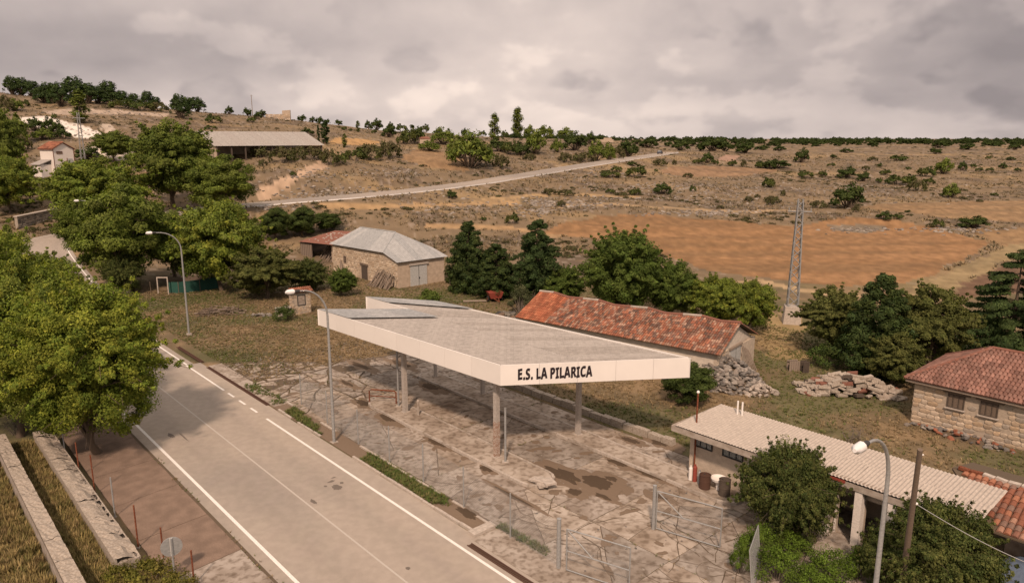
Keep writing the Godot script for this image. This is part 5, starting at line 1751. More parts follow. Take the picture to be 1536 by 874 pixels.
	stone_face(nb, Vector3(-1.0, 0, -0.35), Vector3(0, 0, 0.7), Vector3(0, 2.35, 0), 0.2, [], STONES)
	window(nb, Vector3(0.0, 1.52, 0.36), Vector3(1, 0, 0), Vector3(0, 0, 1), 0.85, 1.1, M.dark_metal, M.slab0, 0)
	b = MB.new()
	b.hexa([Vector3(-1.25, 2.36, -0.6), Vector3(1.25, 2.36, -0.6), Vector3(1.25, 2.36, 0.6), Vector3(-1.25, 2.36, 0.6), Vector3(-1.1, 2.8, -0.02), Vector3(1.1, 2.8, -0.02), Vector3(1.1, 2.8, 0.02), Vector3(-1.1, 2.8, 0.02)])
	var rf := part(nb, "cap_roof", b, M.rust_roof)
	tiles(rf, Vector3(-1.25, 2.38, 0.62), Vector3(1.25, 2.38, 0.62), Vector3(-1.1, 2.82, 0.02), Vector3(1.1, 2.82, 0.02), 0.2, 0.3, CLAY.slice(0, 3), 0.02)
	b = MB.new()
	b.box(Vector3(-2.6, -0.1, -0.3), Vector3(-1.08, 0.95, 0.3))
	part(nb, "side_wall", b, M.concrete_pale)
	# green netting and its door frame
	var nf := thing("netting_fence", "dark green netting fence below the roadside trees", "fence", P(237, 443), 0)
	var z0 := P(237, 443)
	var last := z0
	for k in [[226, 441], [268, 441], [300, 437], [330, 432]]:
		var q := P(k[0], k[1])
		part(nf, "post", post_mesh(0.04, 1.5, 6), M.wood, Transform3D(Basis(), q - z0))
		if k[0] > 230:
			var m := MB.new()
			if k[0] == 268: last = P(253, 441)
			m.quad(last - z0 + Vector3(0, 0.05, 0), q - z0 + Vector3(0, 0.05, 0), q - z0 + Vector3(0, 1.45, 0), last - z0 + Vector3(0, 1.45, 0))
			m.quad(last - z0 + Vector3(0, 1.45, -0.02), q - z0 + Vector3(0, 1.45, -0.02), q - z0 + Vector3(0, 0.05, -0.02), last - z0 + Vector3(0, 0.05, -0.02))
			part(nf, "netting", m, M.net_green)
		last = q
	var df := thing("door_frame", "empty pale timber door frame in the green netting fence", "door frame", P(245, 442.5), 0)
	b = MB.new()
	for x in [-0.6, 0.6]: b.box(Vector3(x - 0.06, 0, -0.05), Vector3(x + 0.06, 2.05, 0.05))
	part(df, "jamb", b, M.concrete_pale)
	b = MB.new()
	b.box(Vector3(-0.66, 2.05, -0.05), Vector3(0.66, 2.17, 0.05))
	part(df, "head", b, M.concrete_pale)
	var gs := thing("garden_hut", "small brown hut with pitched roof behind the green netting", "hut", P(297, 431), 0.3)
	b = MB.new()
	b.box(Vector3(-1.4, -0.1, -1.2), Vector3(1.4, 1.7, 1.2))
	part(gs, "wall", b, M.wood)
	b = MB.new()
	b.quad(Vector3(-1.7, 1.6, 1.4), Vector3(0, 2.7, 1.4), Vector3(0, 2.7, -1.4), Vector3(-1.7, 1.6, -1.4))
	b.quad(Vector3(0, 2.7, 1.4), Vector3(1.7, 1.6, 1.4), Vector3(1.7, 1.6, -1.4), Vector3(0, 2.7, -1.4))
	b.tri(Vector3(-1.5, 1.68, 1.2), Vector3(1.5, 1.68, 1.2), Vector3(0, 2.6, 1.2))
	part(gs, "roof", b, M.wood_pale)
	var bp := thing("branch_pile", "pile of cut grey branches lying in the dry grass", "branches", P(332, 470), 0.2)
	for i in 90:
		var m := MB.new()
		var q := Vector3(rnd(-2.2, 2.2), 0, rnd(-1.1, 1.1))
		q.y = 0.08 + 0.8 * maxf(0, 1 - pow(q.x / 2.4, 2) - pow(q.z / 1.2, 2)) * rng.randf()
		var d2 := Vector3(rnd(-1, 1), rnd(-0.15, 0.15), rnd(-0.5, 0.5)).normalized() * rnd(0.5, 1.2)
		m.tube([q - d2 * 0.6, q, q + d2 * 0.6 + Vector3(0, rnd(-0.05, 0.1), 0)], [rnd(0.03, 0.07), 0.045, 0.02], 5)
		part(bp, "branch", m, M.wood if i % 3 else M.wood_pale)
	heap("stone_scatter", "small scatter of pale stones in the grass near the notice pillar", P(388, 474), 1.3, 0.6, 0.22, 40, 0.12, 0.3, GREYS, 0.2)

# ---------------------------------------------------------------- plants
func leaf_mesh(clumps: Array, per: int, size: float, cols: Array, seed_at: int, mid: Vector3, long := 1.6) -> ArrayMesh:
	var r := RandomNumberGenerator.new()
	r.seed = seed_at
	var v := PackedVector3Array()
	var n := PackedVector3Array()
	var c := PackedColorArray()
	var ids := PackedInt32Array()
	for k in clumps:
		var cen: Vector3 = k[0]
		var rad: float = k[1]
		var tone := r.randf_range(0.68, 1.3)
		var base: Color = cols[r.randi() % cols.size()]
		var cnt := int(per * (k[2] if k.size() > 2 else 1.0))
		var squash: float = k[3] if k.size() > 3 else 0.8
		for i in cnt:
			var d := Vector3(r.randfn(), r.randfn(), r.randfn()).normalized()
			var p := cen + d * Vector3(1, squash, 1) * rad * pow(r.randf(), 0.45)
			var out := (d * 0.7 + (p - mid).normalized() * 0.5 + Vector3(0, 0.25, 0)).normalized()
			var f := (out + Vector3(r.randf_range(-1, 1), r.randf_range(-1, 1), r.randf_range(-1, 1)) * 0.75).normalized()
			var x := f.cross(Vector3(r.randf_range(-1, 1), r.randf_range(-1, 1), r.randf_range(-1, 1))).normalized()
			var y := f.cross(x)
			var s := size * r.randf_range(0.45, 1.55)
			var at := v.size()
			v.append(p - x * s * 0.5 * long - y * s * 0.3)
			v.append(p + y * s * 0.6)
			v.append(p + x * s * 0.5 * long - y * s * 0.3)
			var m := (f * 0.6 + out * 0.4).normalized()
			var q: Color = base.lerp(cols[r.randi() % cols.size()], 0.5) * (tone * r.randf_range(0.65, 1.35))
			q.a = 1.0
			for e in 3:
				n.append(m)
				c.append(q)
			ids.append_array([at, at + 1, at + 2])
	var a := []
	a.resize(Mesh.ARRAY_MAX)
	a[Mesh.ARRAY_VERTEX] = v
	a[Mesh.ARRAY_NORMAL] = n
	a[Mesh.ARRAY_COLOR] = c
	a[Mesh.ARRAY_INDEX] = ids
	var mm := ArrayMesh.new()
	mm.add_surface_from_arrays(Mesh.PRIMITIVE_TRIANGLES, a)
	return mm
# each model stands 1 x 1 x 1 (width, height) before it is scaled by the builder below
func broad(seed_at: int, w: float, h: float, bare: float, lobes: int, per_lobe: int, per: int, leaf: float, cols: Array, shoots := 0) -> Dictionary:
	var r := RandomNumberGenerator.new()
	r.seed = seed_at
	var clumps := []
	var tr := MB.new()
	var ch := h * (1.0 - bare)
	var mid := Vector3(0, h * bare + ch * 0.5, 0)
	var bend := Vector3(r.randf_range(-0.05, 0.05) * w, h * bare, r.randf_range(-0.05, 0.05) * w)
	var thick := 0.022 * h + 0.03
	tr.tube([Vector3(0, -0.15, 0), Vector3(0, 0.1, 0), bend, bend + Vector3(0, ch * 0.35, 0)], [thick * 1.35, thick * 1.1, thick * 0.85, thick * 0.45], 8)
	for i in lobes:
		var a := TAU * (i * 0.381966 + r.randf() * 0.1)
		var f := (i + 0.5) / lobes
		var up := lerpf(-0.75, 0.95, f)
		var ring := sqrt(maxf(0.0, 1.0 - up * up * 0.9)) * r.randf_range(0.5, 0.85)
		var lc := mid + Vector3(cos(a) * ring * w * 0.36, up * ch * 0.36, sin(a) * ring * w * 0.36)
		var lr := w * r.randf_range(0.16, 0.24)
		tr.tube([bend.lerp(bend + Vector3(0, ch * 0.35, 0), r.randf()), lc.lerp(bend, 0.4) + Vector3(0, 0.03 * h, 0), lc], [thick * 0.45, thick * 0.28, thick * 0.1], 5, false)
		for k in per_lobe:
			var d := Vector3(r.randfn(), r.randfn(), r.randfn()).normalized()
			var q := lc + d * Vector3(1, 0.85, 1) * lr * r.randf_range(0.55, 1.1)
			if q.y < h * bare * 0.8: continue
			clumps.append([q, w * r.randf_range(0.06, 0.115), r.randf_range(0.6, 1.3)])
			if k % 3 == 0: tr.tube([lc, q], [thick * 0.1, thick * 0.04], 4, false)
	for i in shoots:
		var d := Vector3(r.randfn(), absf(r.randfn()) * 0.9 - 0.15, r.randfn()).normalized()
		var root := mid + d * Vector3(w * 0.34, ch * 0.36, w * 0.34)
		var tip := mid + d * Vector3(w * 0.5, ch * 0.52, w * 0.5) * r.randf_range(0.9, 1.36)
		tip.y -= (tip - root).length() * 0.25
		tr.tube([root, root.lerp(tip, 0.5) + Vector3(0, 0.02 * h, 0), tip], [thick * 0.12, thick * 0.08, thick * 0.03], 4, false)
		for k in 4:
			clumps.append([root.lerp(tip, 0.25 + 0.25 * k) + Vector3(0, 0.015 * h, 0), w * lerpf(0.055, 0.02, k / 3.0), lerpf(0.35, 0.1, k / 3.0)])
	for i in (18 if shoots > 120 else 0):      # dead limbs showing through the leaves
		var d := Vector3(r.randfn(), r.randfn() * 0.6 + 0.2, r.randfn()).normalized()
		var p := mid + d * Vector3(w * 0.2, ch * 0.2, w * 0.2)
		for k in 5:
			var e := (d + Vector3(r.randfn(), r.randfn(), r.randfn()) * 0.45).normalized()
			var tip := mid + e * Vector3(w, ch, w) * r.randf_range(0.44, 0.54)
			tr.tube([p, p.lerp(tip, 0.5) + Vector3(0, 0.02 * h, 0), tip], [thick * 0.2, thick * 0.12, thick * 0.04], 4, false)
	return {"crown": leaf_mesh(clumps, per, leaf, cols, seed_at + 1, mid), "trunk": tr.mesh(), "w": w, "h": h}
func conifer(seed_at: int, w: float, h: float, bare: float, tiers: int, per: int, leaf: float, cols: Array, round_top := 0.0, flat := 0.5) -> Dictionary:
	var r := RandomNumberGenerator.new()
	r.seed = seed_at
	var clumps := []
	var tr := MB.new()
	var thick := 0.018 * h + 0.03
	tr.tube([Vector3(0, -0.15, 0), Vector3(0, h * 0.4, 0), Vector3(0, h * 0.97, 0)], [thick * 1.2, thick * 0.8, thick * 0.15], 8)
	for t in tiers:
		var f := float(t) / (tiers - 1)
		var y := lerpf(h * bare, h * 0.97, f)
		var reach := w * 0.5 * lerpf(1.0 - f, sqrt(maxf(0.02, 1.0 - f * f)), round_top) + 0.03 * w
		if f < 0.15: reach *= 0.75
		var arms := maxi(3, int(8 * (1.0 - f * 0.6)))
		for k in arms:
			var a := TAU * (k + r.randf_range(-0.3, 0.3)) / arms + t * 1.3
			var l := reach * r.randf_range(0.72, 1.12)
			var tip := Vector3(cos(a) * l, y - l * 0.12 + r.randf_range(-0.02, 0.03) * h, sin(a) * l)
			tr.tube([Vector3(0, y, 0), tip], [thick * 0.25, thick * 0.06], 4, false)
			for e in 3:
				var q := Vector3(0, y, 0).lerp(tip, 0.45 + 0.27 * e)
				clumps.append([q, maxf(0.06 * w, l * (0.3 - 0.06 * e)), 1.0 - 0.15 * e, flat])
	clumps.append([Vector3(0, h * 0.95, 0), 0.05 * w, 0.6, 1.6])
	return {"crown": leaf_mesh(clumps, per, leaf, cols, seed_at + 1, Vector3(0, h * 0.5, 0), 2.2), "trunk": tr.mesh(), "w": w, "h": h}
func column_tree(seed_at: int, w: float, h: float, per: int, leaf: float, cols: Array) -> Dictionary:
	var r := RandomNumberGenerator.new()
	r.seed = seed_at
	var clumps := []
	var tr := MB.new()
	tr.tube([Vector3(0, -0.15, 0), Vector3(0, h * 0.9, 0)], [0.02 * h, 0.004 * h], 6)
	for i in 34:
		var f := (i + 0.5) / 34.0
		var a := r.randf() * TAU
		var g := w * 0.5 * pow(sin(PI * clampf(f * 0.85 + 0.12, 0, 1)), 0.7) * r.randf_range(0.3, 0.75)
		clumps.append([Vector3(cos(a) * g, lerpf(h * 0.06, h * 0.97, f), sin(a) * g), w * r.randf_range(0.16, 0.26), 1.0, 1.5])
	return {"crown": leaf_mesh(clumps, per, leaf, cols, seed_at + 1, Vector3(0, h * 0.5, 0)), "trunk": tr.mesh(), "w": w, "h": h}
func bush(seed_at: int, w: float, h: float, n: int, per: int, leaf: float, cols: Array) -> Dictionary:
	var r := RandomNumberGenerator.new()
	r.seed = seed_at
	var clumps := []
	var tr := MB.new()
	for i in n:
		var a := r.randf() * TAU
		var g := sqrt(r.randf())
		var y := h * (0.12 + 0.74 * sqrt(maxf(0, 1 - g * g)) * r.randf_range(0.45, 1.0))
		var q := Vector3(cos(a) * g * w * 0.42, y, sin(a) * g * w * 0.42)
		clumps.append([q, w * r.randf_range(0.09, 0.17), r.randf_range(0.6, 1.3)])
		if i % 2 == 0: tr.tube([Vector3(q.x * 0.15, -0.05, q.z * 0.15), q], [0.02 * h + 0.008, 0.005], 4, false)
	return {"crown": leaf_mesh(clumps, per, leaf, cols, seed_at + 1, Vector3(0, h * 0.35, 0)), "trunk": tr.mesh(), "w": w, "h": h}
var MODEL := {}
var ELM := [Color(0.123, 0.167, 0.031), Color(0.166, 0.205, 0.040), Color(0.087, 0.126, 0.029), Color(0.145, 0.173, 0.043)]
var YELLOW := [Color(0.204, 0.247, 0.037), Color(0.258, 0.276, 0.044), Color(0.150, 0.201, 0.032), Color(0.108, 0.161, 0.027)]
var OAK := [Color(0.060, 0.086, 0.025), Color(0.044, 0.069, 0.021), Color(0.075, 0.098, 0.029)]
var PINE := [Color(0.048, 0.078, 0.028), Color(0.037, 0.063, 0.023), Color(0.063, 0.094, 0.032)]
var SCRUB := [Color(0.095, 0.085, 0.042), Color(0.075, 0.078, 0.032), Color(0.11, 0.092, 0.055), Color(0.085, 0.095, 0.035)]
var GREEN := [Color(0.096, 0.141, 0.030), Color(0.073, 0.117, 0.026), Color(0.119, 0.157, 0.038)]
var SAGE := [Color(0.10, 0.115, 0.06), Color(0.08, 0.095, 0.045), Color(0.12, 0.13, 0.07)]
var OLIVE := [Color(0.104, 0.116, 0.036), Color(0.080, 0.098, 0.029), Color(0.136, 0.144, 0.046)]
func models() -> void:
	MODEL.near_a = broad(31, 9.0, 10.5, 0.08, 20, 20, 520, 0.09, YELLOW, 150)
	MODEL.near_b = broad(57, 9.0, 10.0, 0.08, 20, 20, 500, 0.09, YELLOW + ELM, 150)
	MODEL.elm = broad(11, 9.0, 10.0, 0.16, 15, 15, 300, 0.14, ELM, 80)
	MODEL.elm2 = broad(23, 9.0, 9.0, 0.13, 15, 15, 290, 0.14, ELM + [Color(0.13, 0.17, 0.03)])
	MODEL.light = broad(77, 9.0, 8.0, 0.10, 15, 14, 300, 0.13, YELLOW + ELM, 80)
	MODEL.oak = broad(41, 8.0, 8.0, 0.05, 14, 14, 300, 0.135, OAK + ELM.slice(2, 3))
	MODEL.green = broad(43, 8.0, 8.5, 0.05, 16, 14, 330, 0.125, GREEN, 70)
	MODEL.olive = broad(45, 6.0, 7.0, 0.04, 16, 13, 330, 0.11, OLIVE, 80)
	MODEL.shrub = broad(47, 5.0, 4.0, 0.04, 18, 15, 280, 0.062, OLIVE + OAK, 170)
	MODEL.pine = conifer(61, 5.6, 9.0, 0.2, 15, 170, 0.11, PINE, 0.7, 0.75)
	MODEL.pine2 = conifer(67, 5.4, 8.0, 0.04, 17, 170, 0.11, PINE + OAK, 0.75, 0.95)
	MODEL.cedar = conifer(71, 9.5, 9.0, 0.04, 13, 300, 0.115, PINE + [Color(0.06, 0.085, 0.028)], 0.55, 0.3)
	MODEL.poplar = column_tree(81, 2.4, 9.0, 60, 0.2, OLIVE + ELM)
	MODEL.cypress = column_tree(83, 1.4, 7.0, 50, 0.18, PINE)
	MODEL.bush = bush(91, 3.0, 2.2, 34, 90, 0.09, GREEN)
	MODEL.bush_dark = bush(93, 3.0, 2.2, 34, 90, 0.09, OAK + GREEN.slice(1, 2))
	MODEL.sage = bush(95, 3.0, 3.2, 44, 110, 0.075, SAGE)
	MODEL.scrub = bush(97, 3.0, 1.8, 26, 42, 0.13, SCRUB)
	MODEL.far_round = bush(101, 5.0, 4.6, 46, 40, 0.26, OAK)
	MODEL.far_bush = bush(103, 5.0, 3.2, 22, 32, 0.3, OLIVE + OAK)
	MODEL.far_green = bush(105, 6.0, 5.0, 52, 40, 0.28, ELM)
	MODEL.far_pine = bush(107, 5.4, 6.2, 64, 46, 0.24, PINE)
	MODEL.far_scrub = bush(109, 5.0, 2.4, 20, 32, 0.28, SCRUB)
	MODEL.hedge = bush(111, 3.0, 2.4, 48, 130, 0.055, [Color(0.10, 0.16, 0.022), Color(0.08, 0.135, 0.02), Color(0.12, 0.18, 0.03)])
	MODEL.weed = bush(113, 2.4, 1.0, 28, 90, 0.06, [Color(0.17, 0.165, 0.035), Color(0.13, 0.14, 0.03), Color(0.2, 0.17, 0.05)])
func plant(model: String, called: String, label: String, category: String, at: Vector3, wide: float, tall: float, turn: float, group := "") -> Node3D:
	var m: Dictionary = MODEL[model]
	var t := thing(called, label, category, at, 0, group)
	var sx: float = wide / m.w
	var sy: float = tall / m.h
	t.basis = Basis(Vector3.UP, turn).scaled_local(Vector3(sx, sy, sx))
	part(t, "trunk" if category == "tree" else "stems", m.trunk, M.bark if category == "tree" else M.bark_grey)
	part(t, "crown" if category == "tree" else "foliage", m.crown, M.leaf)
	return t
# px, base row, top row, width in picture -> place, size
func grow(model: String, called: String, label: String, category: String, px: float, base: float, top: float, wpx: float, group := "", grow_w := 1.0) -> Node3D:
	var at := PG(px, base)
	var d := Vector2(at.x, at.z).length()
	var r := ray(px, top)
	var tall := H + r.y / Vector2(r.x, r.z).length() * d - at.y
	var depth := -at.z * cos(PITCH) + (H - at.y) * sin(PITCH)
	return plant(model, called, label, category, at - Vector3(0, 0.05, 0), wpx / F * depth * grow_w, maxf(0.4, tall), rnd(0, TAU), group)
func build_trees() -> void:
	models()
	# by the road, bottom left
	grow("near_a", "roadside_tree", "big yellow green tree overhanging the road edge", "tree", 146, 682, 425, 205)
	grow("near_b", "roadside_tree", "yellow green tree standing between the broad one and the road", "tree", 85, 590, 402, 165)
	grow("near_b", "roadside_tree", "broad yellow green tree behind the concrete walls", "tree", 30, 655, 385, 200)
	grow("near_b", "roadside_tree", "yellow green tree rising behind the broad one near the bend", "tree", -5, 535, 338, 150)
	grow("light", "roadside_tree", "pale green roadside tree before the far bend", "tree", 70, 480, 380, 105)
	grow("elm", "valley_tree", "tall dark elm towering over the roadside group", "tree", 262, 318, 184, 125)
	grow("light", "valley_tree", "bright yellow green tree below the white hut", "tree", 150, 345, 238, 150)
	grow("elm2", "valley_tree", "rounded elm beside the hill track", "tree", 335, 330, 232, 115)
	grow("elm2", "valley_tree", "spreading elm above the green netting fence", "tree", 195, 432, 275, 150)
	grow("light", "valley_tree", "pale elm with thin trunks behind the netting", "tree", 332, 436, 298, 130)
	grow("elm", "valley_tree", "slender tree with bare trunk by the bend", "tree", 130, 400, 300, 75)
	grow("elm", "valley_tree", "leafy elm between the netting and the far road", "tree", 262, 415, 318, 95)
	grow("oak", "valley_tree", "dark dense tree at the left of the rusty lean-to", "tree", 415, 358, 311, 62)
	grow("oak", "valley_tree", "dark dense tree behind the rusty lean-to", "tree", 455, 354, 310, 64)
	grow("oak", "valley_tree", "dark dense tree touching the rusty lean-to roof", "tree", 492, 346, 318, 50)
	grow("olive", "valley_tree", "olive green willow shrub above the notice pillar", "tree", 398, 448, 372, 95)
	grow("shrub", "valley_tree", "dark shrub on the bank below the lean-to", "tree", 462, 436, 390, 60)
	grow("green", "fruit_tree", "small round fruit tree in front of the stone barn", "tree", 515, 444, 402, 44)
	grow("elm", "hillside_tree", "dark round tree beside the white hut", "tree", 172, 244, 197, 56)
	grow("light", "roadside_tree", "bushy green trees massed at the far bend", "tree", 15, 320, 232, 85)
	grow("elm", "roadside_tree", "green tree crowding the stone retaining wall", "tree", 0, 300, 165, 75)
	grow("shrub", "valley_tree", "leafy thicket beside the empty door frame", "tree", 188, 440, 385, 55)
	grow("shrub", "valley_tree", "leafy thicket behind the green netting fence", "tree", 300, 424, 366, 70)
	grow("elm2", "valley_tree", "low elm filling the gap by the road bend", "tree", 165, 400, 318, 80)
	# middle
	grow("pine2", "pine_tree", "bushy dark pine at the corner of the stone barn", "tree", 703, 437, 333, 74)
	grow("pine2", "pine_tree", "shorter dark pine between two taller pines", "tree", 745, 446, 366, 72)
	grow("pine", "pine_tree", "tall pine with bare lower trunk behind the shed end", "tree", 806, 458, 328, 80)
	grow("sage", "sage_bush", "grey green rounded bush beside the scrap heap", "bush", 780, 470, 417, 40)
	grow("green", "walnut_tree", "big dense green tree behind the long tiled shed", "tree", 935, 480, 347, 128)
	grow("green", "walnut_tree", "bright green tree beside the pine behind the shed", "tree", 845, 462, 400, 66)
	grow("green", "walnut_tree", "medium green tree right against the big one", "tree", 1008, 480, 392, 84)
	grow("light", "willow_tree", "light green willow behind the shed roof", "tree", 1072, 492, 414, 84)
	grow("light", "willow_tree", "light green willow at the shed's gable end", "tree", 1122, 500, 420, 74)
	grow("bush", "garden_bush", "light green bush between the barn and canopy", "bush", 645, 462, 428, 44)
	grow("bush_dark", "garden_bush", "dark green bush below the notice pillar", "bush", 427, 480, 452, 36)
	grow("bush_dark", "garden_bush", "dark ivy bush against the shed's cream wall", "bush", 868, 522, 494, 50)
	grow("oak", "garden_tree", "low spreading fig tree standing before the stone heap", "tree", 1030, 606, 541, 92)
	# right group
	grow("olive", "garden_tree", "feathery olive green tree next to the lattice mast", "tree", 1248, 530, 432, 100)
	grow("pine2", "garden_tree", "dark pointed conifer behind the salvage heap", "tree", 1312, 562, 412, 108)
	grow("olive", "garden_tree", "grey green tree between the conifer and the cedar", "tree", 1388, 560, 428, 112)
	grow("cedar", "cedar_tree", "wide dark cedar with layered branches behind the stone house", "tree", 1512, 545, 376, 175)
	grow("bush_dark", "garden_bush", "dark green bush at the foot of the feathery tree", "bush", 1236, 548, 508, 58)
	grow("olive", "garden_tree", "low olive tree tucked behind the salvage heap", "tree", 1340, 580, 500, 80)
	grow("shrub", "quince_shrub", "big tangled quince shrub in front of the office", "tree", 1178, 808, 672, 135)
	grow("shrub", "quince_shrub", "wide tangled quince shrub beside the timber pole", "tree", 1400, 905, 760, 165)
	grow("shrub", "quince_shrub", "leafy shrub between the lamp and the timber pole", "tree", 1325, 884, 790, 75)
	for k in [[1135, 840, 780, 75], [1190, 835, 792, 70], [1165, 872, 808, 80], [1245, 880, 815, 85], [1215, 900, 838, 80], [1110, 862, 800, 40], [1285, 872, 812, 50]]:
		grow("hedge", "hedge_plant", "bright green bushy weeds in the office garden", "bush", k[0], k[1], k[2], k[3], "green weeds in the office garden")
	for k in [[225, 878, 838, 95], [180, 880, 842, 60], [268, 890, 852, 60]]:
		grow("weed", "broom_bush", "yellow green broom bush at the end of the concrete walls", "bush", k[0], k[1], k[2], k[3], "broom bushes by the walls")
	# leafless brush and a dead sapling
	dead("dead_brush", "grey leafless brush at the roadside beyond the big trees", P(178, 452), 2.6, 26)
	dead("dead_brush", "bare grey twigs tangled at the end of the concrete wall", P(30, 650), 2.0, 18)
	dead("dead_sapling", "small dead leafless tree in the grass behind the office", P(1284, 668), 2.2, 12)
func dead(called: String, label: String, at: Vector3, size: float, n: int) -> void:
	var t := thing(called, label, "dead shrub", at)
	for i in n:
		var b := MB.new()
		var a := rnd(0, TAU)
		var p := Vector3(rnd(-0.2, 0.2), -0.05, rnd(-0.2, 0.2)) * size
		var d := Vector3(cos(a) * 0.6, 1.0, sin(a) * 0.6) * size * rnd(0.3, 0.55)
		var q := p + d * 0.5 + Vector3(rnd(-0.1, 0.1), 0, rnd(-0.1, 0.1))
		b.tube([p, q, p + d], [0.035, 0.022, 0.008], 5, false)
		for k in 5:
			var m := q.lerp(p + d, rng.randf())
			b.tube([m, m + Vector3(rnd(-1, 1), rnd(0, 1), rnd(-1, 1)) * size * 0.2], [0.014, 0.005], 4, false)
		part(t, "branch", b, M.bark_grey)
# grass and stones nobody could count
func tuft(h: float, spread: float, blades: int, seed_at: int) -> ArrayMesh:
	var r := RandomNumberGenerator.new()
	r.seed = seed_at
	var b := MB.new()
	for i in blades:
		var a := r.randf() * TAU
		var o := Vector3(cos(a), 0, sin(a)) * spread * r.randf() * 0.5
		var lean := Vector3(cos(a), 0, sin(a)) * spread * r.randf_range(0.2, 0.9)
		var w := Vector3(-sin(a), 0, cos(a)) * spread * 0.07
		var hh := h * r.randf_range(0.6, 1.1)
		b.col = Color(1, 1, 1) * r.randf_range(0.8, 1.2)
		b.quad(o - w, o + lean * 0.4 + Vector3(0, hh * 0.6, 0) - w * 0.8, o + lean * 0.4 + Vector3(0, hh * 0.6, 0) + w * 0.8, o + w)
		b.tri(o + lean * 0.4 + Vector3(0, hh * 0.6, 0) - w * 0.8, o + lean + Vector3(0, hh, 0), o + lean * 0.4 + Vector3(0, hh * 0.6, 0) + w * 0.8)
	return b.mesh()
func strew(called: String, label: String, shape: ArrayMesh, spots: Array, lo: float, hi: float, cols: Array, m: Material, flat := false) -> void:
	var xf := []
	var cc := []
	for p in spots:
		var s := rnd(lo, hi)
		var bs := Basis.from_euler(Vector3(rnd(-0.3, 0.3), rnd(0, TAU), rnd(-0.3, 0.3)) if flat else Vector3(0, rnd(0, TAU), 0)).scaled_local(Vector3(s * rnd(0.8, 1.4), s * (rnd(0.4, 0.7) if flat else rnd(0.7, 1.2)), s))
		xf.append(Transform3D(bs, p))
		var k: Color = cols[rng.randi() % cols.size()] * rnd(0.8, 1.2)
		k.a = 1.0
		cc.append(k)
	var o := many(self, numbered(called), shape, m, xf, cc)
	tag(o, label, called.replace("_", " "), "", "stuff")
func scatter_st(n: int, s0: float, s1: float, t0: float, t1: float, noise_at := 0.0, keep := -1.0, y := 0.0) -> Array:
	var out := []
	for i in n:
		var p := W(rnd(s0, s1), rnd(t0, t1), y)
		if keep > -1.0 and nz2.get_noise_2d(p.x * 14 + noise_at, p.z * 14) < keep: continue
		out.append(p)
	return out
func clear_of(spots: Array, boxes: Array) -> Array:
	var out := []
	for p in spots:
		var q := st_of(p)
		var ok := true
		for b in boxes:
			if q.x > b[0] and q.x < b[1] and q.y > b[2] and q.y < b[3]:
				ok = false
				break
		if ok: out.append(p)
	return out
var DRY := [Color(0.25, 0.19, 0.105), Color(0.22, 0.165, 0.088), Color(0.29, 0.22, 0.125), Color(0.18, 0.14, 0.08)]
var LUSH := [Color(0.10, 0.125, 0.035), Color(0.13, 0.14, 0.045), Color(0.085, 0.11, 0.03), Color(0.16, 0.145, 0.06)]
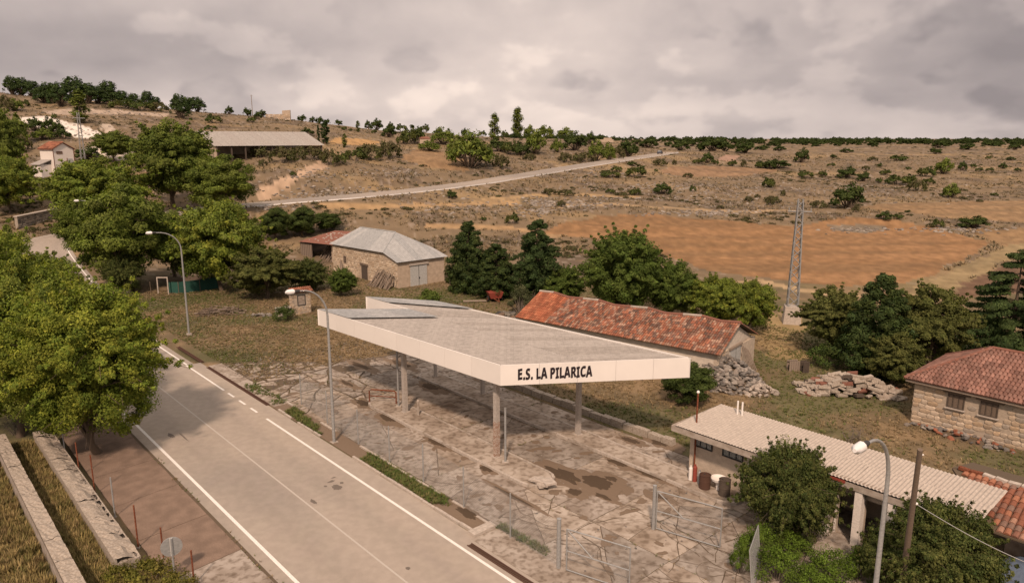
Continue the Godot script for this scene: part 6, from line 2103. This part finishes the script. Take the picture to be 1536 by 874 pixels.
func build_cover() -> void:
	var low := tuft(0.22, 0.24, 9, 3)
	var high := tuft(0.6, 0.4, 16, 5)
	var solid := [[8, 21.4, 31.6, 34.8], [-5, 16.4, 49.1, 56.2], [74.8, 91.6, 48.1, 55.6], [93.5, 108, 50.4, 56.8], [17, 52, 20.3, 34.6], [-2, 8, 34.9, 40]]
	var yard := clear_of(scatter_st(44000, 0, 92, 34.8, 66) + scatter_st(16000, 52, 92, 20.6, 36), solid)
	var dry := []
	var lush := []
	for p in yard:
		if p.z < -112: continue
		p.y = height(p.x, p.z)
		if nz.get_noise_2d(p.x * 2.4 + 40, p.z * 3.4) + rnd(-0.25, 0.25) > 0.05: lush.append(p)
		else: dry.append(p)
	strew("dry_grass", "short dry grass of the yards behind the station", low, dry, 0.35, 0.95, DRY, M.grass)
	strew("green_grass", "patches of greener grass in the yards", low, lush, 0.35, 0.9, LUSH, M.grass)
	var wall := scatter_st(5200, 26, 50, 4.75, 5.9) + scatter_st(4200, 24, 52, 1.0, 3.95) + scatter_st(1200, 22, 31.2, 4.9, 7.3)
	strew("tall_grass", "tall yellow green grass between the concrete walls", high, wall, 0.3, 0.8, [Color(0.24, 0.19, 0.075), Color(0.19, 0.16, 0.06), Color(0.31, 0.24, 0.11), Color(0.14, 0.13, 0.045), Color(0.2, 0.145, 0.07)], M.grass)
	var verge := scatter_st(3000, 24.5, 46, 19.45, 20.4, 0, 0.06, 0.04) + scatter_st(700, 12, 24, 20.5, 20.9, 0, -0.1, 0.03) + scatter_st(500, 46, 58, 19.5, 20.6, 30, 0.05, 0.03)
	strew("verge_grass", "green grass growing in the kerbed verge", low, verge, 0.4, 0.95, LUSH + [Color(0.07, 0.12, 0.025)], M.grass)
	var weeds := scatter_st(2200, 43, 58, 20.5, 31, 10, 0.05, 0.02) + scatter_st(600, 10, 44, 33.2, 33.9, 60, -0.05, 0.02) + scatter_st(260, 20, 43, 20.6, 24, 80, 0.22, 0.04) + scatter_st(260, 14, 60, 11.0, 10.6, 80, 0.1, 0.02)
	for i in 1300:
		var along := rng.randf() < 0.5
		var sg: float = [7.6, 12.2, 16.8, 21.4, 25.8, 30.2, 34.6, 39.0, 43.4][rng.randi() % 9]
		var tg: float = [20.8, 24.15, 26.6, 30.2, 33.7][rng.randi() % 5]
		var q := W(rnd(9, 46), tg + rnd(-0.07, 0.07), 0.03) if along else W(sg + rnd(-0.07, 0.07), rnd(20.8, 33.7), 0.03)
		if nz2.get_noise_2d(q.x * 20, q.z * 20 + 500) > -0.05: weeds.append(q)
	strew("crack_weeds", "low weeds growing in the cracks of the forecourt", low, weeds, 0.2, 0.55, LUSH.slice(0, 2) + DRY, M.grass)
	var hill := []
	var stones := []
	for i in 46000:
		var d := 88.0 * pow(4.2, rng.randf())
		var a := rnd(-0.74, 0.74)
		var x := d * a
		if absf(x) < 60 and d < 112: continue
		var p := Vector3(x, 0, -d)
		var c := nz2.get_noise_2d(x * 9.0, -d * 12.0) + nz.get_noise_2d(x * 1.6, -d * 2.6) * 0.5
		if c < rnd(-0.5, 0.3): continue
		var skip := false
		for f in fields:
			if f[2].has_point(Vector2(x, -d)) and Geometry2D.is_point_in_polygon(Vector2(x, -d), f[0]):
				skip = true
				break
		if skip or near_road(x, -d) < 5.0: continue
		p.y = height(x, -d)
		hill.append(p)
	strew("hill_grass", "dry tufts of grass and thyme over the hillside", tuft(0.4, 0.55, 9, 8), hill, 0.6, 1.5, [Color(0.25, 0.195, 0.12), Color(0.19, 0.158, 0.10), Color(0.31, 0.235, 0.135), Color(0.14, 0.125, 0.072)], M.grass)
	# stony banks on the slopes
	for k in [[560, 297, 120, 5, 260], [500, 283, 90, 7, 240], [590, 259, 60, 5, 90], [650, 282, 60, 8, 110], [815, 303, 40, 7, 110], [870, 308, 60, 5, 110], [1010, 283, 180, 10, 330], [940, 298, 120, 4, 120], [1060, 320, 110, 5, 170], [810, 318, 30, 6, 100], [1290, 345, 60, 4, 80], [1440, 345, 70, 6, 130], [1250, 282, 120, 8, 120], [700, 312, 120, 12, 130], [420, 315, 60, 10, 60], [1120, 300, 120, 14, 160], [1330, 290, 150, 14, 130], [200, 172, 120, 6, 130], [100, 195, 60, 12, 90], [400, 175, 80, 8, 80], [330, 270, 80, 20, 60], [470, 262, 60, 12, 60], [900, 262, 70, 12, 120]]:
		for i in k[4]:
			stones.append(PG(k[0] + rng.randfn(0, 0.45) * k[2], k[1] + rng.randfn(0, 0.5) * k[3]))
	var ok := []
	for p in stones:
		if near_road(p.x, p.z) > 5.5 and p.z < -100: ok.append(p)
	strew("field_stones", "pale limestone boulders strewn over the dry slopes", rock_mesh(9, 2.8), ok, 0.25, 0.85, [Color(0.31, 0.275, 0.235), Color(0.26, 0.23, 0.2), Color(0.37, 0.33, 0.285), Color(0.2, 0.175, 0.15)], M.stone, true)
	var grit := scatter_st(1500, 43, 58, 20.3, 33.5, 0, -1.0, 0.05) + scatter_st(500, 10, 43, 20.7, 33.6, 0, -1.0, 0.06)
	strew("loose_grit", "small loose stones on the broken forecourt", rock_mesh(12, 2.6), grit, 0.04, 0.12, GREYS, M.stone, true)
func near_road(x: float, z: float) -> float:
	var best := 1e9
	if x < -115.0 or x > 115.0 or z < -330.0: return best
	for i in range(0, road_path.size(), 4):
		best = minf(best, absf(road_path[i].x - x) + absf(road_path[i].z - z))
	if best > 50.0: return best
	best = 1e9
	for p in road_path:
		best = minf(best, Vector2(p.x - x, p.z - z).length())
	return best

# ---------------------------------------------------------------- the hillside
func build_far() -> void:
	# white transformer hut
	var h := thing("transformer_hut", "tall white hut with small red tiled roof on the slope", "hut", PG(88, 256), 1.12)
	var b := MB.new()
	b.box(Vector3(-2.3, -1.5, -2.2), Vector3(2.3, 4.6, 2.2))
	b.tri(Vector3(-2.3, 4.6, 2.2), Vector3(2.3, 4.6, 2.2), Vector3(0, 5.9, 2.2))
	part(h, "wall", b, M.white_wall)
	b = MB.new()
	for x in [-2.32, 2.2]: b.box(Vector3(x, -1.5, 2.2), Vector3(x + 0.14, 4.6, 2.24))
	part(h, "brick_quoin", b, M.rust_roof)
	b = MB.new()
	b.hexa([Vector3(-2.6, 4.5, -2.5), Vector3(0, 5.95, -2.5), Vector3(0, 5.95, 2.5), Vector3(-2.6, 4.5, 2.5), Vector3(-2.6, 4.65, -2.5), Vector3(0, 6.12, -2.5), Vector3(0, 6.12, 2.5), Vector3(-2.6, 4.65, 2.5)])
	b.hexa([Vector3(0, 5.95, -2.5), Vector3(2.6, 4.5, -2.5), Vector3(2.6, 4.5, 2.5), Vector3(0, 5.95, 2.5), Vector3(0, 6.12, -2.5), Vector3(2.6, 4.65, -2.5), Vector3(2.6, 4.65, 2.5), Vector3(0, 6.12, 2.5)])
	var rf := part(h, "roof", b, M.rust_roof)
	tiles(rf, Vector3(-2.6, 4.67, -2.5), Vector3(-2.6, 4.67, 2.5), Vector3(0, 6.14, -2.5), Vector3(0, 6.14, 2.5), 0.3, 0.42, CLAY.slice(0, 3), 0.02)
	window(h, Vector3(-0.9, 3.9, 2.21), Vector3(1, 0, 0), Vector3(0, 0, 1), 1.3, 0.55, M.rust_roof, M.wood, 1)
	b = MB.new()
	b.box(Vector3(0.7, -0.6, 2.2), Vector3(1.75, 2.6, 2.3))
	var hd := part(h, "door", b, M.door_grey)
	b = MB.new()
	b.box(Vector3(0.56, -0.6, 2.2), Vector3(0.69, 2.75, 2.28))
	part(hd, "frame", b, M.rust_roof)
	b = MB.new()
	b.box(Vector3(-4.6, -1.5, -1.8), Vector3(-2.31, 1.4, 1.2))
	part(h, "annex", b, M.white_wall)
	b = MB.new()
	b.hexa([Vector3(-4.9, 1.35, -2.0), Vector3(-2.31, 2.3, -2.0), Vector3(-2.31, 2.3, 1.4), Vector3(-4.9, 1.35, 1.4), Vector3(-4.9, 1.5, -2.0), Vector3(-2.31, 2.45, -2.0), Vector3(-2.31, 2.45, 1.4), Vector3(-4.9, 1.5, 1.4)])
	part(h, "annex_roof", b, M.fibre)
	# long barn on the hill: open front under a pale sheet roof
	var a := PG(322, 236)
	var c := PG(478, 236)
	a.y = 18.0 - Vector2(a.x, a.z).length() * 0.0
	var da := 177.0
	var ra := ray(324, 219)
	var rc := ray(481, 219)
	var pa := Vector3(0, H, 0) + ra * (da / -ra.z)
	var pc := Vector3(0, H, 0) + rc * ((da + 21.0) / -rc.z)
	var ex := (pc - pa)
	ex.y = 0
	var ln := ex.length()
	var base := height(pa.x, pa.z)
	var hb := thing("hill_barn", "long open fronted barn with pale sheet roof on the hillside", "barn", Vector3(pa.x, 0, pa.z), atan2(-ex.z, ex.x))
	var ey := pa.y
	for i in 9:
		b = MB.new()
		b.box(Vector3(ln * i / 8.0 - 0.15, base - 3, 0.1), Vector3(ln * i / 8.0 + 0.15, ey, 0.4))
		part(hb, "post", b, M.wood_dark)
	b = MB.new()
	b.box(Vector3(0, base - 3, -9.6), Vector3(ln, ey + 0.8, -9.2))
	part(hb, "back_wall", b, M.mortar)
	b = MB.new()
	b.box(Vector3(-0.3, base - 3, -9.6), Vector3(0.0, ey - 0.1, 0.3))
	b.tri(Vector3(-0.3, ey - 0.1, 0.3), Vector3(-0.3, ey - 0.1, -9.6), Vector3(-0.3, ey + 3.4, -7.0))
	part(hb, "end_wall", b, M.render_wall)
	b = MB.new()
	b.box(Vector3(ln, base - 3, -9.6), Vector3(ln + 0.3, ey - 0.1, 0.3))
	part(hb, "end_wall", b, M.render_wall)
	for i in 14:
		b = MB.new()
		var x0 := -0.8 + (ln + 1.6) * i / 14.0
		var x1 := -0.8 + (ln + 1.6) * (i + 0.99) / 14.0
		sheet(b, Vector3(x0, ey, 0.7), Vector3(x1, ey, 0.7), Vector3(x1 - 0.9, ey + 3.5, -7.0), Vector3(x0 - 0.9, ey + 3.5, -7.0), 6, 0.06)
		part(hb, "roof_sheet", b, M.sheet_grey if i % 3 else M.fibre)
	b = MB.new()
	b.quad(Vector3(-0.8, ey + 3.5, -7.0), Vector3(ln + 0.8, ey + 3.5, -7.0), Vector3(ln + 0.8, ey + 1.5, -10.2), Vector3(-0.8, ey + 1.5, -10.2))
	part(hb, "back_roof", b, M.sheet_grey)
	# small pinkish hut, ruin on the ridge
	var sh := thing("field_hut", "small square brick hut among hedges on the hillside", "hut", PG(637, 217), 0.2)
	b = MB.new()
	b.box(Vector3(-1.9, -1, -1.8), Vector3(1.9, 2.1, 1.8))
	part(sh, "wall", b, M.render_wall)
	b = MB.new()
	b.hexa([Vector3(-2.1, 2.1, -2.0), Vector3(2.1, 2.1, -2.0), Vector3(2.1, 2.1, 2.0), Vector3(-2.1, 2.1, 2.0), Vector3(-1.2, 2.9, -0.2), Vector3(1.2, 2.9, -0.2), Vector3(1.2, 2.9, 0.2), Vector3(-1.2, 2.9, 0.2)])
	part(sh, "roof", b, M.rust_roof)
	var ru := thing("ruined_wall", "roofless stone ruin standing on the ridge", "ruin", PG(418, 178), 0.1)
	for k in [[-5.0, -1.5, 1.3], [-1.5, 1.5, 1.9], [1.5, 4.6, 3.4]]:
		b = MB.new()
		b.hexa([Vector3(k[0], -2, -0.6), Vector3(k[1], -2, -0.6), Vector3(k[1], -2, 0.6), Vector3(k[0], -2, 0.6), Vector3(k[0], k[2] - 0.25, -0.6), Vector3(k[1], k[2], -0.6), Vector3(k[1], k[2], 0.6), Vector3(k[0], k[2] - 0.25, 0.6)])
		part(ru, "wall", b, M.render_wall)
	stone_face(ru, Vector3(-5, -1, 0.62), Vector3(9.6, 0, 0), Vector3(0, 2.8, 0), 0.6, [], STONES)
	var hw := thing("ruined_wall", "low pale farm walls on the skyline beyond the far road", "ruin", PG(908, 213), 0)
	b = MB.new()
	b.box(Vector3(-6, -2, -0.6), Vector3(5, 1.6, 0.6))
	part(hw, "wall", b, M.render_wall)
	b = MB.new()
	b.box(Vector3(-1, 1.6, -0.5), Vector3(4, 2.6, 0.5))
	part(hw, "gable", b, M.render_wall)
	# poles
	for k in [[378, 166, 142, "thin pole on the ridge beside the ruin"], [386, 224, 196, "thin pole before the long hill barn"], [211, 204, 176, "utility pole on the hillside above the round tree"]]:
		var at := PG(k[0], k[1])
		var dd := Vector2(at.x, at.z).length()
		var r := ray(k[0], k[2])
		var p := thing("utility_pole", k[3], "pole", at)
		var tall := H + r.y / Vector2(r.x, r.z).length() * dd - at.y
		b = MB.new()
		b.tube([Vector3(0, -0.3, 0), Vector3(0, tall, 0)], [0.14, 0.1], 6)
		part(p, "shaft", b, M.wood_pale)
		b = MB.new()
		b.tube([Vector3(-0.5, tall - 0.4, 0), Vector3(0.5, tall - 0.4, 0)], [0.06, 0.06], 5)
		part(p, "crossarm", b, M.galv)
	var mast := thing("lattice_mast", "slim lattice mast beside the white hut", "mast", PG(125, 246), 0.3)
	for q in [[-1, -1], [1, -1], [1, 1], [-1, 1]]:
		b = MB.new()
		b.tube([Vector3(q[0] * 0.45, -0.5, q[1] * 0.45), Vector3(q[0] * 0.2, 11.5, q[1] * 0.2)], [0.07, 0.05], 4)
		part(mast, "leg", b, M.galv)
	for i in 12:
		b = MB.new()
		var y := i * 0.95
		var w := lerpf(0.45, 0.2, y / 11.5)
		var fl := 1.0 if i % 2 else -1.0
		b.tube([Vector3(-w * fl, y, w), Vector3(w * fl, y + 0.95, w)], [0.04, 0.04], 4, false)
		b.tube([Vector3(w, y, -w * fl), Vector3(w, y + 0.95, w * fl)], [0.04, 0.04], 4, false)
		part(mast, "brace", b, M.galv)
	b = MB.new()
	b.tube([Vector3(-1.3, 10.2, 0), Vector3(1.3, 10.2, 0)], [0.07, 0.07], 5)
	part(mast, "crossarm", b, M.galv)
	# retaining wall by the bend
	var w0 := PG(25, 343)
	var w1 := PG(86, 326)
	var ww := w1 - w0
	var rw := thing("retaining_wall", "grey stone retaining wall above the far bend", "wall", Vector3(w0.x, 0, w0.z), atan2(-ww.z, ww.x))
	var wl := Vector2(ww.x, ww.z).length()
	b = MB.new()
	b.hexa([Vector3(0, w0.y - 1, -0.3), Vector3(wl, w1.y - 1, -0.3), Vector3(wl, w1.y - 1, 0.3), Vector3(0, w0.y - 1, 0.3), Vector3(0, w0.y + 2.0, -0.3), Vector3(wl, w1.y + 1.6, -0.3), Vector3(wl, w1.y + 1.6, 0.3), Vector3(0, w0.y + 2.0, 0.3)])
	part(rw, "core", b, M.concrete_rough)
	stone_face(rw, Vector3(0, w0.y - 0.2, 0.3), Vector3(wl, w1.y - w0.y, 0), Vector3(0, 1.9, 0), 0.4, [], GREYS)
	b = MB.new()
	b.hexa([Vector3(-0.1, w0.y + 2.0, -0.4), Vector3(wl, w1.y + 1.6, -0.4), Vector3(wl, w1.y + 1.6, 0.4), Vector3(-0.1, w0.y + 2.0, 0.4), Vector3(-0.1, w0.y + 2.15, -0.4), Vector3(wl, w1.y + 1.75, -0.4), Vector3(wl, w1.y + 1.75, 0.4), Vector3(-0.1, w0.y + 2.15, 0.4)])
	part(rw, "coping", b, M.concrete_pale)
	# car on the far road
	var cp := road_path[road_path.size() - 8]
	var cd := road_path[road_path.size() - 9] - cp
	for i in road_path.size():
		var sc := ray(990, 229)
		if absf(road_path[i].x / -road_path[i].z - sc.x / -sc.z) < absf(cp.x / -cp.z - sc.x / -sc.z) and road_path[i].z < -200:
			cp = road_path[i]
			cd = road_path[maxi(i - 1, 0)] - cp
	var car := thing("car", "small dark car driving away over the far hill road", "car", cp + Vector3(0, 0.03, 0), atan2(cd.x, cd.z))
	b = MB.new()
	b.hexa([Vector3(-0.9, 0.3, -2.1), Vector3(0.9, 0.3, -2.1), Vector3(0.9, 0.3, 2.1), Vector3(-0.9, 0.3, 2.1), Vector3(-0.86, 0.9, -2.0), Vector3(0.86, 0.9, -2.0), Vector3(0.86, 0.95, 2.0), Vector3(-0.86, 0.95, 2.0)])
	b.hexa([Vector3(-0.84, 0.92, -1.0), Vector3(0.84, 0.92, -1.0), Vector3(0.84, 0.92, 1.8), Vector3(-0.84, 0.92, 1.8), Vector3(-0.65, 1.5, -0.4), Vector3(0.65, 1.5, -0.4), Vector3(0.65, 1.5, 1.3), Vector3(-0.65, 1.5, 1.3)])
	part(car, "body", b, M.car_dark)
	b = MB.new()
	b.quad(Vector3(-0.62, 1.0, 1.79), Vector3(0.62, 1.0, 1.79), Vector3(0.55, 1.45, 1.38), Vector3(-0.55, 1.45, 1.38))
	part(car, "rear_window", b, M.pane_glass)
	for x in [-0.82, 0.82]:
		for z in [-1.3, 1.3]:
			b = MB.new()
			b.tube([Vector3(x - 0.1, 0.32, z), Vector3(x + 0.1, 0.32, z)], [0.32, 0.32], 10)
			part(car, "wheel", b, M.rubber)
	# trees and bushes on the slopes; numbers are centre, foot, width, height in enlarged views of the photograph
	var views := {"a": [0.0, 80.0], "b": [380.0, 100.0], "c": [760.0, 150.0], "d": [1136.0, 180.0]}
	var kinds := {
		"p": ["far_pine", "ridge_pine", "dark pine", "tree", "pines on the ridge"],
		"r": ["far_round", "holm_oak", "rounded dark holm oak", "tree", "holm oaks on the slopes"],
		"g": ["far_green", "hedge_tree", "green hedgerow tree", "tree", "hedgerow trees on the hillside"],
		"b": ["far_bush", "hill_bush", "green bush", "bush", "bushes on the dry grassland"],
		"s": ["far_scrub", "brown_scrub", "brownish scrub bush", "bush", "scrub bushes on the hillside"],
		"o": ["poplar", "poplar_tree", "narrow upright poplar", "tree", "poplars on the hillside"],
		"y": ["cypress", "cypress_tree", "thin dark cypress", "tree", "cypresses by the hill barn"]}
	var list := {
		"a": [[70, 235, 70, 105, "p"], [120, 238, 85, 100, "p"], [180, 240, 75, 85, "p"], [250, 280, 90, 90, "p"], [290, 285, 110, 118, "p"], [345, 300, 100, 135, "p"], [425, 285, 120, 152, "p"], [500, 288, 100, 118, "p"], [555, 285, 90, 100, "p"], [615, 270, 100, 115, "p"], [690, 268, 75, 60, "p"], [640, 292, 90, 70, "p"], [760, 285, 65, 60, "p"], [838, 312, 66, 98, "p"], [885, 295, 55, 52, "p"], [1028, 372, 85, 138, "p"], [1075, 330, 80, 80, "p"], [1120, 305, 75, 62, "p"], [1305, 333, 42, 36, "r"], [1215, 397, 82, 54, "b"], [1200, 432, 62, 26, "b"], [1408, 337, 46, 32, "r"], [1435, 392, 52, 36, "b"], [1490, 352, 50, 32, "r"], [462, 398, 95, 155, "o"], [200, 442, 78, 82, "r"], [285, 452, 66, 92, "r"], [325, 462, 66, 82, "r"], [355, 488, 74, 62, "r"], [245, 492, 110, 62, "g"], [310, 372, 34, 34, "b"], [500, 602, 118, 76, "r"], [60, 522, 170, 186, "g"], [85, 325, 74, 66, "g"], [140, 303, 54, 42, "b"], [700, 316, 130, 62, "b"], [800, 324, 130, 58, "b"], [900, 330, 100, 50, "s"], [40, 330, 80, 60, "s"], [20, 290, 60, 50, "s"], [120, 560, 120, 90, "s"]],
		"b": [[1130, 758, 58, 56, "r"], [1235, 572, 230, 195, "g"], [1170, 520, 130, 110, "g"], [1375, 442, 66, 145, "o"], [1400, 482, 116, 74, "r"], [1500, 385, 50, 122, "o"], [1078, 442, 128, 92, "g"], [770, 522, 130, 92, "s"], [660, 530, 130, 86, "s"], [580, 538, 120, 80, "b"], [510, 552, 88, 70, "b"], [430, 558, 96, 84, "s"], [335, 530, 110, 72, "s"], [265, 515, 80, 60, "s"], [165, 545, 140, 84, "s"], [40, 512, 110, 60, "s"], [55, 568, 50, 40, "s"], [702, 345, 62, 52, "r"], [775, 402, 70, 72, "r"], [595, 372, 28, 54, "o"], [652, 332, 32, 32, "r"], [785, 342, 38, 32, "r"], [842, 352, 62, 32, "b"], [980, 352, 52, 32, "b"], [920, 440, 130, 110, "b"], [855, 440, 70, 60, "b"], [690, 382, 32, 28, "b"], [555, 367, 22, 18, "b"], [275, 297, 48, 26, "r"], [335, 302, 32, 22, "r"], [485, 332, 42, 32, "r"], [375, 312, 42, 30, "r"], [420, 317, 32, 22, "r"], [520, 362, 36, 26, "b"], [308, 392, 62, 46, "r"], [855, 392, 26, 32, "b"], [1200, 367, 32, 22, "r"], [1305, 392, 42, 32, "b"], [1430, 382, 42, 26, "b"], [372, 430, 16, 82, "y"], [410, 438, 46, 112, "y"], [1000, 480, 120, 56, "g"], [1460, 500, 100, 80, "b"], [520, 460, 32, 66, "o"], [225, 622, 36, 30, "b"], [25, 300, 40, 44, "r"], [1410, 575, 90, 70, "s"], [1320, 560, 60, 66, "s"], [1310, 875, 40, 24, "b"]],
		"c": [[585, 438, 112, 42, "b"], [630, 407, 62, 36, "b"], [745, 438, 112, 72, "b"], [715, 382, 52, 34, "r"], [875, 372, 76, 36, "s"], [888, 536, 92, 66, "r"], [737, 542, 66, 46, "b"], [590, 532, 46, 32, "b"], [1060, 522, 36, 42, "b"], [1035, 442, 56, 26, "s"], [1145, 362, 62, 66, "r"], [1100, 362, 70, 32, "b"], [1190, 366, 40, 28, "b"], [1290, 377, 52, 40, "b"], [1350, 382, 32, 42, "s"], [1450, 387, 52, 40, "b"], [1500, 392, 62, 52, "r"], [1497, 495, 64, 58, "b"], [1500, 602, 42, 52, "s"], [990, 285, 86, 64, "r"], [810, 272, 94, 56, "r"], [478, 252, 58, 72, "r"], [534, 222, 42, 28, "r"], [512, 342, 92, 110, "g"], [582, 342, 66, 94, "g"], [690, 312, 104, 96, "r"], [390, 285, 120, 104, "r"], [285, 297, 64, 74, "g"], [168, 305, 110, 126, "g"], [80, 312, 100, 76, "r"], [335, 216, 96, 58, "g"], [220, 206, 92, 60, "g"], [130, 206, 62, 62, "g"], [65, 206, 58, 136, "o"], [1170, 290, 120, 78, "r"], [1360, 302, 110, 72, "r"], [1245, 290, 90, 62, "r"], [922, 264, 46, 32, "r"], [312, 606, 50, 34, "s"], [240, 540, 80, 36, "s"], [340, 542, 100, 32, "s"], [33, 706, 74, 66, "b"], [640, 330, 70, 60, "s"], [440, 345, 120, 46, "s"], [330, 350, 80, 50, "s"], [130, 345, 70, 40, "s"], [1105, 290, 50, 50, "r"], [1055, 262, 50, 28, "r"], [740, 250, 60, 30, "r"], [850, 410, 24, 22, "b"], [955, 370, 30, 30, "s"], [660, 545, 80, 20, "s"], [1430, 560, 30, 24, "s"], [1220, 620, 40, 20, "s"], [1380, 580, 50, 30, "s"]],
		"d": [[518, 502, 158, 145, "r"], [510, 332, 98, 68, "r"], [605, 347, 66, 56, "r"], [735, 312, 62, 34, "b"], [800, 366, 120, 58, "b"], [870, 362, 80, 56, "b"], [910, 402, 92, 58, "s"], [958, 322, 92, 62, "b"], [1065, 307, 92, 84, "g"], [1170, 287, 42, 54, "r"], [1105, 443, 82, 78, "g"], [1232, 613, 142, 70, "r"], [1030, 612, 62, 52, "b"], [985, 612, 40, 26, "s"], [725, 568, 72, 52, "r"], [65, 382, 62, 56, "b"], [255, 242, 72, 84, "r"], [110, 273, 132, 52, "r"], [20, 272, 60, 40, "r"], [270, 328, 84, 46, "b"], [370, 320, 52, 36, "b"], [800, 232, 104, 38, "b"], [1015, 192, 66, 36, "r"], [1040, 158, 66, 42, "r"], [1200, 168, 82, 40, "r"], [510, 187, 62, 28, "r"], [1232, 272, 32, 28, "b"], [1400, 277, 38, 36, "r"], [1485, 292, 32, 22, "r"], [1350, 432, 42, 22, "b"], [435, 217, 32, 24, "r"], [425, 264, 46, 22, "b"], [975, 367, 62, 42, "b"], [690, 357, 42, 32, "b"], [150, 432, 32, 34, "s"], [800, 562, 60, 34, "b"], [860, 525, 34, 14, "r"], [700, 270, 24, 28, "r"], [860, 282, 34, 18, "b"], [1270, 292, 40, 26, "b"], [1330, 292, 40, 24, "b"], [1180, 452, 34, 14, "s"], [1270, 466, 36, 16, "s"], [90, 470, 90, 36, "s"], [350, 500, 90, 40, "s"], [620, 282, 40, 22, "s"], [660, 235, 50, 26, "s"], [1320, 222, 30, 20, "b"], [1450, 230, 40, 22, "r"], [560, 525, 40, 40, "s"], [1470, 170, 60, 40, "r"], [130, 175, 60, 30, "r"], [30, 170, 70, 30, "r"]]}
	var where := {"a": " around the white quarry and its ridge", "b": " on the slope around the long hill barn", "c": " beside the top of the far road", "d": " on the grassland beyond the orange field"}
	for v in list:
		for k in list[v]:
			var q: Array = kinds[k[4]]
			var px: float = views[v][0] + k[0] / 3.8
			var foot: float = views[v][1] + k[1] / 3.8
			grow(q[0], q[1], q[2] + where[v], q[3], px, foot, foot - k[3] / 3.8 * 1.22, k[2] / 3.8, q[4], 1.4 if k[4] == "p" else 1.25)
	# the far wood along the plain: one dark mass
	var xf := []
	var cc := []
	for i in 1100:
		var d := rnd(520, 1050)
		var f := lerpf(-0.02, 0.85, rng.randf())
		if f < 0.22: d = rnd(600, 1000)
		var x := d * f
		if nz.get_noise_2d(x * 0.35, d * 0.7) < -0.02: continue
		var s := rnd(0.6, 1.4)
		xf.append(Transform3D(Basis(Vector3.UP, rnd(0, TAU)).scaled_local(Vector3(s * rnd(1.0, 1.7), s, s * rnd(1.0, 1.7))), ground(Vector3(x, 0, -d)) - Vector3(0, 0.3, 0)))
		cc.append(Color(1, 1, 1) * rnd(0.7, 1.05))
	var o := many(self, "far_wood", MODEL.far_round.crown, M.leaf, xf, cc)
	tag(o, "dark belt of distant woodland along the horizon", "woodland", "", "stuff")
	# low scrub too small and scattered to count
	xf = []
	cc = []
	for i in 9000:
		var d := 110.0 * pow(5.5, rng.randf())
		var f := rnd(-0.75, 0.78)
		var x := d * f
		if nz.get_noise_2d(x * 0.8 + 70, d * 1.4) < 0.16 or near_road(x, -d) < 6.0: continue
		var skip := false
		for k in fields:
			if k[2].has_point(Vector2(x, -d)) and Geometry2D.is_point_in_polygon(Vector2(x, -d), k[0]):
				skip = true
				break
		if skip: continue
		var s := rnd(0.08, 0.42) * rnd(0.5, 1.0)
		xf.append(Transform3D(Basis(Vector3.UP, rnd(0, TAU)).scaled_local(Vector3(s * 1.3, s * 0.8, s * 1.3)), ground(Vector3(x, 0, -d)) - Vector3(0, 0.05, 0)))
		cc.append(Color(1, 1, 1) * rnd(0.8, 1.2))
	o = many(self, "low_scrub", MODEL.far_scrub.crown, M.leaf, xf, cc)
	tag(o, "low scattered scrub over the dry hillside", "scrub", "", "stuff")

func _ready() -> void:
	rng.seed = 20240
	nz.frequency = 0.02
	nz.fractal_octaves = 4
	nz.seed = 3
	nz2.frequency = 0.01
	nz2.fractal_octaves = 3
	nz2.seed = 9
	var cam := Camera3D.new()
	cam.name = "camera"
	cam.position = Vector3(0, H, 0)
	cam.rotation.x = -PITCH
	cam.fov = rad_to_deg(2.0 * atan(437.0 / F))
	cam.near = 0.1
	cam.far = 8000.0
	add_child(cam)
	var env := Environment.new()
	env.background_mode = Environment.BG_SKY
	env.sky = build_sky()
	env.background_energy_multiplier = 1.0
	env.tonemap_mode = Environment.TONE_MAPPER_LINEAR
	env.tonemap_exposure = 1.25
	env.sdfgi_enabled = true
	env.ssao_enabled = true
	env.ssil_enabled = true
	var we := WorldEnvironment.new()
	we.name = "world_environment"
	we.environment = env
	add_child(we)
	var sun := DirectionalLight3D.new()
	sun.name = "sun"
	sun.light_energy = 0.95
	sun.light_color = Color(1.0, 0.73, 0.55).linear_to_srgb()
	sun.light_angular_distance = 4.0
	sun.shadow_enabled = true
	add_child(sun)
	sun.look_at_from_position(Vector3(-0.1, 0.98, 0.98) * 10.0, Vector3.ZERO)
	var t0 := Time.get_ticks_msec()
	materials()
	plan_road()
	build_ground()
	print("ground ", Time.get_ticks_msec() - t0)
	build_road()
	build_forecourt()
	build_edges()
	print("paving ", Time.get_ticks_msec() - t0)
	build_canopy()
	build_lamps()
	build_fences()
	build_office()
	build_house()
	build_shed()
	build_barn()
	print("built ", Time.get_ticks_msec() - t0)
	build_trees()
	print("trees ", Time.get_ticks_msec() - t0)
	build_cover()
	print("cover ", Time.get_ticks_msec() - t0)
	build_far()
	print("far ", Time.get_ticks_msec() - t0)
